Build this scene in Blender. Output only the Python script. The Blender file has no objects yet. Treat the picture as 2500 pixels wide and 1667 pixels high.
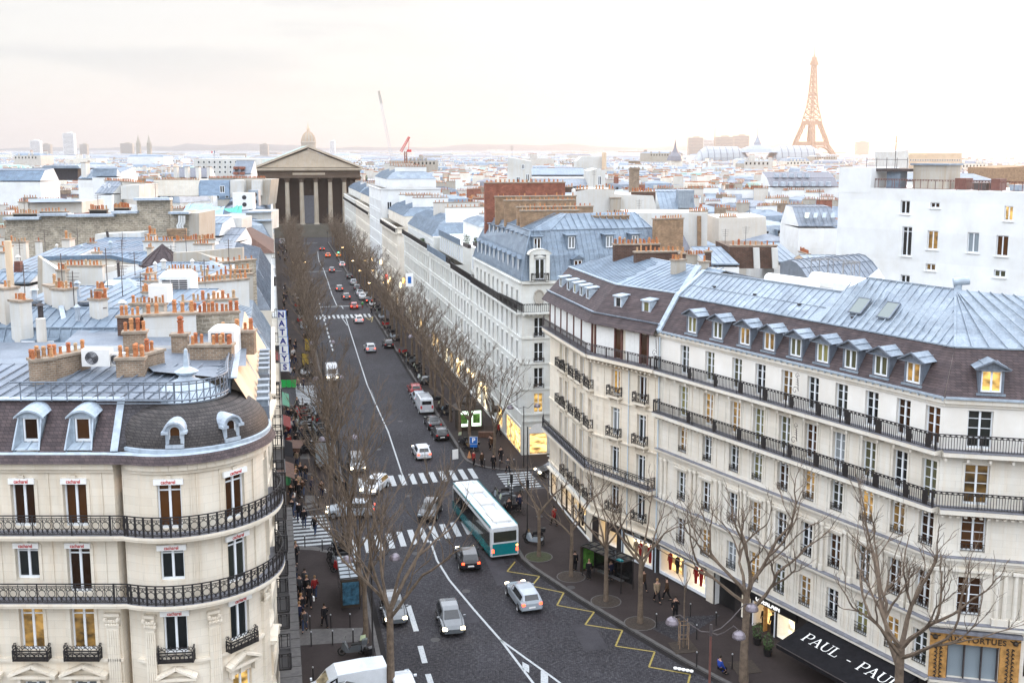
import bpy, math, random
from mathutils import Vector, Matrix
sc=bpy.context.scene
col=sc.collection
rad=math.radians
# ---------------- camera
CAMH=34.0; FPX=2515.0; CXP=1250.0; CYP=727.0; PIT=rad(8.05)
cam=bpy.data.objects.new('camera',bpy.data.cameras.new('camera')); col.objects.link(cam)
cam.location=(0,0,CAMH); cam.rotation_euler=(rad(90)-PIT,0,0)
cam.data.sensor_width=36.0; cam.data.lens=FPX/2500*36.0
cam.data.shift_y=-106.0/2500; cam.data.clip_start=1.0; cam.data.clip_end=60000
sc.camera=cam
# ---------------- sky and sun
SUN_AZ=38.0; SUN_EL=7.0       # degrees right of the camera heading, degrees up
w=bpy.data.worlds.new('World'); sc.world=w; w.use_nodes=True
nt=w.node_tree; bg=nt.nodes['Background']
sky=nt.nodes.new('ShaderNodeTexSky'); sky.sky_type='NISHITA'; sky.sun_disc=False
sky.sun_elevation=rad(SUN_EL); sky.sun_rotation=rad(SUN_AZ)
sky.air_density=1.0; sky.dust_density=1.2; sky.ozone_density=1.6; sky.altitude=60
# high thin overcast: blue-white overhead (brightened above the view to light the scene), paler and warmer towards the horizon and the low sun, faint grey cloud to the left
tc=nt.nodes.new('ShaderNodeTexCoord'); sxyz=nt.nodes.new('ShaderNodeSeparateXYZ'); nt.links.new(tc.outputs['Generated'],sxyz.inputs[0])
def wrange(src,a,b,c,d,smooth=True):
 r=nt.nodes.new('ShaderNodeMapRange'); r.interpolation_type='SMOOTHSTEP' if smooth else 'LINEAR'
 for k,v in (('From Min',a),('From Max',b),('To Min',c),('To Max',d)): r.inputs[k].default_value=v
 nt.links.new(src,r.inputs['Value']); return r.outputs['Result']
def wmix(f,a,b):
 m=nt.nodes.new('ShaderNodeMix'); m.data_type='RGBA'
 if isinstance(f,(int,float)): m.inputs['Factor'].default_value=f
 else: nt.links.new(f,m.inputs['Factor'])
 for k,v in (('A',a),('B',b)):
  if isinstance(v,tuple): m.inputs[k].default_value=(*v,1)
  else: nt.links.new(v,m.inputs[k])
 return m.outputs['Result']
def wmath(op,a,b):
 m=nt.nodes.new('ShaderNodeMath'); m.operation=op
 for i,v in enumerate((a,b)):
  if isinstance(v,(int,float)): m.inputs[i].default_value=v
  else: nt.links.new(v,m.inputs[i])
 return m.outputs[0]
dotn=nt.nodes.new('ShaderNodeVectorMath'); dotn.operation='DOT_PRODUCT'; nt.links.new(tc.outputs['Generated'],dotn.inputs[0]); dotn.inputs[1].default_value=(math.sin(rad(SUN_AZ))*math.cos(rad(SUN_EL)),math.cos(rad(SUN_AZ))*math.cos(rad(SUN_EL)),math.sin(rad(SUN_EL)))
nearsun=wrange(dotn.outputs['Value'],0.80,0.995,0,1)
up=wrange(sxyz.outputs['Z'],0.13,0.50,0,1)
hor=wmix(nearsun,(2.25,2.23,2.20),(2.7,2.42,2.1)); lowband=wrange(sxyz.outputs['Z'],0.0,0.09,1,0); hor2=wmix(wmath('MULTIPLY',lowband,0.5),hor,wmix(nearsun,(2.22,2.12,2.03),(2.9,2.1,1.45)))
mp=nt.nodes.new('ShaderNodeMapping'); mp.inputs['Scale'].default_value=(2.2,2.2,16)
nz=nt.nodes.new('ShaderNodeTexNoise'); nz.inputs['Scale'].default_value=1.7; nz.inputs['Detail'].default_value=7; nz.inputs['Roughness'].default_value=0.55
nt.links.new(tc.outputs['Generated'],mp.inputs['Vector']); nt.links.new(mp.outputs['Vector'],nz.inputs['Vector'])
cloud=wmath('MULTIPLY',wrange(nz.outputs['Fac'],0.45,0.62,0,1),wrange(sxyz.outputs['X'],-0.45,0.25,1,0.12)); cloud=wmath('MULTIPLY',cloud,wrange(sxyz.outputs['Z'],0.02,0.09,0,0.9))
hor3=wmix(cloud,hor2,(1.80,1.85,1.91))
dome_=wmix(up,hor3,(8.3,8.8,9.7))
mx=wmix(0.93,sky.outputs['Color'],dome_)
nt.links.new(mx,bg.inputs['Color']); bg.inputs['Strength'].default_value=0.12
sd=bpy.data.lights.new('sun','SUN'); sd.energy=1.45; sd.angle=rad(10); sd.color=(1.0,0.62,0.36)
so=bpy.data.objects.new('sun',sd); col.objects.link(so)
dv=Vector((math.sin(rad(SUN_AZ))*math.cos(rad(SUN_EL)),math.cos(rad(SUN_AZ))*math.cos(rad(SUN_EL)),math.sin(rad(SUN_EL))))
so.rotation_euler=dv.to_track_quat('Z','Y').to_euler()
sc.view_settings.view_transform='Standard'; sc.view_settings.look='None'; sc.view_settings.exposure=1.78; sc.view_settings.gamma=1
sc.render.engine='CYCLES'
sc.cycles.max_bounces=6; sc.cycles.volume_bounces=1; sc.cycles.diffuse_bounces=3; sc.cycles.glossy_bounces=2; sc.cycles.transparent_max_bounces=8
# ---------------- survey helpers: photo measurements -> metres on a plane in the place
CP,SP=math.cos(PIT),math.sin(PIT)
def ray(px,py):
 a=(px-CXP)/FPX; b=(CYP-py)/FPX
 return Vector((a,CP+b*SP,-SP+b*CP))
def P(px,py,z=0.0):
 d=ray(px,py); k=(z-CAMH)/d.z; return (d.x*k,d.y*k)
def D(px,py,Y):
 d=ray(px,py); k=Y/d.y; return (d.x*k,Y,CAMH+d.z*k)
S0,C0=0.2257,0.9742
SA=math.atan2(S0,C0)          # street heading, left of +Y
def XY(s,t): return (-s*S0+t*C0, s*C0+t*S0)
def ST(x,y): return (-x*S0+y*C0, x*C0+y*S0)
def PT(px,py,t0):
 d=ray(px,py); k=t0/(d.x*C0+d.y*S0); return (ST(d.x*k,d.y*k)[0],CAMH+d.z*k)
def PS(px,py,s):
 d=ray(px,py); k=s/(-d.x*S0+d.y*C0); return (ST(d.x*k,d.y*k)[1],CAMH+d.z*k)
def PV(px,py,p0,p1):
 d=ray(px,py); ex,ey=p1[0]-p0[0],p1[1]-p0[1]; L=math.hypot(ex,ey); ex/=L; ey/=L; nx,ny=-ey,ex
 k=(p0[0]*nx+p0[1]*ny)/(d.x*nx+d.y*ny); return ((d.x*k-p0[0])*ex+(d.y*k-p0[1])*ey, CAMH+d.z*k)
# ---------------- materials
M={}
def _new(name):
 m=bpy.data.materials.new(name); m.use_nodes=True; M[name]=m; n=m.node_tree.nodes; return m,n,m.node_tree.links,n['Principled BSDF']
def _pos(n,l,scale=(1,1,1),obj=False):
 mp=n.new('ShaderNodeMapping'); mp.inputs['Scale'].default_value=scale
 if obj:
  t=n.new('ShaderNodeTexCoord'); l.new(t.outputs['Object'],mp.inputs['Vector'])
 else:
  g=n.new('ShaderNodeNewGeometry'); l.new(g.outputs['Position'],mp.inputs['Vector'])
 return mp.outputs['Vector']
def _noise(n,l,vec,scale,detail=4,rough=0.6):
 z=n.new('ShaderNodeTexNoise'); z.inputs['Scale'].default_value=scale; z.inputs['Detail'].default_value=detail; z.inputs['Roughness'].default_value=rough
 l.new(vec,z.inputs['Vector']); return z.outputs['Fac']
def _ramp(n,l,fac,stops):
 r=n.new('ShaderNodeValToRGB'); el=r.color_ramp.elements
 while len(el)<len(stops): el.new(0.5)
 for e,(p,c) in zip(el,stops): e.position=p; e.color=(*c,1)
 l.new(fac,r.inputs['Fac']); return r.outputs['Color']
def _mix(n,l,a,b,fac,mode='MIX'):
 m=n.new('ShaderNodeMix'); m.data_type='RGBA'; m.blend_type=mode
 for i,x in (('A',a),('B',b)):
  if isinstance(x,tuple): m.inputs[i].default_value=(*x,1)
  else: l.new(x,m.inputs[i])
 if isinstance(fac,(int,float)): m.inputs['Factor'].default_value=fac
 else: l.new(fac,m.inputs['Factor'])
 return m.outputs['Result']
def _bump(n,l,b,h,strength=0.3,dist=0.05):
 bp=n.new('ShaderNodeBump'); bp.inputs['Strength'].default_value=strength; bp.inputs['Distance'].default_value=dist
 l.new(h,bp.inputs['Height']); l.new(bp.outputs['Normal'],b.inputs['Normal'])
def plain(name,c,rough=0.7,var=0.12,scale=3.0,metal=0.0,spec=0.4,sx=(1,1,1),obj=True):
 m,n,l,b=_new(name); v=_pos(n,l,sx,obj); f=_noise(n,l,v,scale)
 lo=tuple(x*(1-var) for x in c); hi=tuple(min(1,x*(1+var)) for x in c)
 l.new(_ramp(n,l,f,[(0.3,lo),(0.7,hi)]),b.inputs['Base Color'])
 b.inputs['Roughness'].default_value=rough; b.inputs['Metallic'].default_value=metal; b.inputs['Specular IOR Level'].default_value=spec if 'cloth' not in name else 0.08
 return m
def stone(name,c,course=0.42,length=1.1,joint=0.82,streak=0.35,bump=0.15,warm=(0.62,0.5,0.36)):
 # ashlar wall: horizontal joints by height, rain streaks, soft patches
 m,n,l,b=_new(name); g=n.new('ShaderNodeNewGeometry'); sx=n.new('ShaderNodeSeparateXYZ'); l.new(g.outputs['Position'],sx.inputs[0])
 add=n.new('ShaderNodeMath'); add.operation='ADD'; 
 mul=n.new('ShaderNodeMath'); mul.operation='MULTIPLY'; mul.inputs[1].default_value=0.85; l.new(sx.outputs['Y'],mul.inputs[0]); l.new(sx.outputs['X'],add.inputs[0]); l.new(mul.outputs[0],add.inputs[1])
 cb=n.new('ShaderNodeCombineXYZ'); l.new(add.outputs[0],cb.inputs[0]); l.new(sx.outputs['Z'],cb.inputs[1])
 br=n.new('ShaderNodeTexBrick'); br.inputs['Scale'].default_value=1.0; br.inputs['Brick Width'].default_value=length; br.inputs['Row Height'].default_value=course
 br.inputs['Mortar Size'].default_value=0.012; br.inputs['Mortar Smooth'].default_value=0.4; br.inputs['Bias'].default_value=0.0
 c2=tuple(x*0.93 for x in c)
 br.inputs['Color1'].default_value=(*c,1); br.inputs['Color2'].default_value=(*c2,1); br.inputs['Mortar'].default_value=(*[x*joint for x in c],1)
 l.new(cb.outputs[0],br.inputs['Vector'])
 v=_pos(n,l,(2.2,2.2,0.18)); f=_noise(n,l,v,1.4,5,0.65)
 fr=_ramp(n,l,f,[(0.42,(0,0,0)),(0.72,(1,1,1))])
 sm=n.new('ShaderNodeMath'); sm.operation='MULTIPLY'; l.new(fr,sm.inputs[0]); sm.inputs[1].default_value=streak
 x1=_mix(n,l,br.outputs['Color'],tuple(c[i]*warm[i]/max(warm)*0.92 for i in range(3)),sm.outputs[0])
 v2=_pos(n,l,(0.35,0.35,0.35)); f2=_noise(n,l,v2,1.0,4,0.6)
 x2=_mix(n,l,x1,_ramp(n,l,f2,[(0.3,(0.84,0.82,0.79)),(0.7,(1,1,1))]),1.0,'MULTIPLY')
 l.new(x2,b.inputs['Base Color']); b.inputs['Roughness'].default_value=0.85; b.inputs['Specular IOR Level'].default_value=0.2
 _bump(n,l,b,br.outputs['Fac'],bump,0.02) if bump else None
 return m
def brick(name,c1,c2,mort,bw=0.5,rh=0.16,ms=0.025,bump=0.4,noise=0.5,rough=0.9,obj=False,wob=0.0):
 m,n,l,b=_new(name); g=n.new('ShaderNodeNewGeometry'); sx=n.new('ShaderNodeSeparateXYZ'); l.new(g.outputs['Position'],sx.inputs[0])
 add=n.new('ShaderNodeMath'); add.operation='ADD'; l.new(sx.outputs['X'],add.inputs[0]); l.new(sx.outputs['Y'],add.inputs[1])
 cb=n.new('ShaderNodeCombineXYZ'); l.new(add.outputs[0],cb.inputs[0]); l.new(sx.outputs['Z'],cb.inputs[1])
 br=n.new('ShaderNodeTexBrick'); br.inputs['Scale'].default_value=1.0; br.inputs['Brick Width'].default_value=bw; br.inputs['Row Height'].default_value=rh; br.inputs['Mortar Size'].default_value=ms
 br.inputs['Color1'].default_value=(*c1,1); br.inputs['Color2'].default_value=(*c2,1); br.inputs['Mortar'].default_value=(*mort,1)
 if wob:
  nz_=n.new('ShaderNodeTexNoise'); nz_.inputs['Scale'].default_value=1.6; nz_.inputs['Detail'].default_value=3; l.new(cb.outputs[0],nz_.inputs['Vector'])
  vm=n.new('ShaderNodeVectorMath'); vm.operation='SCALE'; vm.inputs['Scale'].default_value=wob; l.new(nz_.outputs['Color'],vm.inputs[0]); va=n.new('ShaderNodeVectorMath'); va.operation='ADD'; l.new(cb.outputs[0],va.inputs[0]); l.new(vm.outputs[0],va.inputs[1]); l.new(va.outputs[0],br.inputs['Vector'])
 else: l.new(cb.outputs[0],br.inputs['Vector'])
 v=_pos(n,l,(1,1,1)); f=_noise(n,l,v,1.3,6,0.65)
 x=_mix(n,l,br.outputs['Color'],_ramp(n,l,f,[(0.3,(1-noise,)*3),(0.7,(1,1,1))]),1.0,'MULTIPLY')
 l.new(x,b.inputs['Base Color']); b.inputs['Roughness'].default_value=rough; b.inputs['Specular IOR Level'].default_value=0.25
 _bump(n,l,b,br.outputs['Fac'],bump,-0.02)
 return m
def zinc(name,c,rough=0.5):
 m,n,l,b=_new(name); v=_pos(n,l,(0.5,0.5,1.5)); f=_noise(n,l,v,1.2,6,0.7)
 v2=_pos(n,l,(6,6,0.8)); f2=_noise(n,l,v2,1.0,3,0.6)
 a=_ramp(n,l,f,[(0.25,tuple(x*0.72 for x in c)),(0.5,c),(0.75,tuple(min(1,x*1.22) for x in c))])
 x=_mix(n,l,a,_ramp(n,l,f2,[(0.35,(0.82,0.84,0.87)),(0.65,(1,1,1))]),1.0,'MULTIPLY')
 vp=n.new('ShaderNodeTexVoronoi'); vp.inputs['Scale'].default_value=0.75; vp.distance='CHEBYCHEV'; l.new(_pos(n,l,(1,1,1.6)),vp.inputs['Vector']); sv_=n.new('ShaderNodeSeparateColor'); l.new(vp.outputs['Color'],sv_.inputs[0]); x=_mix(n,l,x,_ramp(n,l,sv_.outputs[0],[(0.0,(0.80,0.81,0.83)),(1.0,(1.08,1.07,1.05))]),1.0,'MULTIPLY')
 f3=_noise(n,l,_pos(n,l,(9,9,0.7)),1.0,4,0.7); x=_mix(n,l,x,_ramp(n,l,f3,[(0.38,(0.66,0.66,0.68)),(0.5,(1,1,1))]),0.55,'MULTIPLY')
 l.new(x,b.inputs['Base Color']); b.inputs['Roughness'].default_value=rough; b.inputs['Metallic'].default_value=0.15; b.inputs['Specular IOR Level'].default_value=0.5
 return m
stone('cream_stone',(0.77,0.71,0.605),streak=0.3,warm=(.62,.50,.38))
stone('pale_stone',(0.77,0.74,0.67),streak=0.34,warm=(.62,.52,.40))
stone('white_plaster',(0.76,0.785,0.80),course=3.2,length=9,joint=0.93,streak=0.25,bump=0,warm=(0.6,0.58,0.52))
stone('warm_white',(0.82,0.80,0.755),course=3.2,length=9,joint=0.95,streak=0.15,bump=0,warm=(.62,.55,.45))
stone('old_plaster',(0.62,0.63,0.62),course=2.6,length=7,joint=0.82,streak=0.75,bump=0,warm=(0.5,0.46,0.40))
stone('street_stone',(0.68,0.70,0.68),course=0.5,length=1.3,joint=0.86,streak=0.25)
stone('grey_render',(0.42,0.40,0.36),course=4,length=11,joint=0.85,streak=0.5,bump=0)
stone('blank_render',(0.60,0.585,0.55),course=4,length=11,joint=0.88,streak=0.35,bump=0)
stone('peach_render_and_glow',(0.66,0.52,0.38),course=3,length=8,joint=0.92,streak=0.2,bump=0)  # peach plaster, also sunset glow painted onto the street-side mansards
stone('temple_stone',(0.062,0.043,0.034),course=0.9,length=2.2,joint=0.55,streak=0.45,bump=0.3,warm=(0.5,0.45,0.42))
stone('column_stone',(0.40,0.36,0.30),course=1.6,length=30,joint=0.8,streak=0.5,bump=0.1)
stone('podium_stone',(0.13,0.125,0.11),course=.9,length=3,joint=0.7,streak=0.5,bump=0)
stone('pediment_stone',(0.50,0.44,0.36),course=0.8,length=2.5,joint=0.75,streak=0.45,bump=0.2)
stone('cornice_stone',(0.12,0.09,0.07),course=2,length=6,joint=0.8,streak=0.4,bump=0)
brick('rubble_stone',(0.44,0.38,0.29),(0.31,0.27,0.21),(0.52,0.47,0.39),bw=0.62,rh=0.27,ms=0.035,noise=0.5,wob=.55)
brick('tan_brick',(0.42,0.27,0.155),(0.32,0.20,0.12),(0.30,0.23,0.17),bw=0.42,rh=0.14,ms=0.02)
brick('red_brick',(0.36,0.13,0.085),(0.27,0.09,0.06),(0.26,0.14,0.1),bw=0.42,rh=0.14,ms=0.02)
brick('dark_brick',(0.13,0.065,0.045),(0.09,0.05,0.04),(0.14,0.11,0.09),bw=0.4,rh=0.14,ms=0.02)
brick('chimney_brick',(0.34,0.235,0.155),(0.23,0.16,0.11),(0.36,0.31,0.25),bw=0.34,rh=0.12,ms=0.022)
brick('purple_slate',(0.105,0.077,0.078),(0.068,0.052,0.056),(0.035,0.028,0.03),bw=0.24,rh=0.15,ms=0.012,noise=0.45,rough=0.7)
brick('dark_slate',(0.070,0.064,0.070),(0.045,0.042,0.048),(0.022,0.02,0.022),bw=0.24,rh=0.14,ms=0.012,noise=0.4,rough=0.65)
brick('dome_slate',(0.085,0.074,0.070),(0.055,0.049,0.048),(0.016,0.015,0.016),bw=0.2,rh=0.13,ms=0.012,noise=0.5,rough=0.62)
zinc('blue_zinc',(0.185,0.238,0.295)); zinc('pale_zinc',(0.265,0.315,0.365)); zinc('grey_zinc',(0.17,0.20,0.24)); zinc('deep_zinc',(0.13,0.19,0.26)); zinc('white_zinc',(0.46,0.52,0.58)); zinc('green_copper',(0.27,0.42,0.37))
plain('frame_white',(0.74,0.77,0.80),0.45,0.04); plain('frame_blue',(0.52,0.60,0.66),0.45,0.05); plain('shutter_white',(0.74,0.74,0.72),0.6,0.05)
plain('iron',(0.018,0.016,0.017),0.5,0.2); plain('iron_worn',(0.055,0.045,0.045),0.6,0.3)
plain('terracotta_dark',(0.27,0.095,0.05),0.85,0.3)
plain('slab_lead',(0.16,0.165,0.19),0.6,0.25); plain('lead_trim',(0.33,0.39,0.45),0.5,0.2); plain('mortar_cap',(0.27,0.22,0.17),0.9,0.3)
plain('black_paint',(0.012,0.012,0.013),0.35,0.2); plain('black_cloth',(0.013,0.013,0.015),0.95,0.25); plain('dark_shopfront',(0.03,0.026,0.025),0.4,0.2)
plain('gold_wood',(0.38,0.20,0.06),0.55,0.35,scale=4); plain('carved_black',(0.03,0.02,0.012),0.6,0.3); plain('letter_white',(0.82,0.82,0.80),0.5,0.02); plain('letter_blue',(0.02,0.03,0.22),0.5,0.02); plain('letter_red',(0.5,0.02,0.02),0.5,0.02); plain('letter_brown',(0.05,0.03,0.015),0.6,0.02); plain('letter_silver',(0.62,0.64,0.62),0.5,0.02)
plain('kerb_stone',(0.075,0.07,0.068),0.75,0.25); plain('bark',(0.125,0.092,0.066),0.9,0.4,scale=2.5); plain('bark_pale',(0.17,0.145,0.105),0.9,0.4,scale=2.5); plain('twig',(0.085,0.05,0.032),0.95,0.3)
plain('soil',(0.035,0.026,0.02),0.95,0.4,scale=9); plain('leaf_green',(0.05,0.085,0.03),0.8,0.4,scale=8); plain('soil_green',(0.035,0.04,0.018),0.95,0.5,scale=9)
plain('lamp_hood',(0.17,0.15,0.17),0.35,0.3,metal=0.5); plain('silver_metal',(0.45,0.46,0.48),0.28,0.1,metal=0.85); plain('pole_rust',(0.13,0.055,0.045),0.5,0.2); plain('plastic_white',(0.68,0.68,0.66),0.5,0.05); plain('grille_dark',(0.03,0.03,0.035),0.6,0.2); plain('roof_membrane',(0.62,0.62,0.61),0.7,0.1)
plain('tarp_blue',(0.22,0.36,0.58),0.7,0.4,scale=0.8); plain('tarp_green',(0.03,0.30,0.22),0.7,0.3); plain('green_fence',(0.02,0.16,0.08),0.6,0.1); plain('green_bright',(0.02,0.42,0.08),0.5,0.1); plain('awning_red',(0.16,0.02,0.015),0.8,0.2); plain('awning_brown',(0.10,0.055,0.04),0.85,0.3)
plain('rubber',(0.012,0.012,0.012),0.8,0.1); plain('skin',(0.42,0.25,0.18),0.6,0.1); plain('hair_dark',(0.02,0.014,0.01),0.8,0.3); plain('hair_fair',(0.22,0.13,0.06),0.8,0.3)
for nme,c in dict(cloth_black=(0.012,0.012,0.014),cloth_navy=(0.015,0.02,0.045),cloth_grey=(0.06,0.06,0.065),cloth_brown=(0.055,0.032,0.02),cloth_beige=(0.24,0.18,0.12),cloth_red=(0.22,0.02,0.02),cloth_blue=(0.02,0.05,0.25),cloth_white=(0.5,0.5,0.5),denim=(0.03,0.045,0.09)).items(): plain(nme,c,0.95,0.2,scale=6)
def clay(name,stops):
 m,n,l,b=_new(name); oi=n.new('ShaderNodeObjectInfo'); a=_ramp(n,l,oi.outputs['Random'],stops); f=_noise(n,l,_pos(n,l,(3,3,5)),2.0,4,0.7)
 l.new(_mix(n,l,a,_ramp(n,l,f,[(0.3,(0.45,0.42,0.4)),(0.6,(1,1,1))]),0.8,'MULTIPLY'),b.inputs['Base Color']); b.inputs['Roughness'].default_value=0.85
clay('terracotta',[(0.0,(0.36,0.11,0.045)),(0.35,(0.46,0.18,0.07)),(0.7,(0.50,0.24,0.10)),(0.9,(0.42,0.30,0.18)),(1.0,(0.16,0.07,0.04))])
def paint(name,c,rough=0.25):
 m,n,l,b=_new(name); v=_pos(n,l,(1,1,1),True); f=_noise(n,l,v,4,3)
 l.new(_ramp(n,l,f,[(0.3,tuple(x*0.9 for x in c)),(0.7,c)]),b.inputs['Base Color']); b.inputs['Roughness'].default_value=rough; b.inputs['Coat Weight'].default_value=0.5
for nme,c in dict(paint_white=(0.62,0.65,0.68),paint_black=(0.012,0.012,0.015),paint_silver=(0.34,0.38,0.42),paint_red=(0.28,0.02,0.02),paint_blue=(0.05,0.10,0.2),paint_grey=(0.10,0.11,0.12),paint_yellow=(0.5,0.3,0.05),paint_teal=(0.0,0.16,0.18),paint_orange=(0.6,0.14,0.02),paint_green=(0.02,0.25,0.06)).items(): paint(nme,c)
def glass(name,c=(0.015,0.018,0.02),rough=0.08,spec=0.35):
 m,n,l,b=_new(name); oi=n.new('ShaderNodeObjectInfo')
 l.new(_ramp(n,l,oi.outputs['Random'],[(0.0,tuple(x*0.6 for x in c)),(0.5,c),(1.0,(c[0]*2.6,c[1]*2.4,c[2]*1.6))]),b.inputs['Base Color'])
 b.inputs['Roughness'].default_value=rough; b.inputs['Specular IOR Level'].default_value=spec
glass('glass_dark'); glass('glass_blind',(0.10,0.10,0.055),0.2,0.3); glass('glass_curtain',(0.22,0.24,0.25),0.25,0.3); glass('glass_brown',(0.035,0.016,0.008),0.1,0.3)
glass('glass_skylight',(0.10,0.125,0.15),0.2,0.4); glass('glass_car',(0.012,0.014,0.016),0.05,0.6); glass('glass_sky',(0.30,0.36,0.40),0.15,0.6)
def lit(name,c,strength,sc_=(1.2,1.2,1.2),contrast=0.6,lo=0.15):
 m,n,l,b=_new(name); v=_pos(n,l,sc_); f=_noise(n,l,v,1.6,3,0.5)
 r=_ramp(n,l,f,[(0.36,tuple(x*lo for x in c)),(0.62,c)])
 oi=n.new('ShaderNodeObjectInfo'); mr=n.new('ShaderNodeMapRange'); mr.inputs['To Min'].default_value=strength*(1-contrast); mr.inputs['To Max'].default_value=strength; l.new(oi.outputs['Random'],mr.inputs['Value'])
 l.new(r,b.inputs['Emission Color']); l.new(mr.outputs['Result'],b.inputs['Emission Strength']); b.inputs['Base Color'].default_value=(0.03,0.02,0.01,1); b.inputs['Roughness'].default_value=0.15
lit('lit_room',(1.0,0.58,0.16),0.20,(0.9,0.9,1.4),0.85); lit('lit_room_bright',(1.0,0.62,0.18),0.55,(0.8,0.8,1.2),0.3); lit('lit_shop',(1.0,0.62,0.22),1.1,(0.55,0.55,1.6),0.3,0.12); lit('lit_shop_white',(1.0,0.84,0.55),1.2,(0.7,0.7,1.4),0.3,0.2)
def glow(name,c,s):
 m,n,l,b=_new(name); b.inputs['Base Color'].default_value=(*[x*0.5 for x in c],1); b.inputs['Emission Color'].default_value=(*c,1); b.inputs['Emission Strength'].default_value=s
glow('tail_red',(1.0,0.06,0.02),2.2); glow('head_light',(1.0,0.85,0.55),5.0); glow('amber',(1.0,0.42,0.05),4.0); glow('lamp_glow',(1.0,0.66,0.28),7.0); glow('signal_green',(0.05,1.0,0.4),3.0); glow('signal_red',(1.0,0.08,0.03),3.0); glow('panel_light',(0.75,0.95,0.75),1.0); glow('sign_white',(1,1,0.97),0.35); glow('strip_warm',(1.0,0.7,0.35),2.2)
plain('poster_blue',(0.03,0.09,0.14),0.3,0.9,scale=2.5); plain('poster_green',(0.12,0.30,0.06),0.3,0.7,scale=2.5); plain('poster_yellow',(0.4,0.28,0.03),0.4,0.7,scale=2.5); plain('sign_blue',(0.01,0.12,0.42),0.4,0.05); plain('sign_red',(0.5,0.02,0.02),0.4,0.05)
# paving
def cobble():
 m,n,l,b=_new('cobbles'); v=_pos(n,l,(1,1,1))
 vo=n.new('ShaderNodeTexVoronoi'); vo.feature='DISTANCE_TO_EDGE'; vo.inputs['Scale'].default_value=6.5; vo.inputs['Randomness'].default_value=0.55; l.new(v,vo.inputs['Vector'])
 vc=n.new('ShaderNodeTexVoronoi'); vc.inputs['Scale'].default_value=6.5; vc.inputs['Randomness'].default_value=0.55; l.new(v,vc.inputs['Vector'])
 # fan pattern of the setts
 wv=n.new('ShaderNodeTexVoronoi'); wv.inputs['Scale'].default_value=0.55; wv.inputs['Randomness'].default_value=0.25; l.new(v,wv.inputs['Vector'])
 sn=n.new('ShaderNodeMath'); sn.operation='MULTIPLY'; sn.inputs[1].default_value=36; l.new(wv.outputs['Distance'],sn.inputs[0]); s2=n.new('ShaderNodeMath'); s2.operation='SINE'; l.new(sn.outputs[0],s2.inputs[0])
 base=_ramp(n,l,vc.outputs['Color'],[(0.0,(0.034,0.033,0.037)),(1.0,(0.070,0.068,0.074))])
 e=_ramp(n,l,vo.outputs['Distance'],[(0.02,(0.4,0.4,0.4)),(0.10,(1,1,1))])
 x=_mix(n,l,base,e,1.0,'MULTIPLY')
 a=_ramp(n,l,s2.outputs[0],[(0.1,(0.74,0.74,0.76)),(0.6,(1.08,1.08,1.06))]); x=_mix(n,l,x,a,0.75,'MULTIPLY')
 f=_noise(n,l,_pos(n,l,(0.16,0.07,0.1)),1.0,6,0.65); x=_mix(n,l,x,_ramp(n,l,f,[(0.3,(0.62,0.6,0.6)),(0.7,(1.15,1.15,1.17))]),1.0,'MULTIPLY')
 l.new(x,b.inputs['Base Color']); b.inputs['Roughness'].default_value=0.8; b.inputs['Specular IOR Level'].default_value=0.12
 _bump(n,l,b,vo.outputs['Distance'],0.6,0.03)
cobble()
def paving(name,c,sc_=0.25,r=0.85):
 m,n,l,b=_new(name); f=_noise(n,l,_pos(n,l,(sc_,sc_,sc_)),1.0,7,0.7); f2=_noise(n,l,_pos(n,l,(3,3,3)),2.0,3,0.7)
 x=_ramp(n,l,f,[(0.3,tuple(k*0.72 for k in c)),(0.5,c),(0.72,tuple(k*1.25 for k in c))])
 x=_mix(n,l,x,_ramp(n,l,f2,[(0.3,(0.85,0.85,0.85)),(0.7,(1.05,1.05,1.05))]),1.0,'MULTIPLY')
 l.new(x,b.inputs['Base Color']); b.inputs['Roughness'].default_value=r; b.inputs['Specular IOR Level'].default_value=0.12
paving('footway',(0.034,0.027,0.026)); paving('city_ground',(0.10,0.10,0.10),0.02); paving('hill_ground',(0.10,0.12,0.13),0.002); paving('asphalt',(0.040,0.038,0.042))
def marking(name,c):
 m,n,l,b=_new(name); f=_noise(n,l,_pos(n,l,(5,5,5)),1.5,6,0.75)
 l.new(_ramp(n,l,f,[(0.33,tuple(k*0.38 for k in c)),(0.5,c)]),b.inputs['Base Color']); b.inputs['Roughness'].default_value=0.6
marking('road_white',(0.36,0.38,0.39)); marking('road_yellow',(0.27,0.205,0.045))
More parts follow.
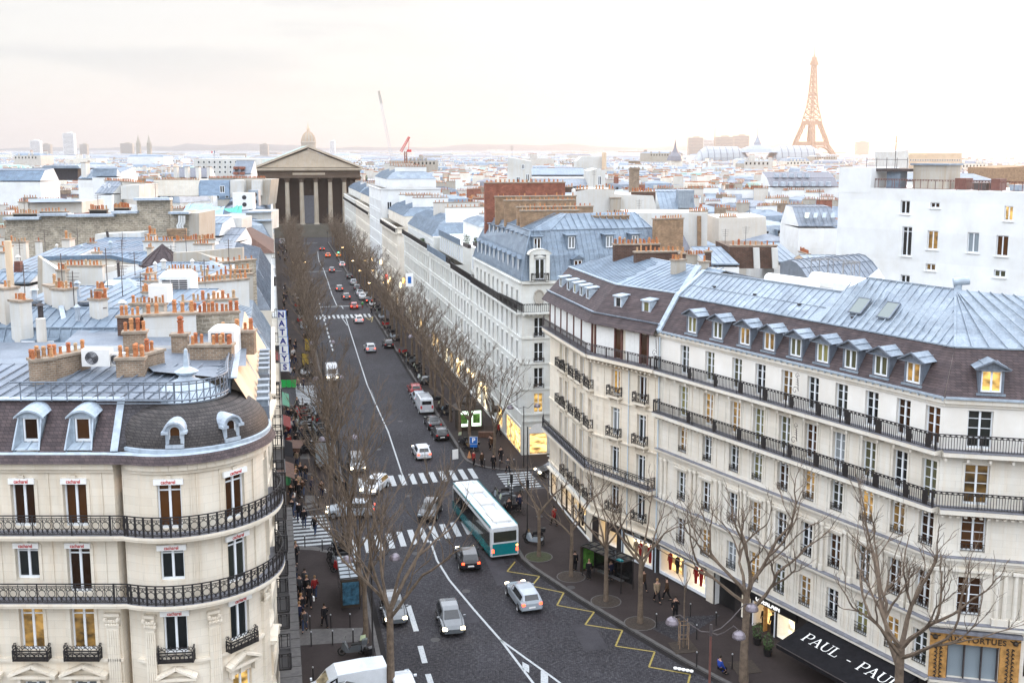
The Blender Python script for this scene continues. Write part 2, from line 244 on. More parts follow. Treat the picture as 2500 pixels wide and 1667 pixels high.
# ---------------- mesh helpers
ORG={}
def org(o): return ORG.get(o.name,Vector((0,0,0))) if o else Vector((0,0,0))
class MB:
 def __init__(s): s.v=[]; s.f=[]; s.m=[]; s.mi=0
 def face(s,pts,mi=None):
  b=len(s.v); s.v.extend(tuple(p) for p in pts); s.f.append(tuple(range(b,b+len(pts)))); s.m.append(s.mi if mi is None else mi)
 def mesh(s,vs,fs,mi=None):
  b=len(s.v); s.v.extend(tuple(p) for p in vs)
  for f in fs: s.f.append(tuple(b+i for i in f)); s.m.append(s.mi if mi is None else mi)
 def box(s,c,sz,rot=0.0,mi=None):
  hx,hy,hz=sz[0]/2,sz[1]/2,sz[2]/2; cr,sr=math.cos(rot),math.sin(rot); vs=[]
  for dz in (-hz,hz):
   for dx,dy in ((-hx,-hy),(hx,-hy),(hx,hy),(-hx,hy)): vs.append((c[0]+dx*cr-dy*sr,c[1]+dx*sr+dy*cr,c[2]+dz))
  s.mesh(vs,[(0,3,2,1),(4,5,6,7),(0,1,5,4),(1,2,6,5),(2,3,7,6),(3,0,4,7)],mi); return s
 def fbox(s,F,u0,u1,d0,d1,z0,z1,mi=None):   # box in a facade frame: along, outward, up
  vs=[F.p(u,d,z) for z in (z0,z1) for u,d in ((u0,d0),(u1,d0),(u1,d1),(u0,d1))]
  s.mesh(vs,[(0,3,2,1),(4,5,6,7),(0,1,5,4),(1,2,6,5),(2,3,7,6),(3,0,4,7)],mi); return s
 def prism(s,poly,z0,z1,mi=None,cap=True,bottom=False,topmi=None):
  n=len(poly); vs=[(x,y,z0) for x,y in poly]+[(x,y,z1) for x,y in poly]
  s.mesh(vs,[(i,(i+1)%n,n+(i+1)%n,n+i) for i in range(n)],mi)
  if cap: s.face([(x,y,z1) for x,y in poly],topmi if topmi is not None else mi)
  if bottom: s.face([(x,y,z0) for x,y in reversed(poly)],mi)
  return s
 def bar(s,a,b,w=0.05,h=None,mi=None):
  a=Vector(a); b=Vector(b); d=b-a
  if d.length<1e-6: return s
  d.normalize(); up=Vector((0,0,1)) if abs(d.z)<0.95 else Vector((0,1,0))
  x=d.cross(up).normalized()*(w/2); y=x.cross(d).normalized()*((h or w)/2)
  vs=[p+q for p in (a,b) for q in (-x-y,x-y,x+y,-x+y)]
  s.mesh(vs,[(0,1,2,3),(7,6,5,4),(0,4,5,1),(1,5,6,2),(2,6,7,3),(3,7,4,0)],mi); return s
 def tube(s,a,b,r0,r1=None,n=8,mi=None,caps=True):
  a=Vector(a); b=Vector(b); d=(b-a)
  if d.length<1e-6: return s
  r1=r0 if r1 is None else r1; d.normalize(); up=Vector((0,0,1)) if abs(d.z)<0.95 else Vector((1,0,0))
  x=d.cross(up).normalized(); y=x.cross(d).normalized()
  vs=[p+(x*math.cos(2*math.pi*i/n)+y*math.sin(2*math.pi*i/n))*r for p,r in ((a,r0),(b,r1)) for i in range(n)]
  fs=[(i,n+i,n+(i+1)%n,(i+1)%n) for i in range(n)]
  if caps: fs+= [tuple(range(n)),tuple(range(2*n-1,n-1,-1))]
  s.mesh(vs,fs,mi); return s
 def path(s,pts,r,n=6,mi=None,closed=False):
  pts=[Vector(p) for p in pts]; k=len(pts); rings=[]
  for i,p in enumerate(pts):
   a=pts[i-1] if (i>0 or closed) else p; b=pts[(i+1)%k] if (i<k-1 or closed) else p
   d=(b-a).normalized(); up=Vector((0,0,1)) if abs(d.z)<0.9 else Vector((1,0,0))
   x=d.cross(up).normalized(); y=x.cross(d).normalized(); rr=r[i] if isinstance(r,(list,tuple)) else r
   rings.append([p+(x*math.cos(2*math.pi*j/n)+y*math.sin(2*math.pi*j/n))*rr for j in range(n)])
  vs=[v for q in rings for v in q]; fs=[]
  for i in range(k if closed else k-1):
   a=i*n; b=((i+1)%k)*n
   for j in range(n): fs.append((a+j,b+j,b+(j+1)%n,a+(j+1)%n))
  if not closed: fs+=[tuple(range(n)),tuple(range(k*n-1,(k-1)*n-1,-1))]
  s.mesh(vs,fs,mi); return s
 def lathe(s,prof,c=(0,0,0),n=16,a0=0,a1=2*math.pi,mi=None,sx=1,sy=1):
  full=abs(a1-a0-2*math.pi)<1e-5; k=n if full else n+1; vs=[]
  for r,z in prof:
   for i in range(k):
    a=a0+(a1-a0)*i/n; vs.append((c[0]+r*math.cos(a)*sx,c[1]+r*math.sin(a)*sy,c[2]+z))
  fs=[]
  for j in range(len(prof)-1):
   for i in range(n): q=(i+1)%k; fs.append((j*k+i,j*k+q,(j+1)*k+q,(j+1)*k+i))
  s.mesh(vs,fs,mi); return s
 def loft(s,rings,mi=None,cap=True,closed=True,capb=False):
  n=len(rings[0]); vs=[p for r in rings for p in r]; fs=[]
  for j in range(len(rings)-1):
   for i in range(n if closed else n-1): q=(i+1)%n; fs.append((j*n+i,j*n+q,(j+1)*n+q,(j+1)*n+i))
  s.mesh(vs,fs,mi)
  if cap: s.face(rings[-1],mi)
  if capb: s.face(list(reversed(rings[0])),mi)
  return s
 def ball(s,c,r,n=8,mi=None,sz=1.0):
  k=max(3,n//2); s.lathe([(max(0.001,r*math.sin(math.pi*i/k)),-r*sz*math.cos(math.pi*i/k)) for i in range(k+1)],c,n,mi=mi); return s
 def build(s,name,mats,parent=None,smooth=False,shift=None,link=True):
  me=bpy.data.meshes.new(name); o0=org(parent) if shift is None else Vector(shift)
  me.from_pydata([(x-o0.x,y-o0.y,z-o0.z) for x,y,z in s.v],[],s.f)
  if isinstance(mats,str): mats=[mats]
  for m in mats: me.materials.append(M[m])
  if len(mats)>1: me.polygons.foreach_set('material_index',s.m)
  if smooth: me.polygons.foreach_set('use_smooth',[True]*len(me.polygons)); 
  me.update()
  o=bpy.data.objects.new(name,me)
  if link: col.objects.link(o)
  if parent: o.parent=parent; ORG[o.name]=org(parent)
  elif shift is not None: o.location=o0; ORG[o.name]=o0
  return o
class Frame:   # facade frame from p0 to p1, outward = right-hand normal (or flipped)
 def __init__(s,p0,p1,flip=False):
  s.p0=Vector((*p0,0)); s.p1=Vector((*p1,0)); d=s.p1-s.p0; s.L=d.length; s.e=d.normalized(); s.n=Vector((s.e.y,-s.e.x,0))
  if flip: s.n=-s.n
  s.ang=math.atan2(s.e.y,s.e.x)
 def p(s,u,d,z): q=s.p0+s.e*u+s.n*d; return (q.x,q.y,z)
def thing(name,label,cat,loc=(0,0,0),rot=0.0,group=None):
 o=bpy.data.objects.new(name,None); o.empty_display_size=0.1; col.objects.link(o); o.location=loc; o.rotation_euler=(0,0,rot); o['label']=label; o['category']=cat
 if group: o['group']=group
 ORG[o.name]=Vector(loc) if rot==0 else Vector((0,0,0)); return o
def tag(o,label,cat,group=None):
 o['label']=label; o['category']=cat
 if group: o['group']=group
 return o
def struct(o,kind='structure'): o['kind']=kind; return o
def inst(src,parent,loc,rot=0.0,mat=None,name=None):   # linked copy of one object at a world place under a parent
 c=src.copy(); col.objects.link(c); c.parent=parent; o=org(parent); c.location=Vector(loc)-o; c.rotation_euler=(0,0,rot)
 if name: c.name=name
 ORG[c.name]=Vector(loc); return c
def kids(o,lst): return [c for c in lst if c.parent==o]
def dup(tree,loc,rot,label=None,group=None,scale=None):   # tree=[root,[(child,parent_index)]]
 root,parts=tree; r=root.copy(); col.objects.link(r); r.location=loc; r.rotation_euler=(0,0,rot)
 if scale: r.scale=scale if isinstance(scale,(tuple,list)) else (scale,)*3
 if label: r['label']=label
 if group: r['group']=group
 new=[r]
 for ch,pi in parts:
  c=ch.copy(); col.objects.link(c); c.parent=new[pi]; new.append(c)
 return r,new
def tree_of(root):
 out=[]; idx={root.name:0}; stack=[root]
 allo=list(bpy.data.objects)
 by={}
 for o in allo:
  if o.parent: by.setdefault(o.parent.name,[]).append(o)
 while stack:
  p=stack.pop(0)
  for c in by.get(p.name,[]): out.append((c,idx[p.name])); idx[c.name]=len(out); stack.append(c)
 return [root,out]
def inset(poly,d):   # counter-clockwise polygon, positive d shrinks
 n=len(poly); out=[]
 for i in range(n):
  a=Vector(poly[i-1]); b=Vector(poly[i]); c=Vector(poly[(i+1)%n]); e1=(b-a).normalized(); e2=(c-b).normalized()
  n1=Vector((-e1.y,e1.x)); n2=Vector((-e2.y,e2.x)); m=n1+n2
  if m.length<1e-6: m=n1
  m=m.normalized(); k=d/max(0.35,m.dot(n1)); out.append((b.x+m.x*k,b.y+m.y*k))
 return out
def ccw(poly):
 a=sum(poly[i][0]*poly[(i+1)%len(poly)][1]-poly[(i+1)%len(poly)][0]*poly[i][1] for i in range(len(poly)))
 return poly if a>0 else list(reversed(poly))
def seams(mb,a0,a1,b0,b1,sp=0.6,w=0.05,mi=None,off=0.02):
 a0,a1,b0,b1=map(Vector,(a0,a1,b0,b1)); e=a1-a0; L=e.length
 if L<0.5: return
 e.normalize(); ub0=(b0-a0).dot(e); ub1=(b1-a0).dot(e); pf=a0+e*ub0; slope=b0-pf; nrm=e.cross(slope).normalized()
 if nrm.z<0: nrm=-nrm
 k=max(1,int(L/sp)); st=L/k
 for i in range(1,k):
  u=i*st; fr=1.0
  if ub0>0.01 and u<ub0: fr=u/ub0
  if ub1<L-0.01 and u>ub1: fr=min(fr,(L-u)/(L-ub1))
  p=a0+e*u+nrm*off; q=p+slope*fr
  if fr>0.05: mb.bar(p,q,w,w,mi)
def hip_roof(mb,rings,mi=0,seam=0.6,seam_from=0,smi=None,w=0.05):
 # rings: list of closed 3-D rings; every band becomes a roof slope with standing seams
 n=len(rings[0])
 for j in range(len(rings)-1):
  for i in range(n):
   q=(i+1)%n; mb.face([rings[j][i],rings[j][q],rings[j+1][q],rings[j+1][i]],mi)
   if seam and j>=seam_from: seams(mb,rings[j][i],rings[j][q],rings[j+1][i],rings[j+1][q],seam,w,smi if smi is not None else mi)
 mb.face(rings[-1],mi)
def ring(poly,z): return [(x,y,z) for x,y in poly]
# wall with real openings
def wall_open(mb,F,u0,u1,z0,z1,ops,depth=0.32,d=0.0,mi=0,rmi=None):
 us=sorted(set([u0,u1]+[min(max(k,u0),u1) for o in ops for k in (o[0],o[1])])); zs=sorted(set([z0,z1]+[min(max(k,z0),z1) for o in ops for k in (o[2],o[3])]))
 for j in range(len(zs)-1):
  zc=(zs[j]+zs[j+1])/2; run=None
  for i in range(len(us)-1):
   uc=(us[i]+us[i+1])/2; hole=any(o[0]<uc<o[1] and o[2]<zc<o[3] for o in ops)
   if not hole:
    if run is None: run=us[i]
   if hole or i==len(us)-2:
    end=us[i] if hole else us[i+1]
    if run is not None and end>run+1e-4: mb.face([F.p(run,d,zs[j]),F.p(end,d,zs[j]),F.p(end,d,zs[j+1]),F.p(run,d,zs[j+1])],mi)
    run=None
 r=rmi if rmi is not None else mi
 for a,b,c,e in ops:
  k=d-depth
  mb.face([F.p(a,d,c),F.p(a,k,c),F.p(a,k,e),F.p(a,d,e)],r); mb.face([F.p(b,k,c),F.p(b,d,c),F.p(b,d,e),F.p(b,k,e)],r)
  mb.face([F.p(a,d,c),F.p(b,d,c),F.p(b,k,c),F.p(a,k,c)],r); mb.face([F.p(a,k,e),F.p(b,k,e),F.p(b,d,e),F.p(a,d,e)],r)
# window templates: frame mesh plus pane child, cached by size and style
WT={}
def wtemplate(w,h,style):
 k=(round(w,2),round(h,2),style)
 if k in WT: return WT[k]
 mb=MB(); t=0.075
 fm='frame_white'
 def b(x0,x1,z0,z1,y=0.0,dd=0.07): mb.box(((x0+x1)/2,y,(z0+z1)/2),(x1-x0,dd,z1-z0))
 b(-w/2,-w/2+t,0,h); b(w/2-t,w/2,0,h); b(-w/2+t,w/2-t,h-t,h); b(-w/2+t,w/2-t,0,t*1.6)
 if style!='single': b(-t*0.75,t*0.75,t*1.6,h-t,-0.005,0.09)
 if style=='french4':
  for fz in (0.27,0.52,0.77): b(-w/2+t,-t*0.75,h*fz,h*fz+0.035); b(t*0.75,w/2-t,h*fz,h*fz+0.035)
 if style=='transom': b(-w/2+t,-t*0.75,h*0.83,h*0.83+0.06); b(t*0.75,w/2-t,h*0.83,h*0.83+0.06)
 if style=='double':
  b(-w/2+t,-t*0.75,h*0.5,h*0.5+0.04); b(t*0.75,w/2-t,h*0.5,h*0.5+0.04)
 fr=mb.build('window',fm,link=False); pm=MB(); pm.box((0,0.03,h/2),(w-0.02,0.02,h-0.02)); pane=pm.build('pane','glass_dark',link=False)
 WT[k]=(fr,pane); return WT[k]
PANES={}
def window(parent,F,u,z,w,h,style='french',glass='glass_dark',d=-0.24):
 fr,pane=wtemplate(w,h,style)
 x,y,_=F.p(u,d,0); c=fr.copy(); col.objects.link(c); c.parent=parent; c.location=Vector((x,y,z))-org(parent); c.rotation_euler=(0,0,math.atan2(-F.n.x,F.n.y)+math.pi)
 p=pane.copy()
 if glass!='glass_dark':
  key=(pane.data.name,glass)
  if key not in PANES:
   me=pane.data.copy(); me.materials[0]=M[glass]; PANES[key]=me
  p.data=PANES[key]
 col.objects.link(p); p.parent=c; return c
R=random.Random(7)
def pickglass(lit=0.12,lit2=0.04,blind=0.25,curtain=0.08):
 r=R.random()
 if r<lit2: return 'lit_room_bright'
 if r<lit2+lit: return 'lit_room'
 if r<lit2+lit+blind: return 'glass_blind'
 if r<lit2+lit+blind+curtain: return 'glass_curtain'
 return 'glass_dark'
# iron railing along a polyline (world xy), foot height z
def railing(mb,pts,z,h=0.95,style='bars',step=0.14,post=2.4,t=0.028):
 V=[Vector((x,y,0)) for x,y in pts]
 for a,b in zip(V[:-1],V[1:]):
  L=(b-a).length
  if L<0.02: continue
  e=(b-a)/L; ang=math.atan2(e.y,e.x)
  def bx(u,zz,w,hh,dd=None): c=a+e*u; mb.box((c.x,c.y,zz),(w,dd or t,hh),ang)
  for zz,tt in ((z+h,0.05),(z+h-0.13,0.03),(z+0.08,0.03)): c=a+e*(L/2); mb.box((c.x,c.y,zz),(L+0.02,0.045,tt),ang)
  if style=='bars':
   k=max(1,int(L/step))
   for i in range(k): bx((i+0.5)*L/k,z+(h-0.05)/2+0.05,t,h-0.15)
   k=max(1,int(L/0.3))
   for i in range(k): bx((i+0.5)*L/k,z+h-0.065,0.09,0.09)
  else:   # scrolls: rings and curls between the rails
   k=max(1,int(round(L/0.46)))
   for i in range(k):
    u0=(i+0.5)*L/k; hw=min(0.21,L/k*0.46)
    n=10
    for (cu,cz,r) in ((u0,z+0.50,0.17),(u0-hw*0.62,z+0.24,0.10),(u0+hw*0.62,z+0.24,0.10),(u0-hw*0.6,z+0.71,0.075),(u0+hw*0.6,z+0.71,0.075)):
     q=[a+e*(cu+r*math.cos(2*math.pi*j/n))+Vector((0,0,cz+r*1.05*math.sin(2*math.pi*j/n))) for j in range(n)]
     for j in range(n): mb.bar(q[j],q[(j+1)%n],0.024,0.024)
    bx(u0-hw-0.01,z+h/2,0.022,h-0.1); bx(u0,z+0.2,0.03,0.25); bx(u0,z+0.76,0.03,0.16)
  k=max(1,int(round(L/post)))
  for i in range(k+1): bx(min(L-0.02,max(0.02,i*L/k)),z+h/2,0.05,h+0.04,0.05)
def text_mesh(name,txt,size,mat,parent,loc,rx,rz,extrude=0.02,align='CENTER',spacing=1.0,xs=1.0,ry=0.0,bold=0.0):
 c=bpy.data.curves.new(name,'FONT'); c.body=txt; c.size=size; c.extrude=extrude; c.align_x=align; c.align_y='CENTER'; c.space_character=spacing; c.offset=bold
 o=bpy.data.objects.new(name,c); col.objects.link(o); dg=bpy.context.evaluated_depsgraph_get(); me=bpy.data.meshes.new_from_object(o.evaluated_get(dg)); bpy.data.objects.remove(o)
 me.materials.clear(); me.materials.append(M[mat]); o=bpy.data.objects.new(name,me); col.objects.link(o); o.parent=parent; o.location=Vector(loc)-org(parent)
 o.rotation_euler=(rx,ry,rz); o.scale=(xs,1,1); return o
# chimney pots
POT={}
def pot_template(kind):
 if kind in POT: return POT[kind]
 mb=MB()
 if kind=='plain': mb.lathe([(0.17,0),(0.14,0.1),(0.12,0.55),(0.15,0.6),(0.15,0.68),(0.10,0.68),(0.09,0.55)],n=8)
 elif kind=='capped': mb.lathe([(0.19,0),(0.16,0.1),(0.15,0.6),(0.19,0.64),(0.19,0.72),(0.13,0.74),(0.12,0.8),(0.2,0.84),(0.14,0.95),(0.01,1.0)],n=8)
 else: mb.lathe([(0.14,0),(0.11,0.08),(0.10,0.75),(0.13,0.8),(0.08,0.8)],n=7)
 o=mb.build('chimney_pot','terracotta',link=False); POT[kind]=o; return o
def chimney(parent,a,b,z0,z1,th=0.55,mat='chimney_brick',cap='mortar_cap',pots=6,pot='plain',single=True,sc_=1.0,name='chimney',rows=1):
 pots=int(round(pots*1.25)) if pots>2 else pots
 """stack from a to b (world xy) with a stone cap and pots; pots are sub-parts (single) or one joined row when far away"""
 a=Vector(a); b=Vector(b); e=b-a; L=e.length; e.normalize(); ang=math.atan2(e.y,e.x); c=(a+b)/2
 mb=MB(); mb.box((c.x,c.y,(z0+z1)/2),(L,th,z1-z0),ang,0); mb.box((c.x,c.y,z1+0.07),(L+0.16,th+0.16,0.14),ang,1)
 ch=mb.build(name,[mat,cap],parent)
 if pots:
  row=MB() if not single else None; nn=Vector((-e.y,e.x))
  for r_ in range(rows):
   for i in range(pots):
    if R.random()<0.08 and pots>3: continue
    q=a+e*(L*(i+0.5)/pots+R.uniform(-.05,.05))+nn*((r_-(rows-1)/2)*0.42); kd=pot if R.random()<0.75 else R.choice(['plain','capped','thin']); s_=sc_*R.uniform(0.55,0.78)
    if single:
     t=pot_template(kd); o=t.copy(); col.objects.link(o); o.parent=ch; o.location=Vector((q.x,q.y,z1+0.14))-org(ch); o.scale=(s_,s_,s_*R.uniform(.75,1.0))
    else:
     t=pot_template('thin' if kd=='thin' else 'plain'); row.lathe([(0.15*s_,0),(0.12*s_,0.6*s_),(0.15*s_,0.68*s_),(0.05*s_,0.68*s_)],(q.x,q.y,z1+0.14),5,mi=0 if R.random()<0.7 else 1)
  if row: 
   o=row.build('chimney_pots',['terracotta','terracotta_dark'],ch)
 return ch
# ================= GROUND, STREET =================
def sheet(name,poly,z,mat,kind='structure',thick=0.0):
 mb=MB()
 if thick: mb.prism(ccw(poly),z-thick,z)
 else: mb.face([(x,y,z) for x,y in ccw(poly)])
 o=mb.build(name,mat); struct(o,kind); return o
def stp(*pts): return [XY(s,t) for s,t in pts]
g=MB(); g.face([(-16000,-300,-0.06),(16000,-300,-0.06),(16000,14000,-0.06),(-16000,14000,-0.06)]); struct(g.build('ground','city_ground'))
sheet('road',stp((20,-3),(20,60),(60,60),(60,33),(84,28),(400,28),(400,-2)),0.0,'cobbles')
sheet('side_street_left',stp((86,-40),(98,-40),(98,-2.2),(86,-2.2)),0.0,'asphalt')
sheet('side_street_right',stp((97,28),(106,28),(106,80),(97,80)),0.004,'asphalt')
sheet('temple_square',stp((400,-45),(400,75),(432,75),(432,-45)),0.0,'asphalt')
def arc(cs,ct,r,a0,a1,n=6): return [(cs+r*math.cos(rad(a0+(a1-a0)*i/n)),ct+r*math.sin(rad(a0+(a1-a0)*i/n))) for i in range(n+1)]
pav=[]
def footway(pts):
 poly=ccw(stp(*pts)); mb=MB(); mb.prism(poly,-0.05,0.13,0); 
 o=mb.build('pavement','footway'); struct(o); k=MB(); ins=inset(poly,0.30)
 n=len(poly)
 for i in range(n):
  j=(i+1)%n; k.face([(*poly[i],0.134),(*poly[j],0.134),(*ins[j],0.134),(*ins[i],0.134)])
  a=Vector(poly[i]); b=Vector(poly[j]); e=(b-a); 
  if e.length<0.05: continue
  e.normalize(); nn=Vector((e.y,-e.x))*0.003
  k.face([(a.x+nn.x,a.y+nn.y,0),(b.x+nn.x,b.y+nn.y,0),(b.x+nn.x,b.y+nn.y,0.134),(a.x+nn.x,a.y+nn.y,0.134)])
 struct(k.build('kerb','kerb_stone'))
footway([(44,-1.2)]+[(44,6.2)]+arc(82.2,1.9,4.3,90,20,6)[:-1]+[(86.6,3.0),(87.9,-1.2)])
footway([(96.6,-1.2)]+arc(100.6,2.2,4.1,180,90,6)+[(138,6.3)]+arc(136.5,3.3,3.0,60,0,4)+[(139.5,-1.2)])
footway([(151.8,-1.2)]+arc(155.2,3.4,3.2,180,95,5)+[(398,6.6),(398,-1.2)])
footway([(215,20.0)]+[(112,20.0)]+arc(110.4,26.0,6.1,270,180,6)+[(104.4,60),(108,60),(110,27.5),(215,27.5)])
footway([(226,20.0),(226,27.5),(398,27.5),(398,20.0)])
KR=[(98.3,60),(98.2,27),(97.9,21.6),(96.2,20.1),(94.5,19.75),(80.6,19.5),(78.6,19.9),(72.2,21.9),(65.5,24.3),(61,26.0),(56,28.3),(50,31.6),(44,36)]
footway(KR+[(40,62),(60,60)])
# road markings: real painted sheets a few millimetres above the setts
mk=MB(); yk=MB()
def strip(mb,pts,w,z=0.006):
 for a,b in zip(pts[:-1],pts[1:]):
  a=Vector(a); b=Vector(b); e=(b-a)
  if e.length<0.01: continue
  e.normalize(); n_=Vector((-e.y,e.x))*w/2
  mb.face([(*(a-n_),z),(*(b-n_),z),(*(b+n_),z),(*(a+n_),z)])
zz7=lambda a,b:P(650+a/5.8725,600+b/5.8725); zzs=lambda a,b:P(650+a/3.357,860+b/3.357); zzt=lambda a,b:P(650+a/3.357,1200+b/3.357); zzr=lambda a,b:P(1300+a/3.92,1267+b/3.92)
strip(mk,[zzs(830,270),zzs(1000,650),zzs(1115,1000)],0.16)
strip(mk,[P(*p) for p in ((873,866),(897,940))],0.16)
strip(mk,[zz7(1135,1010),zz7(1310,1560)],0.16); strip(mk,[zz7(1065,1000),zz7(1165,1140)],0.14)
strip(mk,[zz7(820,330),zz7(880,500),zz7(940,690),zz7(1010,850),zz7(1075,855),zz7(1105,900)],0.18); strip(mk,[zz7(740,80),zz7(745,150),zz7(760,240),zz7(820,330)],0.16)
strip(mk,[zzt(1345,400),zzt(1400,560),zzt(1500,720),zzt(1700,960),zzt(1920,1210)],0.17)
strip(mk,[zzt(1920,1210),zzt(2200,1580),zzt(2290,1700)],0.17); strip(mk,[zzt(1920,1210),zzt(2140,1370),zzt(2350,1520),zzt(2560,1680)],0.17)
for a,b,c,d_ in (((2100,1390),(2155,1420),(2155,1480),(2100,1450)),((2250,1460),(2310,1495),(2310,1570),(2250,1570))):
 mk.face([(*zzt(*q),0.006) for q in (d_,c,b,a)])
for k in range(13):   # dotted bus lane edge further up
 f0=k/13; a=(740+f0*225,740+f0*790); b=(740+(f0+.045)*225,740+(f0+.045)*790); strip(mk,[zz7(*a),zz7(*b)],0.3)
for a,b in (((1165,930),(1230,1140)),((1262,1260),(1300,1400)),((1325,1490),(1360,1600))): strip(mk,[zzt(*a),zzt(*b)],0.38)
for k in range(12):
 f0=k/12; a=zzs(845+f0*45,310+f0*125); strip(mk,[a,(a[0]+0.35,a[1]-0.05)],0.18)
def zebra(s0_,s1_,t0_,t1_,n,along='s',skew=0.0,fill=0.5):
 for i in range(n):
  u=(i+0.25)/n; v=(i+0.25+fill)/n
  if along=='s':
   a=t0_+(t1_-t0_)*u; b=t0_+(t1_-t0_)*v; k=skew*(u-0.5)
   q=[(s0_+k,a),(s0_+k,b),(s1_+k,b),(s1_+k,a)]
  else:
   a=s0_+(s1_-s0_)*u; b=s0_+(s1_-s0_)*v; q=[(a,t0_),(a,t1_),(b,t1_),(b,t0_)]
  pts=ccw(stp(*q)); mk.face([(x,y,0.006) for x,y in pts])
zebra(86.4,90.0,5.6,18.9,13,'s',3.2,0.5); zebra(102.6,106.1,7.5,20.5,12,'s',0.8,0.5); zebra(87.6,95.6,0.4,4.2,9,'t'); zebra(98.6,104.2,22.4,26.0,7,'t'); zebra(139.8,151.5,2.4,5.2,14,'t'); zebra(213,217.6,7.5,19.6,13,'s',0.3,0.5)
for a,b in ((230,19),(300,19),(395,16)): strip(mk,stp((a,7.5),(a,b)),0.5)
struct(mk.build('road_markings','road_white'))
yp=[(2040,570),(1975,650),(2240,690),(2175,770),(2400,815)]
pts=[zzt(*q) for q in yp[:4]]+[zzr(*q) for q in ((300,700),(235,820),(590,885),(505,1005),(860,1060),(795,1210),(1170,1265),(1115,1410),(1510,1480),(1480,1600),(1850,1680))]
strip(yk,pts,0.13); struct(yk.build('bus_stop_marking','road_yellow'))
yk=MB(); strip(yk,[zz7(1420,1010),zz7(1480,1060),zz7(1530,1010),zz7(1510,1090)],0.16); struct(yk.build('loading_bay_marking','road_yellow'))
# sett bands on the footways, pale corner slabs
pb=MB()
pb.face([(*p,0.139) for p in ccw([zzt(215,1140),zzt(800,1125),zzt(760,1240),zzt(225,1275)])])
for q in ([(230,450),(420,460),(450,475),(430,495),(330,480),(220,470)],[(445,480),(590,500),(575,520),(440,500)]): pb.face([(*zzt(*p),0.14) for p in reversed(q)])
for q in (((320,1180),(400,1180),(400,1240),(320,1240)),((270,845),(350,840),(360,880),(280,880)),((250,1280),(440,1240),(460,1255),(260,1305))): pb.face([(*zzs(*p),0.14) for p in reversed(q)])
struct(pb.build('paving_band','kerb_stone'))
pz=MB(); pz.face([(*p,0.139) for p in ccw([zzr(1060,1020),zzr(1480,940),zzr(1800,930),zzr(1400,1190)])]); struct(pz.build('sett_paving','cobbles'))
# ================= LEFT CORNER BUILDING WITH ROUND TOWER =================
TC=(-16.8,51.4); TR=4.0; YA=47.7; XN=-19.1
def tw(a,r=TR): return (TC[0]+r*math.cos(rad(a)),TC[1]+r*math.sin(rad(a)))
bA=thing('corner_building','cream stone corner building in the foreground with a round slate-domed tower and scrolled balconies','building',(-20,50,0),0)
FA=Frame((-32,YA),(XN,YA))
ux=lambda x:x+32
colsA=[-28.7,-26.2,-23.5,-21.0]
WA=[]  # (u,z,w,h,style,glass,door)
mb=MB(); ops=[]; wins=[]
for i,x in enumerate(colsA):
 u=ux(x); g5='glass_brown'
 ops.append((u-.56,u+.56,16.1,18.3)); wins.append((u,16.1,1.12,2.2,'french',g5))
 hh=12.75 if i==3 else 13.45
 ops.append((u-.56,u+.56,hh,15.1)); wins.append((u,hh,1.12,15.1-hh,'transom','glass_brown' if i!=2 else 'glass_dark'))
 ops.append((u-.58,u+.58,9.75,11.98)); wins.append((u,9.75,1.16,2.23,'transom','lit_room' if i>=2 else 'glass_brown'))
 ops.append((u-.6,u+.6,6.0,8.2)); wins.append((u,6.0,1.2,2.2,'double','glass_curtain'))
 ops.append((u-.6,u+.6,0.6,4.6)); wins.append((u,0.6,1.2,4.0,'french','lit_shop' if i%2 else 'glass_dark'))
wall_open(mb,FA,0,FA.L,0,19.35,ops)
FN=Frame((XN,YA),(XN+0.15,YA+1.1)); mb.face([FN.p(0,0,0),FN.p(FN.L,0,0),FN.p(FN.L,0,19.35),FN.p(0,0,19.35)])
# tower wall as short facets with openings at two angles plus one round the corner
towA=[(-84.0,18.0),(-38.0,18.0),(6.0,18.0)]
angs=[-118,-102]+[]
segs=[(-120,-104),(-104,-92.2),(-92.2,-75.8),(-75.8,-62),(-62,-55),(-55,-46.2),(-46.2,-29.8),(-29.8,-15),(-15,-2.2),(-2.2,14.2),(14.2,30)]
twins=[]
for a0,a1 in segs:
 F=Frame(tw(a0),tw(a1)); o=[]
 if (a0,a1) in ((-92.2,-75.8),(-46.2,-29.8),(-2.2,14.2)):
  m_=F.L/2; L=F.L/2-0.01; gl={-92.2:'glass_dark',-46.2:'glass_dark',-2.2:'lit_room'}[a0]
  for z0_,z1_,st_,g_ in ((16.1,18.35,'transom','glass_brown'),(13.5 if a0<-90 else 12.8,15.1,'transom',gl),(9.75,11.75,'french',gl),(6.0,8.0,'double','glass_curtain' if a0<-90 else 'lit_room_bright'),(0.6,4.6,'french','lit_shop')):
   o.append((m_-L,m_+L,z0_,z1_)); twins.append((F,m_,z0_,2*L,z1_-z0_,st_,g_))
 wall_open(mb,F,0,F.L,0,19.35,o,0.25)
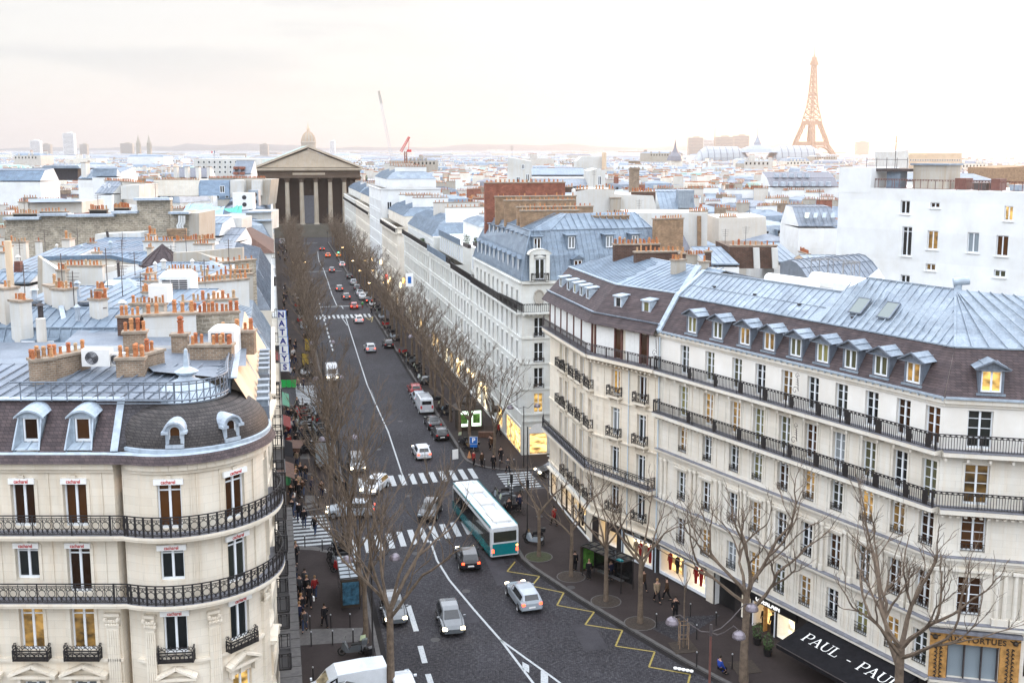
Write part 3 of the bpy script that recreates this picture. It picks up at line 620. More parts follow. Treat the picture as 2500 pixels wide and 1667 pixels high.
# street side running away along the pavement
SE=XY(57.5,-0.45); e0=tw(30); FS=Frame(e0,XY(62.0,-0.45))
so_=[]; 
for k in range(2):
 u=1.3+k*2.7
 for z0_,z1_ in ((16.1,18.2),(12.9,15.0),(9.7,11.8),(6.0,8.0)): so_.append((u-.5,u+.5,z0_,z1_)); twins.append((FS,u,z0_,1.0,z1_-z0_,'french','glass_dark'))
wall_open(mb,FS,0,FS.L,0,19.35,so_,0.25)
e1=XY(62.0,-0.45); bk=XY(62.0,-14)
mb.face([(*e1,0),(*bk,0),(*bk,19.35),(*e1,19.35)]); mb.build('wall','cream_stone',bA)
for u,z,w_,h_,st_,g_ in wins: window(bA,FA,u,z,w_,h_,st_,g_)
for F,u,z,w_,h_,st_,g_ in twins: window(bA,F,u,z,w_,h_,st_,g_,-0.18)
# mouldings: string courses, pilasters with capitals, pediments, panel frames
md=MB()
def ring_path(r,a0=-112,a1=40,n=26): return [tw(a0+(a1-a0)*i/n,r) for i in range(n+1)]
def along(md,off,z0,z1,uu0=0.0):
 md.fbox(FA,uu0,FA.L+off*0.3,-0.02,off,z0,z1)
 pts=ring_path(TR); 
 for i in range(len(pts)-1):
  F=Frame(pts[i],pts[i+1]); md.fbox(F,-0.01,F.L+0.01,-0.05,off,z0,z1)
 md.fbox(FS,0,FS.L,-0.02,off,z0,z1)
for z0_,z1_,off in ((19.05,19.35,0.30),(18.85,19.05,0.14),(15.62,15.74,0.10),(12.22,12.36,0.14),(12.05,12.22,0.07),(9.28,9.42,0.16),(9.16,9.28,0.09),(5.3,5.5,0.18)): along(md,off,z0_,z1_)
def surround(F,u,z0,z1,w_,t=0.16,d=0.06):
 md.fbox(F,u-w_/2-t,u-w_/2-0.01,0,d,z0,z1+t); md.fbox(F,u+w_/2+0.01,u+w_/2+t,0,d,z0,z1+t); md.fbox(F,u-w_/2-0.01,u+w_/2+0.01,0,d,z1+0.01,z1+t)
 md.fbox(F,u-0.12,u+0.12,d,d+0.07,z1+0.02,z1+0.42)
def pediment(F,u,z0,w_):
 vs=[F.p(u-w_/2,0,z0),F.p(u+w_/2,0,z0),F.p(u,0,z0+0.52),F.p(u-w_/2,0.42,z0),F.p(u+w_/2,0.42,z0),F.p(u,0.42,z0+0.52)]
 for a,b in ((F.p(u-w_/2,0.24,z0+0.02),F.p(u,0.24,z0+0.5)),(F.p(u,0.24,z0+0.5),F.p(u+w_/2,0.24,z0+0.02))): md.bar(a,b,0.46,0.12)
 md.fbox(F,u-w_/2,u+w_/2,0,0.40,z0-0.14,z0)
 md.fbox(F,u-w_/2+0.2,u+w_/2-0.2,0,0.1,z0,z0+0.18); md.fbox(F,u-0.78,u-0.62,0,0.28,z0-0.62,z0-0.14); md.fbox(F,u+0.62,u+0.78,0,0.28,z0-0.62,z0-0.14)
for u,z,w_,h_,st_,g_ in wins:
 if z>5: surround(FA,u,z,z+h_,w_)
 if 5<z<7: pediment(FA,u,8.62,2.3)
for F,u,z,w_,h_,st_,g_ in twins[:15]:
 if z>5 : surround(F,u,z,z+h_,w_-0.02,0.02,0.05)
 if 5<z<7: pediment(F,u,8.62,1.9)
def pilaster(F,u,w_=0.62):
 md.fbox(F,u-w_/2,u+w_/2,0,0.16,5.5,11.1); md.fbox(F,u-w_/2-0.06,u+w_/2+0.06,0,0.22,11.62,11.78); md.fbox(F,u-w_/2-0.04,u+w_/2+0.04,0,0.2,11.05,11.13)
 for k in range(5): md.fbox(F,u-w_/2+0.06+k*0.11,u-w_/2+0.12+k*0.11,0.16,0.19,5.7,10.9)
 for k in range(10): c=F.p(u-w_/2+0.05+(k%5)*0.13,0.22,11.22+0.18*(k//5)); md.ball(c,0.10,6)
 c=F.p(u-w_/2,0.26,11.5); md.ball(c,0.12,6); c=F.p(u+w_/2,0.26,11.5); md.ball(c,0.12,6)
pilaster(FA,FA.L-0.4); 
for a0,a1 in ((-62,-55),(-104,-99),(-15,-8)): F=Frame(tw(a0),tw(a1)); pilaster(F,F.L/2,0.5)
for a,b in ((0,ux(-27.4)),(ux(-24.8),ux(-24.75)),(ux(-22.3),ux(-22.25)),(ux(-19.75),ux(-19.7))):
 for z0_,z1_ in ((12.4,15.6),(16.0,18.8)): md.fbox(FA,b-0.03,b+0.03,0,0.05,z0_,z1_)
for a in (-70,-66,-50,-20):
 F=Frame(tw(a),tw(a+1.2))
 for z0_,z1_ in ((12.4,15.5),(16.0,18.8)): md.fbox(F,0,0.05,0,0.05,z0_,z1_)
md.build('moulding','cream_stone',bA)
# balconies
for zb,name_ in ((15.95,'upper'),(12.55,'lower')):
 rs=TR+0.82
 path=[(-32,YA-0.82),(XN+0.05,YA-0.82),tw(-111,rs)]+[tw(-108+i*5.2,rs) for i in range(29)]
 inner=[(-32,YA),(XN,YA),tw(-112)]+[tw(-108+i*5.2) for i in range(29)]
 sl=MB(); rings_=[]
 for a,b in zip(inner,path): rings_.append((a,b))
 for (a,b),(c,d_) in zip(rings_[:-1],rings_[1:]):
  for z0_,z1_,k in ((zb-0.14,zb,0),(zb-0.26,zb-0.14,1)):
   f_=1.0 if k==0 else 0.93
   b2=(a[0]+(b[0]-a[0])*f_,a[1]+(b[1]-a[1])*f_); d2=(c[0]+(d_[0]-c[0])*f_,c[1]+(d_[1]-c[1])*f_)
   sl.face([(*a,z1_),(*b2,z1_),(*d2,z1_),(*c,z1_)],0 if k==0 else 1); sl.face([(*b2,z0_),(*d2,z0_),(*d2,z1_),(*b2,z1_)],1); sl.face([(*a,z0_),(*c,z0_),(*d2,z0_),(*b2,z0_)],1)
 bal=sl.build('balcony_slab',['slab_lead','cream_stone'],bA)
 rl=MB(); rp=[(-32,YA-0.74),(XN+0.0,YA-0.74),tw(-110,rs-0.08)]+[tw(-108+i*5.2,rs-0.08) for i in range(29)]
 railing(rl,rp,zb,0.98,'scroll',post=1.75); rl.build('railing','iron',bal)
 for u in [ux(x)+dx for x in colsA for dx in (-0.95,0.95)]:
  pass
for x in colsA+[None,None]:
 if x is None: continue
 u=ux(x); rl=MB(); pts=[FA.p(u-0.85,0.02,0)[:2],FA.p(u-0.85,0.42,0)[:2],FA.p(u+0.85,0.42,0)[:2],FA.p(u+0.85,0.02,0)[:2]]
 railing(rl,pts,9.44,0.52,'scroll',post=1.7); rl.fbox(FA,u-.85,u+.85,0,0.42,9.42,9.46); rl.build('window_balcony','iron',bA)
for a0,a1 in ((-92.2,-75.8),(-46.2,-29.8)):
 F=Frame(tw(a0-4,TR+.05),tw(a1+4,TR+.05)); rl=MB(); railing(rl,[F.p(0,0,0)[:2],F.p(0.02,0.36,0)[:2],F.p(F.L-0.02,0.36,0)[:2],F.p(F.L,0,0)[:2]],9.44,0.52,'scroll',post=1.4); rl.fbox(F,0,F.L,-0.2,0.36,9.42,9.46); rl.build('window_balcony','iron',bA)
# shop name boards over the windows
def board(F,u,z,w_):
 b=MB(); b.fbox(F,u-w_/2,u+w_/2,0.0,0.14,z,z+0.27); o=b.build('name_board','letter_white',bA)
 x,y,_=F.p(u,0.15,0); text_mesh('lettering','cacharel',0.25,'letter_red',o,(x,y,z+0.13),rad(90),math.atan2(F.n.x,-F.n.y),0.006,spacing=1.0,bold=0.004,xs=.82)
for x in colsA[1:]:
 board(FA,ux(x),18.28,1.24); board(FA,ux(x),15.06,1.24)
for a0,a1 in ((-92.2,-75.8),(-46.2,-29.8)):
 F=Frame(tw(a0-2,TR+.04),tw(a1+2,TR+.04))
 for z in (18.33,15.06,11.73): board(F,F.L/2,z,F.L*0.96)
# slate roof: overhanging slate band, mansard, zinc flat
rf=MB(); RB=MB()
def band(r0,z0,r1,z1,mi,mb_=rf):
 pa=[(-32,YA-r0),(XN-0.1-0.25*r0,YA-r0)]+[tw(-106+i*5,TR+r0) for i in range(29)]; pb_=[(-32,YA-r1),(XN-0.1-0.25*r1,YA-r1)]+[tw(-106+i*5,TR+r1) for i in range(29)]
 for i in range(len(pa)-1): mb_.face([(*pa[i],z0),(*pa[i+1],z0),(*pb_[i+1],z1),(*pb_[i],z1)],mi)
band(0.0,19.35,0.55,19.40,0); band(0.55,19.40,0.30,19.78,0); band(0.30,19.78,0.22,19.86,1); band(0.22,19.86,-0.15,19.82,1); rf.build('slate_band',['purple_slate','lead_trim'],bA)
mr=MB(); XR=-18.6
DX=(-28.4,-25.9,-23.2,-20.7)
def sl_(x,t): return (x,YA-0.1+1.8*t,19.85+2.15*t)
xe=-32
for x in DX: mr.face([sl_(xe,0),sl_(x-.62,0),sl_(x-.62,.82),sl_(xe,.82)],0); xe=x+.62
mr.face([sl_(xe,0),sl_(XR-.35,0),sl_(XR-.45,.82),sl_(xe,.82)],0); mr.face([sl_(-32,.82),sl_(XR-.45,.82),(XR-.55,YA+1.7,22.0),sl_(-32,1)],0)
for x in DX:
 for q in (x-.62,x+.62): mr.face([sl_(q,0),(q,YA+1.4,19.85),sl_(q,.82)],0)
mr.face([(XR-0.35,YA-0.1,19.85),(XR+0.9,YA+0.9,19.85),(XR+1.7,YA+2.3,22.0),(XR-0.55,YA+1.7,22.0)],1)
mr.face([(-32,YA+1.7,22.0),(XR+1.7,YA+1.7,22.0),(XR+1.9,YA+7,22.55),(-32,YA+7,22.7)],2)
mr.face([(-32,YA+7,22.7),(XR+4.2,YA+7,22.55),(XR+2.5,61.5,22.6),(-34,61.5,22.6)],2)
for k in range(22): x=-31.5+k*0.68; mr.bar((x,YA+1.75,22.05),(x+0.5,YA+7,22.68),0.05,0.06,2)
st0=tw(20,3.9); 
s1=[(tw(40,3.9)),(XY(76,-0.6))]; 
s1=[XY(53.6,-.7),XY(62,-.7)]
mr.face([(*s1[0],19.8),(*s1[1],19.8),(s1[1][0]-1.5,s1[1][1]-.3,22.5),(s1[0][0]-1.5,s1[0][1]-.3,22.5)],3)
mr.face([(s1[0][0]-1.5,s1[0][1]-.3,22.5),(s1[1][0]-1.5,s1[1][1]-.3,22.5),(s1[1][0]-8,s1[1][1]-1,22.75),(s1[0][0]-6,s1[0][1]+.8,22.65)],2)
mr.build('roof',['purple_slate','dark_slate','grey_zinc','peach_render_and_glow'],bA)  # peach street slope: low sun's glow painted into the roof colour
tr=MB(); tr.bar((-32,YA+1.7,22.03),(XR-0.5,YA+1.7,22.03),0.5,0.07); tr.bar((XR-0.37,YA-0.12,19.9),(XR-0.57,YA+1.68,22.05),0.34,0.07); tr.bar((s1[0][0]-1.5,s1[0][1]-.3,22.55),(s1[1][0]-1.5,s1[1][1]-.3,22.55),0.3,0.07)
tr.bar((XR+0.35,YA+1.4,20.0),(XR+1.4,YA+3.0,21.75),0.3,0.1); tr.build('lead_flashing','lead_trim',bA)
# dome of the tower
dm=MB(); prof=[(4.02,0),(3.98,0.25),(3.86,0.62),(3.62,1.0),(3.22,1.36),(2.70,1.64),(2.15,1.80),(1.78,1.86)]
DC=(-16.6,51.5,19.9)
dm.lathe(prof,DC,56); dome=dm.build('dome','dome_slate',bA,smooth=True)
dt=MB(); dt.lathe([(4.12,-0.06),(4.12,0.1),(3.97,0.13)],DC,48); dt.lathe([(1.98,1.78),(1.98,1.88),(1.75,1.93)],DC,32)
path=[(DC[0]+r*math.cos(rad(-137)),DC[1]+r*math.sin(rad(-137)),DC[2]+z+0.02) for r,z in prof]
for a,b in zip(path[:-1],path[1:]): dt.bar(a,b,0.42,0.08)
dt.build('dome_trim','lead_trim',dome)
dc=MB(); dc.lathe([(1.72,1.9),(1.66,2.0),(1.3,2.25),(0.85,2.5),(0.45,2.68),(0.36,2.85),(0.52,2.95),(0.60,3.05),(0.36,3.2),(0.16,3.3),(0.13,3.7),(0.09,4.15),(0.02,4.25)],DC,24); dc.build('finial','lead_trim',dome)
def hood_dormer(parent,F,u,z0,w_,h_,arched=True,d0=0.1,depth=1.6,glass='glass_brown',mat='white_zinc'):
 b=MB(); t=0.17
 b.fbox(F,u-w_/2-t,u-w_/2,-depth,d0,z0,z0+h_); b.fbox(F,u+w_/2,u+w_/2+t,-depth,d0,z0,z0+h_); b.fbox(F,u-w_/2-t,u+w_/2+t,-depth*0.4,d0+0.12,z0-0.16,z0)
 n=10; 
 for k in range(n):
  a0,a1=math.pi*k/n,math.pi*(k+1)/n
  for r0,r1,dd0,dd1 in ((w_/2,w_/2+t,-depth,d0),(w_/2+t,w_/2+t+0.10,-depth*0.9,d0+0.16)):
   q=[]
   for rr in (r0,r1):
    for a_ in (a0,a1): q.append((u+rr*math.cos(a_),z0+h_+rr*math.sin(a_)))
   (u00,z00),(u01,z01),(u10,z10),(u11,z11)=q
   b.face([F.p(u10,dd1,z10),F.p(u11,dd1,z11),F.p(u11,dd0,z11),F.p(u10,dd0,z10)]); b.face([F.p(u00,dd1,z00),F.p(u10,dd1,z10),F.p(u11,dd1,z11),F.p(u01,dd1,z01)]); b.face([F.p(u00,dd0,z00),F.p(u00,dd1,z00),F.p(u01,dd1,z01),F.p(u01,dd0,z01)])
 for sgn in (-1,1): b.fbox(F,u+sgn*(w_/2+t)-0.16,u+sgn*(w_/2+t)+0.16,-0.2,d0+0.2,z0+h_-0.08,z0+h_+0.05)
 o=b.build('dormer',mat,parent); p=MB(); pts=[(u-w_/2,z0),(u+w_/2,z0)]+[(u+w_/2*math.cos(math.pi*k/10),z0+h_+w_/2*math.sin(math.pi*k/10)) for k in range(11)]
 p.face([F.p(a,d0-0.14,z) for a,z in pts]); p.build('pane',glass,o)
 fr=MB(); 
 for k in range(len(pts)): a=F.p(pts[k-1][0],d0-0.1,pts[k-1][1]); c=F.p(pts[k][0],d0-0.1,pts[k][1]); fr.bar(a,c,0.07,0.07)
 fr.build('window_frame','frame_white',o)
for a in (-82,-42):
 q0=(DC[0]+3.95*math.cos(rad(a-6)),DC[1]+3.95*math.sin(rad(a-6))); q1=(DC[0]+3.95*math.cos(rad(a+6)),DC[1]+3.95*math.sin(rad(a+6)))
 F=Frame(q0,q1); hood_dormer(dome,F,F.L/2,20.22,0.52,0.62,True,0.0,1.3)
def mans_dormer(x,w_=0.78):
 F=FA; u=ux(x); b=MB(); z0_,z1_=20.15,21.4; d=-0.62
 b.fbox(F,u-w_/2-.14,u-w_/2,d-1.3,d,z0_,z1_); b.fbox(F,u+w_/2,u+w_/2+.14,d-1.3,d,z0_,z1_)
 for s_ in (-1,1):
  uu=u+s_*(w_/2+0.12); b.face([F.p(uu,d,z1_),F.p(uu,d,z0_-.3),F.p(uu+s_*0.12,0.05,19.8),F.p(uu+s_*0.12,0.05,19.95),F.p(uu+s_*0.02,d+0.02,z1_)]); b.bar(F.p(uu+s_*0.12,0.06,19.93),F.p(uu+s_*0.03,d+0.03,z1_),0.07,0.07)
 b.face([F.p(u-w_/2-.2,0.02,19.93),F.p(u+w_/2+.2,0.02,19.93),F.p(u+w_/2+.1,d,z0_),F.p(u-w_/2-.1,d,z0_)])
 b.bar(F.p(u,0.02,19.97),F.p(u,d,z0_+0.04),0.05,0.05)
 n=8; W=w_/2+0.34
 for k in range(n):
  a=-W+2*W*k/n; c=-W+2*W*(k+1)/n; za=z1_+0.34*(1-(a/W)**2)+0.03; zc=z1_+0.34*(1-(c/W)**2)+0.03
  b.face([F.p(u+a,d+0.22,za),F.p(u+c,d+0.22,zc),F.p(u+c,d-1.6,zc+0.25),F.p(u+a,d-1.6,za+0.25)]); b.face([F.p(u+a,d+0.22,za-0.10),F.p(u+c,d+0.22,zc-0.10),F.p(u+c,d+0.22,zc),F.p(u+a,d+0.22,za)]); b.face([F.p(u+a,d+0.05,z1_-0.06),F.p(u+c,d+0.05,z1_-0.06),F.p(u+c,d+0.05,zc-0.08),F.p(u+a,d+0.05,za-0.08)])
 o=b.build('dormer','lead_trim',bA); window(o,F,u,z0_+0.03,w_-0.04,z1_-z0_-0.08,'single','glass_brown',d-0.05)
for x in DX: mans_dormer(x)
# brick chimney stacks with capped pots
chimney(bA,(-24.6,51.6),(-23.7,52.3),21.6,23.45,0.75,'chimney_brick',pots=3,pot='capped',rows=2); chimney(bA,(-24.0,52.6),(-22.9,54.4),21.6,23.4,0.7,'chimney_brick',pots=4,pot='capped',rows=1,sc_=.9)
chimney(bA,(-20.7,53.0),(-19.3,53.2),22,23.25,0.6,'chimney_brick',pots=3,pot='capped'); chimney(bA,(-19.9,53.3),(-19.2,55.2),22,23.3,0.6,'chimney_brick',pots=4,pot='capped')
chimney(bA,(-21.9,57.2),(-20.7,57.5),22,23.9,0.7,'chimney_brick',pots=3,pot='capped'); chimney(bA,(-17.9,56.5),(-15.6,56.6),22.2,23.3,0.75,'chimney_brick',pots=5,pot='capped',rows=2)
chimney(bA,(-17.2,59.9),(-15.2,60.0),22.2,23.5,0.7,'chimney_brick',pots=4,pot='capped'); chimney(bA,(-19.5,58.2),(-18.6,58.3),22.2,23.6,0.6,'chimney_brick',pots=1,pot='capped',sc_=1.5)
# roof machinery
def aircon(label,x,y,z,w_=1.15,rot=0.0,sc_=1.0):
 t=thing('air_conditioner',label,'air conditioner',(x,y,z),rot); b=MB(); b.box((0,0,0.43*sc_),(w_*sc_,0.45*sc_,0.8*sc_)); b.box((0,0,0.02),(w_*sc_*0.8,0.3,0.04)); body=b.build('casing','plastic_white'); body.parent=t
 g_=MB(); 
 g_.lathe([(0.01,0),(0.31*sc_,0.0)],(0,0,0),18); o=g_.build('fan_grille','grille_dark'); o.parent=t; o.rotation_euler=(rad(90),0,0); o.location=(-0.18*sc_,-0.232*sc_,0.43*sc_)
 r=MB(); 
 for k in range(5): r.path([((0.06+0.06*k)*sc_*math.cos(a*math.pi/8),(0.06+0.06*k)*sc_*math.sin(a*math.pi/8),0) for a in range(16)],0.008*sc_,4,closed=True)
 o=r.build('fan_guard','silver_metal'); o.parent=t; o.rotation_euler=(rad(90),0,0); o.location=(-0.18*sc_,-0.24*sc_,0.43*sc_); return t
aircon('larger white air conditioner with round fan on the zinc roof beside the brick chimneys',-22.0,53.7,22.75,1.3,0,1.15); aircon('smaller white air conditioner next to the larger one on the zinc roof',-20.9,53.8,22.75,1.05,0,0.85)
def cooler(label,x,y,z,s_=1.0,rot=0.0,tall=1.0):
 t=thing('rooftop_cooler',label,'cooling unit',(x,y,z),rot); b=MB(); w_=1.5*s_; h_=1.5*s_*tall
 b.box((0,0,h_/2),(w_,w_*.9,h_)); b.loft([[(-w_/2,-w_*.45,h_),(w_/2,-w_*.45,h_),(w_/2,w_*.45,h_),(-w_/2,w_*.45,h_)],[(-w_*.35,-w_*.3,h_+.22*s_),(w_*.35,-w_*.3,h_+.22*s_),(w_*.35,w_*.3,h_+.22*s_),(-w_*.35,w_*.3,h_+.22*s_)]]); o=b.build('casing','plastic_white'); o.parent=t
 for f_ in (0,1):
  g_=MB(); hx=w_*0.40
  for r_ in range(9):
   for c_ in range(3):
    zz=h_*(0.50+0.05*r_); xx=-hx+(c_+0.5)*hx*2/3
    if f_==0: g_.box((xx,-w_*.45-0.012,zz),(hx*2/3-0.05,0.03,h_*0.032))
    else: g_.box((-w_/2-0.012,xx*0.9,zz),(0.03,hx*2/3-0.07,h_*0.032))
  o=g_.build('louvre','grille_dark'); o.parent=t
 return t
cooler('white boxy rooftop cooler with louvres behind the brick chimney stack',-16.6,58.6,22.4,1.0); cooler('tall white rooftop cooler with louvred sides among chimney pots',*P(437,712,24.0)[:2],22.2,1.5,0.05,1.35)
# curved roof sign frame seen from behind
sf=thing('roof_sign_frame','curved grey steel frame of a roof sign running above the zinc roof and round the dome','frame',(-18,50,22))
fr=MB(); aa=[-90+i*9 for i in range(12)]
def fpath(z,r,x0=-24.2): return [(x0,51.2-r*0.98,z),(-16.8,51.2-r*0.98,z)]+[(-16.8+r*math.cos(rad(a)),51.2+r*math.sin(rad(a)),z) for a in aa[1:]]+[( -16.9+r-0.0-0.2257*k,51.4+k*0.97,z) for k in (3,6,9)]
for z,r,x0,rr in ((22.95,2.3,-24.4,0.05),(22.8,2.2,-24.0,0.035),(22.45,2.25,-23.4,0.03),(22.05,2.35,-20.2,0.05),(21.9,2.35,-20.2,0.03)): fr.path(fpath(z,r,x0),rr,5)
for i in range(11):
 x=-23.9+i*0.75; fr.bar((x,48.95,22.0),(x,48.95,22.95),0.04); fr.bar((x,48.95,22.45),(x+0.35,50.2,22.1),0.03)
for k,a in enumerate(aa): 
 c=(-16.8+2.3*math.cos(rad(a)),51.2+2.3*math.sin(rad(a))); fr.bar((*c,21.9),(*c,22.95),0.05)
 if k<11: d_=(-16.8+2.3*math.cos(rad(aa[k+1])),51.2+2.3*math.sin(rad(aa[k+1]))); fr.bar((*c,21.9),(*d_,22.45),0.03)
for k in range(12):
 y=52+k*0.8; x=-14.55-0.2257*k*0.8; fr.bar((x,y,21.7),(x,y,22.95),0.05); fr.bar((x,y,21.7),(x-0.18,y+0.8,22.9),0.035); fr.bar((x,y,22.95),(x-1.2,y+0.2,22.3),0.035)
fr.build('frame_tubes','grey_zinc',sf)
# ================= RIGHT FOREGROUND: LONG PALE BUILDING =================
A2=(11.7,80.15); K2=(24.9,57.9); E2=(34.0,55.9)
b2=thing('long_apartment_building','long pale stone building at right with slate mansard, gabled dormers and long black balconies','building',(20,66,0))
F2=Frame(A2,K2); F3=Frame(K2,E2); L2=F2.L
colsB=[3.0,5.85,8.75,11.1,13.6,15.95,18.35,20.75,23.1,25.15]; colsC=[2.0,6.6]
rowsB=[(17.1,2.25,1.0),(13.75,2.4,1.02),(10.9,2.22,1.0),(7.0,2.35,1.0),(3.45,2.15,1.0)]
mb=MB()
def row_ops(cols,rows): return [(u-w_/2,u+w_/2,z,z+h_) for u in cols for z,h_,w_ in rows]
opsB=row_ops(colsB,rowsB); opsC=row_ops(colsC,[(z,h_,1.35) for z,h_,w_ in rowsB[:4]])
shopsB=[(0.6,3.6,0.35,2.45),(3.75,6.1,0.35,2.45),(7.15,9.3,0.02,2.85),(10.0,10.9,0.3,2.75),(11.2,13.4,0.05,2.55),(13.6,15.2,0.3,2.55),(16.4,20.5,0.3,2.3),(20.9,25.2,0.3,2.3)]
opsC+= [(1.0,3.8,3.05,5.3),(0.4,4.4,0.2,2.6),(5.2,8.6,3.4,5.6)]
wall_open(mb,F2,0,L2,2.9,17.0,[o for o in opsB if o[3]<17],0.34,0,0,0); wall_open(mb,F2,0,L2,17.0,20.0,[o for o in opsB if o[2]>17],0.34,0,3,3)
wall_open(mb,F2,0,L2,-0.1,2.9,shopsB,1.3,0,1,2)
wall_open(mb,F3,0,F3.L,-0.1,17.0,[o for o in opsC if o[3]<17],0.34,0,0,0); wall_open(mb,F3,0,F3.L,17.0,20.0,[o for o in opsC if o[2]>17],0.34,0,3,3)
bk=(34,75); bk2=(20.5,86.0)
mb.face([(*E2,0),(*bk,0),(*bk,20),(*E2,20)],0); mb.face([(*bk,0),(*bk2,0),(*bk2,20),(*bk,20)],0)
mb.build('wall',['pale_stone','dark_shopfront','shutter_white','warm_white'],b2)
for ci,u in enumerate(colsB):
 for z,h_,w_ in rowsB: window(b2,F2,u,z,w_,h_,'french4',R.choices(['glass_dark','glass_blind','lit_room','glass_brown','glass_curtain'],[4,3,2.2,2,0.6])[0])
for u in colsC:
 for z,h_,w_ in rowsB[:4]: window(b2,F3,u,z,1.35,h_,'french4',R.choices(['glass_dark','lit_room','glass_brown'],[2,2,3])[0])
# mouldings
md=MB(); ld=MB()
for F,LL in ((F2,L2),(F3,F3.L)):
 x0=-0.0; x1=LL+(0.12 if F is F2 else 0)
 for z0_,z1_,d in ((19.72,20.0,0.22),(19.55,19.72,0.10),(16.72,16.98,0.72),(16.6,16.72,0.3),(13.3,13.58,0.72),(13.16,13.3,0.32),(10.42,10.56,0.34),(10.26,10.42,0.22),(10.05,10.26,0.10),(6.38,6.54,0.36),(6.2,6.38,0.18),(2.86,3.02,0.42),(9.75,9.9,0.06)):
  md.fbox(F,x0,x1,0,d,z0_,z1_)
 LDZ=((16.98,0.74),(13.58,0.74),(10.56,0.36),(6.54,0.38),(3.02,0.44))
 k=int(LL/0.42)
 for i in range(k): md.fbox(F,i*0.42+.1,i*0.42+.26,0,0.5,13.06,13.16)
 k=int(LL/1.2)
 for i in range(k): md.fbox(F,i*1.2+.1,i*1.2+.24,0,0.55,16.42,16.6)
def surr(F,u,z,h_,w_,t=0.14,d=0.05): md.fbox(F,u-w_/2-t,u-w_/2-.01,0,d,z,z+h_+t); md.fbox(F,u+w_/2+.01,u+w_/2+t,0,d,z,z+h_+t); md.fbox(F,u-w_/2-t,u+w_/2+t,0,d+0.01,z+h_+0.02,z+h_+t)
mids=[(colsB[i]+colsB[i+1])/2 for i in range(len(colsB)-1)]
for u in colsB:
 for z,h_,w_ in rowsB[1:4]: surr(F2,u,z,h_,w_)
 md.fbox(F2,u-.75,u+.75,0,.2,9.58,9.7); md.fbox(F2,u-.68,u+.68,0,.12,9.45,9.58)
for u in colsC:
 for z,h_,w_ in rowsB[1:4]: surr(F3,u,z,h_,1.35)
 md.fbox(F3,u-1.1,u+1.1,0,.22,9.72,9.85)
for u in mids+[0.9]:
 for o in (-.24,.24):
  md.tube(F2.p(u+o,.10,7.0),F2.p(u+o,.10,9.75),0.13,0.115,10); md.fbox(F2,u+o-.16,u+o+.16,0,.25,9.72,9.9); md.fbox(F2,u+o-.15,u+o+.15,0,.25,6.6,7.0)
 for z0_,z1_ in ((10.75,13.0),(13.9,16.3)):
  for o in (-.42,.42): md.fbox(F2,u+o-.025,u+o+.025,0,.035,z0_,z1_)
  for zz in (z0_,z1_): md.fbox(F2,u-.42,u+.42,0,.03,zz-.025,zz+.025)
 for o in (-.42,-.2,.2,.42): md.fbox(F2,u+o-.03,u+o+.03,0,.05,3.3,6.1)
for u in (0.35,3.7,4.7,8.7):
 for o in (-.22,.22): md.tube(F3.p(u+o,.10,7.0),F3.p(u+o,.10,9.75),0.14,0.12,10); 
 md.fbox(F3,u-.45,u+.45,0,.25,9.72,9.9); md.fbox(F3,u-.45,u+.45,0,.25,6.6,7.0)
md.fbox(F2,6.25,7.0,0,.08,-0.1,2.88); md.build('moulding','pale_stone',b2); 
for z,d in LDZ: ld=MB(); ld.fbox(F2,0,L2+.12,0,d,z,z+.04); ld.fbox(F3,0,F3.L,0,d,z+.002,z+.042); ld.build('ledge_covering','slab_lead',b2)
dp=MB(); dp.tube(F2.p(0.12,.12,0),F2.p(0.12,.12,19.6),0.055,n=8); dp.build('downpipe','frame_blue',b2)
for zb,nm in ((17.02,0),(13.62,0)):
 rl=MB(); railing(rl,[F2.p(0.15,0,0)[:2],F2.p(0.15,.68,0)[:2],F2.p(L2+0.1,.68,0)[:2],F3.p(F3.L,.68,0)[:2]],zb,0.98,'bars',step=0.15,post=2.42,t=0.03)
 for u in mids+[L2-0.4]:
  for k in range(4): rl.fbox(F2,u-.2+k*.1,u-.13+k*.1,.66,.70,zb+.1,zb+.9)
  rl.fbox(F2,u-.22,u+.22,.665,.695,zb+.3,zb+.6)
 rl.build('balcony_railing','iron',b2)
for F,cc,w_ in ((F2,colsB,1.0),(F3,colsC,1.35)):
 for u in cc:
  for z,hh in ((10.9,.5),(7.0,.75),(3.45,.75)):
   if F is F3 and z<4: continue
   rl=MB(); rl.fbox(F,u-w_/2,u+w_/2,.0,.03,z+hh-.03,z+hh); rl.fbox(F,u-w_/2,u+w_/2,.0,.03,z+.08,z+.11)
   if hh>.6: rl.fbox(F,u-w_/2,u+w_/2,.0,.03,z+.5,z+.53)
   hb=.5 if hh>.6 else hh
   for k in range(6):
    c=u-w_/2+(k+.5)*w_/6; rl.fbox(F,c-.012,c+.012,.0,.025,z+.1,z+hb)
    q=[F.p(c+.06*math.cos(a),.015,z+.28+.1*math.sin(a)) for a in [j*math.pi/4 for j in range(8)]]
    for j in range(8): rl.bar(q[j-1],q[j],.02)
   rl.build('window_railing','iron',b2)
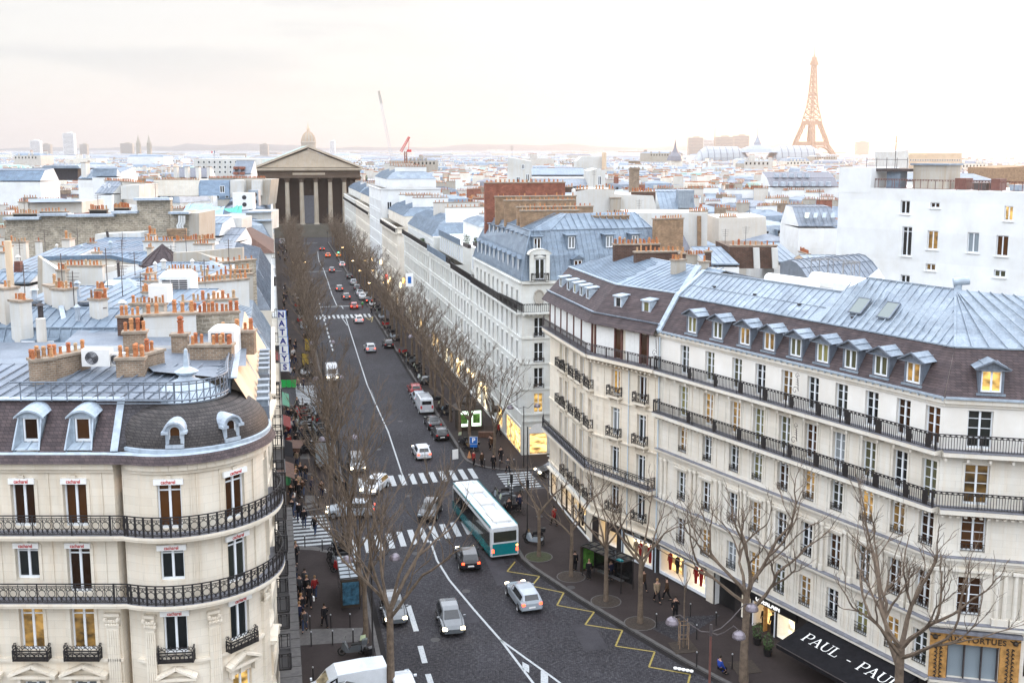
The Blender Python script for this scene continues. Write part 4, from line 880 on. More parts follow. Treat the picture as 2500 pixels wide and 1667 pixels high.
# roof: slate mansard, zinc slope, raised right part with a hip
rf=MB()
def r2(u,i,z): return F2.p(u,-i,z)
def r3(u,i,z): return F3.p(u,-i,z)
kx=lambda i,z:(lambda a,b:((a[0]+b[0])/2,(a[1]+b[1])/2,z))(F2.p(L2-0.42*i,-i,z),F3.p(0.42*i,-i,z))
rf.face([r2(0,-.18,20.05),r2(L2+.08,-.18,20.05),kx(1.6,22.7),r2(0,1.6,22.7)],0)
rf.face([F3.p(-.05,.18,20.05),F3.p(F3.L,.18,20.05),F3.p(F3.L,-1.6,22.7),kx(1.6,22.7)],0)
rf.face([r2(0,1.6,22.72),r2(14.3,1.6,22.72),r2(14.3,4.2,24.5),r2(0,4.2,24.5)],1); seams(rf,r2(0,1.6,22.72),r2(14.3,1.6,22.72),r2(0,4.2,24.5),r2(14.3,4.2,24.5),.62,.06,1)
k1=kx(1.6,22.72); ap=r2(22.6,4.9,25.6)
rf.face([r2(14.3,1.6,22.72),k1,ap,r2(15.8,4.9,25.6),r2(14.3,4.2,24.55)],1)
a0,a1=Vector(r2(14.3,1.6,22.72)),Vector(k1); n=19
for i in range(1,n):
 t=i/n; p0=a0.lerp(a1,t); uu=14.3+t*(L2-.67-14.3); 
 f_=min(1,(L2-0.67-uu)/(L2-.67-22.6)*1.0) if uu>22.6 else 1.0
 if uu<15.8: f_=min(1.0,0.85)
 q1=Vector(r2(uu,1.6+3.3*.55*min(1,f_*1.8),22.72+2.88*.5*min(1,f_*1.8)+.12)); rf.bar(p0+Vector((0,0,.04)),q1,.06,.06,1)
 if f_>.6: rf.bar(q1,r2(uu,1.6+3.3*f_,22.72+2.88*f_+.05),.06,.06,1)
e3=F3.p(F3.L,-1.6,22.72); e4=F3.p(F3.L,-5.5,25.0)
rf.face([k1,e3,e4,ap],1)
for i in range(1,9):
 t=i/9; p0=Vector(k1).lerp(Vector(e3),t); q=Vector(ap).lerp(Vector(e4),max(0,t*.75-.25)); rf.bar(p0+Vector((0,0,.05)),q+Vector((0,0,.05)),.06,.06,1)
rf.bar(r2(0,4.2,24.53),r2(14.3,4.2,24.53),.16,.12,1); rf.bar(r2(15.8,4.9,25.62),ap,.16,.12,1); rf.bar(k1,ap,.14,.12,1)
rf.bar(r2(0,1.6,22.74),k1,.16,.08,1); rf.bar(k1,e3,.16,.08,1); rf.bar(r2(0,2.75,23.53),r2(14.3,2.75,23.53),.05,.05,1)
rf.face([r2(0,4.2,24.5),r2(14.3,4.2,24.5),r2(14.3,8.5,22.2),r2(0,8.5,22.2)],1); rf.face([r2(15.8,4.9,25.6),ap,e4,(34,68,22.5),r2(15.8,11,22.5)],1)
rf.face([r2(14.3,1.6,22.7),r2(14.3,4.2,24.55),r2(15.8,4.9,25.6),r2(15.8,11,22.5),r2(14.3,8.5,22.2)],1)
rf.face([r2(0,-.18,20.0),r2(0,1.6,22.75),r2(0,4.2,24.5),r2(0,8.5,22.2),r2(0,8.5,20)],2)
rf.build('roof',['purple_slate','pale_zinc','peach_render_and_glow'],b2)
gt=MB(); gt.fbox(F2,0,L2+.1,.02,.34,20.0,20.07); gt.fbox(F3,0,F3.L,.02,.34,20.0,20.07)
for k in range(48): gt.fbox(F2,k*.55+.1,k*.55+.14,.22,.36,19.9,20.12)
gt.fbox(F2,0,L2+.1,.30,.36,20.02,20.16); gt.fbox(F3,0,F3.L,.30,.36,20.02,20.16); gt.build('gutter','lead_trim',b2)
pl=MB(); pl.bar(r2(.1,-.25,20.1),r2(.1,1.62,22.85),.5,.16); pl.bar(r2(.1,1.6,22.85),r2(.1,4.3,24.62),.4,.12); pl.build('parapet_flashing','lead_trim',b2)
def gable_dormer(par,F,u,z0,w_=.98,h_=1.28,glass='glass_blind'):
 b=MB(); d=-.06; t=.13; z1_=z0+h_
 b.fbox(F,u-w_/2-t,u-w_/2,-1.7,d,z0-.06,z1_+.12,0); b.fbox(F,u+w_/2,u+w_/2+t,-1.7,d,z0-.06,z1_+.12,0); b.fbox(F,u-w_/2,u+w_/2,-1.7,d,z1_,z1_+.12,0)
 b.fbox(F,u-w_/2-t-.1,u+w_/2+t+.1,-.6,d+.14,z0-.16,z0-.04,1)
 W=w_/2+.42; zr=z1_+.58; ze=z1_+.10; dd=d+.28
 b.face([F.p(u-W,d+.1,ze),F.p(u+W,d+.1,ze),F.p(u,d+.1,zr)],0)
 for s_ in (-1,1):
  b.face([F.p(u+s_*W,dd,ze),F.p(u,dd,zr),F.p(u,-2.3,zr),F.p(u+s_*W,-1.9,ze)],1); b.bar(F.p(u+s_*W,dd,ze),F.p(u,dd,zr),.10,.10,0); b.bar(F.p(u+s_*W*.5,dd,(ze+zr)/2+.03),F.p(u+s_*W*.5,-2.0,(ze+zr)/2+.03),.05,.05,1)
 b.fbox(F,u-W+.05,u+W-.05,d,dd-.04,ze-.09,ze,0)
 o=b.build('dormer',['grey_zinc','pale_zinc'],par); window(o,F,u,z0,w_-.02,h_-.02,'french',glass,d-.06)
for u in (3.7,6.55,9.4,11.8,14.25,16.6,18.9,21.25,23.6): gable_dormer(b2,F2,u,20.42,glass=R.choice(['glass_blind','lit_room']))
gable_dormer(b2,F3,2.45,20.42,1.1,1.3,'lit_room_bright'); gable_dormer(b2,F3,7.6,20.3,1.2,1.35)
sk=MB(); 
for u in (16.9,19.2):
 q=[Vector(r2(u+du,2.5+di,23.48+.09+.873*di)) for du,di in ((-.5,0),(.5,0),(.5,1.0),(-.5,1.0))]
 for i in range(4): sk.bar(q[i-1],q[i],.09,.09,0)
 sk.face([x+Vector((0,0,.03)) for x in q],1)
sk.build('skylight',['grey_zinc','glass_skylight'],b2)
vn=MB(); c=r2(22.4,5.4,25.5); vn.tube(c,(c[0],c[1],c[2]+.35),.25,n=12); vn.tube((c[0]-.3,c[1],c[2]+.5),(c[0]+.6,c[1]-.2,c[2]+.62),.26,n=12); vn.build('roof_vent','lead_trim',b2)
vn=MB()
for u,i in ((2.9,2.9),(7.4,2.8),(12,2.6),(17,2.3)): c=r2(u,i,22.8+.69*(i-1.6)); vn.box(c,(.22,.18,.12),F2.ang)
vn.build('roof_vent','grille_dark',b2)
# wrought iron scrolls standing on the balcony ends
def scroll(par,F,u,d,z,h_):
 s_=MB(); pts=[]
 for k in range(14): a=k*.55; r=.30*(1-k/15); pts.append(F.p(u-.18+r*math.cos(a),d,z+.35+r*math.sin(a)))
 s_.path(pts,.02,4); s_.bar(F.p(u+.1,d,z+.4),F.p(u+.02,d,z+h_*.7),.04)
 pts=[F.p(u-.05+.2*(1-k/14)*math.cos(a),d,z+h_*.8+.22*(1-k/14)*math.sin(a)) for k,a in [(k,k*.6) for k in range(12)]]; s_.path(pts,.018,4)
 for k in range(5): s_.bar(F.p(u-.12,d,z+.8+k*.15),F.p(u+.14,d,z+.75+k*.15),.02)
 s_.build('iron_scroll','iron_worn',par)
scroll(b2,F2,.3,.66,18.0,2.2); scroll(b2,F2,15.2,.66,18.0,1.7); scroll(b2,F2,15.25,.66,14.6,1.7)
# ground floor shops
def interior(par,F,u0,u1,z0,z1,d,mat,stuff=True):
 if d<-.25 and mat.startswith('lit') and par.name.startswith(('long_ap','shuttered')): d=-1.15
 b=MB(); dd=d
 b.face([F.p(u0,dd,z0),F.p(u1,dd,z0),F.p(u1,dd,z1),F.p(u0,dd,z1)]); o=b.build('shop_window',mat,par)
 return o
def shop_frame(par,F,u0,u1,z0,z1,mat='frame_white',t=.10,d=.03):
 b=MB(); b.fbox(F,u0,u0+t,-.1,d,z0,z1); b.fbox(F,u1-t,u1,-.1,d,z0,z1); b.fbox(F,u0+t,u1-t,-.1,d,z1-t,z1); b.fbox(F,u0+t,u1-t,-.1,d,z0,z0+t*2.4); b.build('shop_frame',mat,par)
def mannequins(par,F,u0,u1,z0,n,d=-.55,cols=('cloth_black','cloth_red','cloth_beige')):
 for i in range(n):
  u=u0+(u1-u0)*(i+.5)/n+R.uniform(-.1,.1); b=MB(); h_=R.uniform(1.35,1.55)
  c=F.p(u,d,z0); b.lathe([(.02,0),(.11,.05),(.13,.45),(.17,.75),(.13,.98),(.19,1.2),(.17,1.32),(.05,1.38),(.05,1.45)],c,8); b.ball((c[0],c[1],c[2]+1.55),.09,7)
  for s_ in (-1,1): a=F.p(u+s_*.19,d,z0+1.27); e=F.p(u+s_*.26,d+.05,z0+.72); b.tube(a,e,.055,.04,6)
  b.build('mannequin',R.choice(cols),par)
interior(b2,F2,.6,3.6,.35,2.45,-.48,'lit_shop'); shop_frame(b2,F2,.55,3.65,.25,2.5); mannequins(b2,F2,.9,3.3,.6,3)
interior(b2,F2,3.75,6.1,.35,2.45,-.48,'lit_shop_white'); shop_frame(b2,F2,3.7,6.15,.25,2.5); mannequins(b2,F2,4.0,5.9,.6,3)
b=MB(); b.fbox(F2,7.15,9.3,-.48,-.44,0,2.85); b.build('doorway','black_paint',b2)
interior(b2,F2,10.0,10.9,.3,2.75,-.48,'lit_shop_white'); interior(b2,F2,11.2,13.4,.05,2.55,-.48,'lit_shop'); interior(b2,F2,13.6,15.2,.3,2.55,-.48,'lit_shop_white')
for u in (11.2,12.3,13.35): b=MB(); b.fbox(F2,u-.05,u+.05,-.3,.02,.05,2.6); b.build('door_frame','frame_white' if u!=12.3 else 'gold_wood',b2)
mannequins(b2,F2,11.5,13.2,.1,2,-.3,('cloth_black',))
b=MB(); b.fbox(F2,9.4,15.6,.02,.36,2.62,2.85); b.fbox(F2,9.6,15.5,.02,.12,2.1,2.62); gu=b.build('shop_fascia','black_paint',b2)
x,y,_=F2.p(12.75,.16,0); text_mesh('shop_lettering','GUERLAIN',.50,'sign_white',gu,(x,y,2.38),rad(90),math.atan2(F2.n.x,-F2.n.y),.02,bold=.004)
for u in (2.1,4.9): x,y,_=F2.p(u,.05,0); text_mesh('shop_lettering','moa',.42,'letter_silver',b2,(x,y,2.70),rad(90),math.atan2(F2.n.x,-F2.n.y),.01)
# black awning with white capitals
aw=MB(); z1_,z0_=2.8,1.9; u0,u1=16.7,25.3; dq=3.2
aw.face([F2.p(u0+.0,dq,z0_),F2.p(u1,dq,z0_),F2.p(u1,.1,z1_),F2.p(u0,.1,z1_)],0); aw.face([F2.p(u0,.1,z1_),F2.p(u0,dq,z0_),F2.p(u0,.1,z0_)],0); aw.face([F2.p(u1,.1,z1_),F2.p(u1,dq,z0_),F2.p(u1,.1,z0_)],0)
aw.face([F2.p(u0,dq,z0_),F2.p(u1,dq,z0_),F2.p(u1,dq+.02,z0_-.3),F2.p(u0,dq+.02,z0_-.3)],0); aw.bar(F2.p(u0,dq+.03,z0_-.02),F2.p(u1,dq+.03,z0_-.02),.05,.05,1)
for u in (u0+.2,20,u1-.3): aw.bar(F2.p(u,.1,2.0),F2.p(u,dq-.1,z0_-.04),.05,.05,1)
awo=aw.build('awning',['black_cloth','iron_worn'],b2)
# serif capitals cut as strokes on the sloping cloth
def serif_word(par,word,u,d,size,F,mat='letter_white'):
 S={'P':[((.15,0),(.15,1),.13),((.15,1),(.55,1),.06),((.15,.48),(.55,.48),.06),((.68,.92),(.74,.74),.13),((.74,.74),(.66,.55),.12),((.55,1),(.70,.93),.08),((.55,.48),(.68,.56),.08),((0,0),(.32,0),.05),((0,1),(.2,1),.05)],
    'A':[((.12,0),(.45,1),.06),((.45,1),(.82,0),.13),((.24,.36),(.68,.36),.05),((0,0),(.26,0),.05),((.66,0),(.98,0),.05)],
    'U':[((.15,1),(.15,.28),.13),((.15,.28),(.3,.06),.11),((.3,.06),(.52,.01),.08),((.52,.01),(.72,.1),.07),((.72,.1),(.8,.3),.06),((.8,.3),(.8,1),.06),((0,1),(.3,1),.05),((.66,1),(.94,1),.05)],
    'L':[((.15,0),(.15,1),.13),((.15,0),(.68,0),.06),((.68,0),(.72,.26),.05),((0,1),(.32,1),.05),((0,0),(.2,0),.05)],
    '-':[((.1,.42),(.5,.42),.13)]}
 mb=MB(); adv={'P':.86,'A':1.0,'U':1.02,'L':.85,'-':.6}; x=0; k=(z1_-z0_)/(dq-.1)
 def q(a,b_): dd=d-b_*size*.96; return Vector(F.p(u+a*size,dd,z1_-(dd-.1)*k+.035))
 for c in word:
  for (a,b_),(c2,d2),wd in S.get(c,[]): mb.bar(q(x+a,b_),q(x+c2,d2),wd*size,.015)
  x+=adv.get(c,.6)
 mb.build('awning_lettering',mat,par)
serif_word(awo,'PAUL',17.6,1.95,.80,F2); serif_word(awo,'-',21.15,1.95,.7,F2); serif_word(awo,'PAUL',22.1,1.95,.80,F2)
# gilded shopfront on the corner facet
gb=MB(); gb.fbox(F3,-.02,4.95,0.01,.18,5.25,5.95,0); gb.fbox(F3,-.02,.95,.01,.16,2.95,5.25,0); gb.fbox(F3,3.85,4.95,.01,.16,2.95,5.25,0); gb.fbox(F3,-.1,5.0,0,.4,5.95,6.12,1); gb.fbox(F3,-.02,4.95,.01,.2,2.85,2.95,1)
gs=gb.build('gilded_shopfront',['gold_wood','slab_lead'],b2)
x,y,_=F3.p(2.45,.2,0); text_mesh('shop_lettering','AUX TORTUES',.46,'letter_brown',gs,(x,y,5.57),rad(90),math.atan2(F3.n.x,-F3.n.y),.02,spacing=1.15,bold=.012)
for cx_ in (.46,4.4):
 cv=MB()
 for k in range(9):
  zc=3.15+k*.25
  for s_ in (-1,1):
   pts=[F3.p(cx_+s_*(.05+.17*(1-j/9)*abs(math.cos(j*.7))),.19,zc+.09*math.sin(j*.7)) for j in range(8)]; cv.path(pts,.035,5)
 cv.build('carved_ornament','carved_black',gs)
for cx_ in (.25,4.65):
 cv=MB(); c=F3.p(cx_,.2,5.62); cv.ball(c,.17,8); 
 for s_ in (-1,1): cv.bar(F3.p(cx_,.2,5.6),F3.p(cx_+s_*.28,.2,5.75),.06)
 cv.build('carved_ornament','carved_black',gs)
interior(b2,F3,1.0,3.8,3.05,5.3,-.25,'glass_sky'); 
b=MB(); 
for u in (1.0,1.95,2.9,3.78): b.fbox(F3,u-.03,u+.03,-.24,.02,3.05,5.3)
b.build('shop_frame','iron_worn',b2); interior(b2,F3,.4,4.4,.2,2.6,-.3,'black_paint')
# street number lamp strips at shop ceilings are left to the windows' own light
# ================= RIGHT FOREGROUND: CORNER BUILDING WITH CLOSED SHUTTERS =================
B0=(3.75,99.6); B1p=(7.01,86.26); B2p=(11.65,80.2)
b1=thing('shuttered_apartment_building','cream building with brown slate mansard, small blue dormers and closed white top-floor shutters','building',(9,90,0))
G1=Frame(B0,B1p); G2=Frame(B1p,B2p); G0=Frame((9.0,101.6),B0)
c1=[1.9,4.0,5.75,8.3,10.45,12.9]; c2=[2.75,5.85]
mb=MB(); op1=[]; op2=[]
for u in c1:
 if u<2: continue
 for z,h_ in ((13.95,2.35),(10.45,2.4),(7.2,2.3),(4.0,2.1)): op1.append((u-.5,u+.5,z,z+h_))
for u in c2:
 for z,h_ in ((13.95,2.4),(10.45,2.4),(7.2,2.3),(3.9,2.2)): op2.append((u-.5,u+.5,z,z+h_))
op1s=list(op1)+[(4.2,7.6,.35,2.75),(7.9,12.0,.3,2.7),(0.6,2.4,.3,2.75)]; 
op2s=list(op2)+[(.85,1.65,.05,2.6),(1.95,3.1,.7,2.0),(4.0,7.35,.3,2.3)]
wall_open(mb,G1,0,G1.L,2.9,20.0,op1,.3,0,0,0); wall_open(mb,G1,0,G1.L,-.1,2.9,[o for o in op1s if o[3]<3],1.2,0,0,2); wall_open(mb,G2,0,G2.L,2.9,20.0,op2,.3,0,0,0); wall_open(mb,G2,0,G2.L,-.1,2.9,[o for o in op2s if o[3]<3],1.2,0,1,2)
mb.face([G0.p(0,0,0),G0.p(G0.L,0,0),G0.p(G0.L,0,20),G0.p(0,0,20)],0); mb.face([(9,101.6,0),(26,104,0),(26,104,20),(9,101.6,20)],0)
mb.build('wall',['cream_stone','dark_shopfront','shutter_white'],b1)
for F,oo in ((G1,op1),(G2,op2)):
 for a,b_,c,e in oo: window(b1,F,(a+b_)/2,c,1.0,e-c,'transom',R.choices(['glass_dark','glass_brown','glass_curtain','lit_room'],[4,4,2,.6])[0])
md=MB(); ld=MB()
for F in (G1,G2):
 for z0_,z1_,d in ((16.75,17.05,.85),(16.6,16.75,.4),(16.1,16.2,.08),(13.4,13.5,.12),(9.98,10.1,.14),(6.75,7.05,.85),(6.62,6.75,.35),(3.55,3.68,.16),(2.86,3.0,.3)): md.fbox(F,0,F.L+.1,0,d,z0_,z1_)
 k=int(F.L/.5)
 for i in range(k): md.fbox(F,i*.5+.1,i*.5+.28,0,.6,16.44,16.6); md.fbox(F,i*.5+.1,i*.5+.28,0,.6,6.48,6.62)
for F,cc in ((G1,c1[1:]),(G2,c2)):
 for u in cc:
  for z,h_ in ((13.95,2.35),(10.45,2.4),(7.2,2.3)):
   for a,b_ in ((-.66,-.51),(.51,.66)): md.fbox(F,u+a,u+b_,0,.06,z,z+h_+.14)
   md.fbox(F,u-.66,u+.66,0,.08,z+h_+.02,z+h_+.16)
  for z in (13.9,10.4): md.fbox(F,u-.85,u+.85,0,.5,z-.16,z); md.fbox(F,u-.6,u-.45,0,.3,z-.5,z-.16); md.fbox(F,u+.45,u+.6,0,.3,z-.5,z-.16)
for u in (1.3,4.35,7.3): md.fbox(G2,u-.03,u+.03,0,.05,7.2,16.0)
md.build('moulding','cream_stone',b1); 
for z in (17.05,7.05): ld=MB(); ld.fbox(G1,0,G1.L+.1,0,.87,z,z+.04); ld.fbox(G2,0,G2.L+.1,0,.87,z+.002,z+.042); ld.build('ledge_covering','slab_lead',b1)
for zb,st_ in ((17.07,'bars'),(7.08,'scroll')):
 rl=MB(); railing(rl,[(3.2,101.0),G1.p(.1,.8,0)[:2],G1.p(G1.L+.12,.8,0)[:2],G2.p(G2.L-.15,.8,0)[:2],G2.p(G2.L-.15,.05,0)[:2]],zb,.95,st_,step=.17); rl.build('balcony_railing','iron_worn' if zb>10 else 'iron',b1)
for F,cc in ((G1,c1[1:]),(G2,c2)):
 for u in cc:
  for z in (13.92,10.42,3.9):
   if z<4 and F is G1 and u<5: continue
   rl=MB(); railing(rl,[F.p(u-.72,.02,0)[:2],F.p(u-.72,.45,0)[:2],F.p(u+.72,.45,0)[:2],F.p(u+.72,.02,0)[:2]],z,.78,'scroll',post=1.5); rl.build('window_balcony','iron',b1)
# closed white shutters on the top floor
for F,u0,u1 in [(G1,.5,1.9),(G1,2.2,3.8),(G1,4.2,5.8),(G1,6.2,7.9),(G1,8.3,10.1),(G1,10.6,13.2),(G2,.35,2.55),(G2,3.9,5.5),(G2,6.6,7.6)]:
 b=MB(); b.fbox(F,u0,u1,.02,.10,17.15,19.55)
 k=int((u1-u0)/.5)
 for i in range(1,k): uu=u0+(u1-u0)*i/k; b.fbox(F,uu-.012,uu+.012,.10,.115,17.2,19.5)
 b.build('shutter','shutter_white',b1)
for F,u in ((G2,3.0),(G2,6.05)): b=MB(); b.fbox(F,u-.3,u+.3,.01,.06,17.15,19.5); b.build('pane','glass_brown',b1)
for F,us in ((G1,(.3,2.05,4.0,6.0,8.1,10.35,13.35)),(G2,(.2,2.65,3.45,5.65,6.5))):
 for u in us: b=MB(); b.fbox(F,u-.07,u+.07,.0,.16,17.1,19.7); b.build('timber_post','pole_rust',b1)
rf=MB()
def g1(u,i,z): return G1.p(u,-i,z)
def g2(u,i,z): return G2.p(u,-i,z)
kk=lambda i,z:(lambda a,b_:((a[0]+b_[0])/2,(a[1]+b_[1])/2,z))(G1.p(G1.L-.16*i,-i,z),G2.p(.16*i,-i,z))
for (i0,z0_),(i1,z1_),mi in (((-.05,19.62),(-.75,19.75),0),((-.75,19.75),(-.15,20.55),0),((-.15,20.55),(.02,20.62),1),((.02,20.6),(2.05,22.85),0)):
 rf.face([g1(-.6,i0,z0_),kk(i0,z0_),kk(i1,z1_),g1(-.6,i1,z1_)],mi); rf.face([kk(i0,z0_),g2(G2.L,i0,z0_),g2(G2.L,i1,z1_),kk(i1,z1_)],mi)
tA,tB,tC=g1(-.6,2.05,22.87),kk(2.05,22.87),g2(G2.L,2.05,22.87); rA,rB,rC=(10.8,100.2,24.3),(13.6,91.0,24.45),(17.6,84.6,24.3)
rf.face([tA,tB,rB,rA],2); rf.face([tB,tC,rC,rB],2); seams(rf,tA,tB,rA,rB,.6,.06,2); seams(rf,tB,tC,rB,rC,.6,.06,2)
rf.face([rA,rB,(21,96,22.4),(17,103,22.4)],3); rf.face([rB,rC,(22,87,22.3),(21,96,22.4)],3); seams(rf,rB,rC,(21,96,22.4),(22,87,22.3),.6,.07,3)
rf.bar(tA,tB,.2,.1,1); rf.bar(tB,tC,.2,.1,1); rf.bar(rA,rB,.2,.1,1); rf.bar(rB,rC,.2,.1,1)
rf.build('roof',['purple_slate','lead_trim','blue_zinc','grey_zinc'],b1)
gt=MB(); gt.bar(g1(-.6,-.2,20.62),kk(-.2,20.62),.1,.1); gt.bar(kk(-.2,20.62),g2(G2.L,-.2,20.62),.1,.1)
for k in range(30): c=g1(.2+k*.44,-.2,20.55); gt.box(c,(.05,.05,.2))
gt.build('gutter','grey_zinc',b1)
def box_dormer(par,F,u,z0,w_=.7,h_=.95,inner=.75,glass='glass_dark',mat='lead_trim'):
 b=MB(); t=.13; d=-inner; z1_=z0+h_
 b.fbox(F,u-w_/2-t,u-w_/2,d-1.6,d,z0-.1,z1_); b.fbox(F,u+w_/2,u+w_/2+t,d-1.6,d,z0-.1,z1_); b.fbox(F,u-w_/2,u+w_/2,d-.1,d,z0-.14,z0)
 b.mesh([F.p(u-w_/2-t-.06,d+.14,z1_),F.p(u+w_/2+t+.06,d+.14,z1_),F.p(u+w_/2+t+.06,d-2.0,z1_+.22),F.p(u-w_/2-t-.06,d-2.0,z1_+.22),F.p(u-w_/2-t-.06,d+.14,z1_+.1),F.p(u+w_/2+t+.06,d+.14,z1_+.1),F.p(u+w_/2+t+.06,d-2.0,z1_+.3),F.p(u-w_/2-t-.06,d-2.0,z1_+.3)],[(0,1,5,4),(4,5,6,7),(1,2,6,5),(3,0,4,7),(0,3,2,1)])
 o=b.build('dormer',mat,par); window(o,F,u,z0,w_-.02,h_-.02,'single','glass_dark' if R.random()<.5 else 'glass_blind',d-.05)
for u in (1.6,4.1,6.1,8.1,10.0): box_dormer(b1,G1,u,21.15,inner=.55)
for u in (2.2,5.5): box_dormer(b1,G2,u,21.15,inner=.6)
pl=MB(); pl.bar(g2(G2.L-.05,-.3,20.1),g2(G2.L-.05,4.4,24.9),.55,.2); pl.build('parapet_flashing','lead_trim',b1)
chimney(b1,(9.6,97.2),(14.0,97.8),22.5,25.3,.6,'dark_brick',pots=9,pot='plain',rows=2); chimney(b1,(11.2,93.8),(15.4,94.6),22.8,24.9,.6,'dark_brick',pots=8); chimney(b1,(13.6,86.6),(14.6,87.2),23.6,24.9,.6,'grey_render',pots=3,rows=2); chimney(b1,(15.9,86.2),(16.5,86.6),23.6,24.8,.5,'grey_render',pots=1)
chimney(b1,(14.8,90.6),(15.3,90.7),24,25.1,.4,'dark_brick',pots=1); chimney(b1,(17.2,91.3),(17.7,91.3),23.5,25.2,.45,'dark_brick',pots=1)
sk=MB()
for c in ((17.0,88.0,23.85),(17.3,90.6,23.7)): sk.box(c,(1.3,.9,.12),-.5,0); sk.box((c[0],c[1],c[2]+.07),(1.1,.7,.06),-.5,1)
sk.build('skylight',['lead_trim','glass_skylight'],b1)
# its shops: white framed lit windows along the street, black front, clothes shop
for u0,u1,m_ in ((.6,2.4,'lit_shop'),(4.2,5.8,'lit_shop'),(5.9,7.6,'lit_shop'),(7.9,9.9,'lit_shop'),(10.0,12.0,'lit_shop_white')): interior(b1,G1,u0,u1,.3,2.75,-.28,m_); shop_frame(b1,G1,u0,u1,.3,2.75,'iron',.07)
mannequins(b1,G1,8,11.8,.5,4,-.2,('cloth_black','cloth_white','cloth_brown'))
b=MB(); b.fbox(G1,0,13.2,.01,.06,2.75,3.5); b.fbox(G1,0,13.2,.01,.08,-.1,.3); b.build('white_shopfront','shutter_white',b1)
interior(b1,G2,.85,1.65,.05,2.6,-.38,'lit_shop'); interior(b1,G2,1.95,3.1,.7,2.0,-.38,'lit_shop'); interior(b1,G2,4.0,7.35,.3,2.3,-.38,'lit_shop_white'); shop_frame(b1,G2,3.95,7.4,.2,2.35); mannequins(b1,G2,5.0,7.2,.5,4,-.25)
x,y,_=G2.p(5.6,.05,0); text_mesh('shop_lettering','moa',.42,'letter_silver',b1,(x,y,2.62),rad(90),math.atan2(G2.n.x,-G2.n.y),.01)
dp=MB(); dp.tube(G2.p(4.35,.08,3),G2.p(4.35,.08,16.6),.05,n=6); dp.tube(G2.p(3.82,.08,0),G2.p(3.82,.08,3),.05,n=6); dp.build('downpipe','frame_blue',b1)
# ================= RIGHT ROW ALONG THE STREET =================
T_R=26.5
def street_front(par,s_far,s_near,t0,rows,ncol,wallmat='street_stone',ztop=19.9,left=False,lit_=0.06,w_=1.05,margin=.9,balc=(),style='french',gf=True,shop='lit_shop',depth=14,zside=None,endwall=True,skipwin=False):
 F=Frame(XY(s_near,t0),XY(s_far,t0)) if left else Frame(XY(s_far,t0),XY(s_near,t0))
 L=F.L; us=[margin+(L-2*margin)*(i+.5)/ncol for i in range(ncol)]
 mb=MB(); ops=[(u-w_/2,u+w_/2,z,z+h_) for z,h_ in rows for u in us]
 sh=[]
 if gf:
  k=max(1,int(L/4.5))
  for i in range(k): u=margin/2+(L-margin)*(i+.5)/k; sh.append((u-1.5,u+1.5,.4,2.9))
 wall_open(mb,F,0,L,0,ztop,ops+sh,.3)
 sgn=1 if not left else -1
 b0=XY(s_near,t0+sgn*depth); b1_=XY(s_far,t0+sgn*depth)
 if endwall:
  a0=XY(s_near,t0); a1=XY(s_far,t0)
  mb.face([(*a0,0),(*b0,0),(*b0,ztop),(*a0,ztop)]); mb.face([(*a1,0),(*b1_,0),(*b1_,ztop),(*a1,ztop)]); mb.face([(*b0,0),(*b1_,0),(*b1_,ztop),(*b0,ztop)])
 mb.build('wall',wallmat,par)
 for z,h_ in rows:
  for u in us:
   window(par,F,u,z,w_,h_,style,R.choices(['glass_dark','glass_curtain','lit_room'],[6,1.5,lit_*10])[0])
 for i,(a,b_,c,e) in enumerate(sh):
  if R.random()<.75: interior(par,F,a,b_,c,e,-.28,R.choice([shop,'lit_shop','lit_shop_white','glass_dark']))
 md=MB()
 for z in [ztop-.25]+[r[0]-.15 for r in rows]+[3.3]:
  d=.28 if z==ztop-.25 else .10
  md.fbox(F,0,L,0,d,z,z+.14)
 for (z,d) in balc: md.fbox(F,0,L,0,d,z-.22,z)
 for z,h_ in rows:
  for u in us: md.fbox(F,u-w_/2-.12,u+w_/2+.12,0,.07,z+h_+.03,z+h_+.18)
 md.build('moulding',wallmat,par)
 for (z,d) in balc: rl=MB(); railing(rl,[F.p(.1,.0,0)[:2],F.p(.1,d-.05,0)[:2],F.p(L-.1,d-.05,0)[:2],F.p(L-.1,0,0)[:2]],z,.95,'bars',step=.3,t=.05); rl.build('balcony_railing','iron',par)
 return F,us
RW=[(16.45,2.2),(13.6,2.1),(10.75,2.1),(7.85,2.0),(4.95,1.9)]
# corner building with the blue zinc mansard
c1b=thing('corner_apartment_building','white corner building with tall faceted blue zinc mansard, brown party chimneys and oval medallion','building',(4,118,0))
CC0=XY(109.6,T_R); CC1=(1.35,113.55); CC2=(4.9,113.55); CC3=(17,117.5)
FC1,usC=street_front(c1b,137.3,109.6,T_R,[r for r in RW],10,'street_stone',19.9,balc=((16.4,.6),),endwall=False)
Fk=Frame(CC0,CC2); Fs=Frame(CC2,CC3)
mb=MB(); kw=[(Fk.L/2-.55,Fk.L/2+.55,z,z+h_) for z,h_ in ((13.6,2.2),(10.75,2.2),(7.8,2.3),(4.9,2.3))]
wall_open(mb,Fk,0,Fk.L,0,19.9,kw+[(Fk.L/2-1.0,Fk.L/2+1.0,.15,3.3)],.3); ks=[(u-.5,u+.5,z,z+h_) for u in (2,5,8) for z,h_ in ((16.45,2.2),(13.6,2.1),(10.75,2.1),(7.85,2.0))]
wall_open(mb,Fs,0,Fs.L,0,19.9,ks,.3); mb.face([(*CC3,0),(*XY(115,45),0),(*XY(115,45),19.9),(*CC3,19.9)]); mb.build('wall','street_stone',c1b)
for i,(a,b_,c,e) in enumerate(kw): window(c1b,Fk,(a+b_)/2,c,1.08,e-c,'double','lit_room_bright' if i==3 else 'glass_dark')
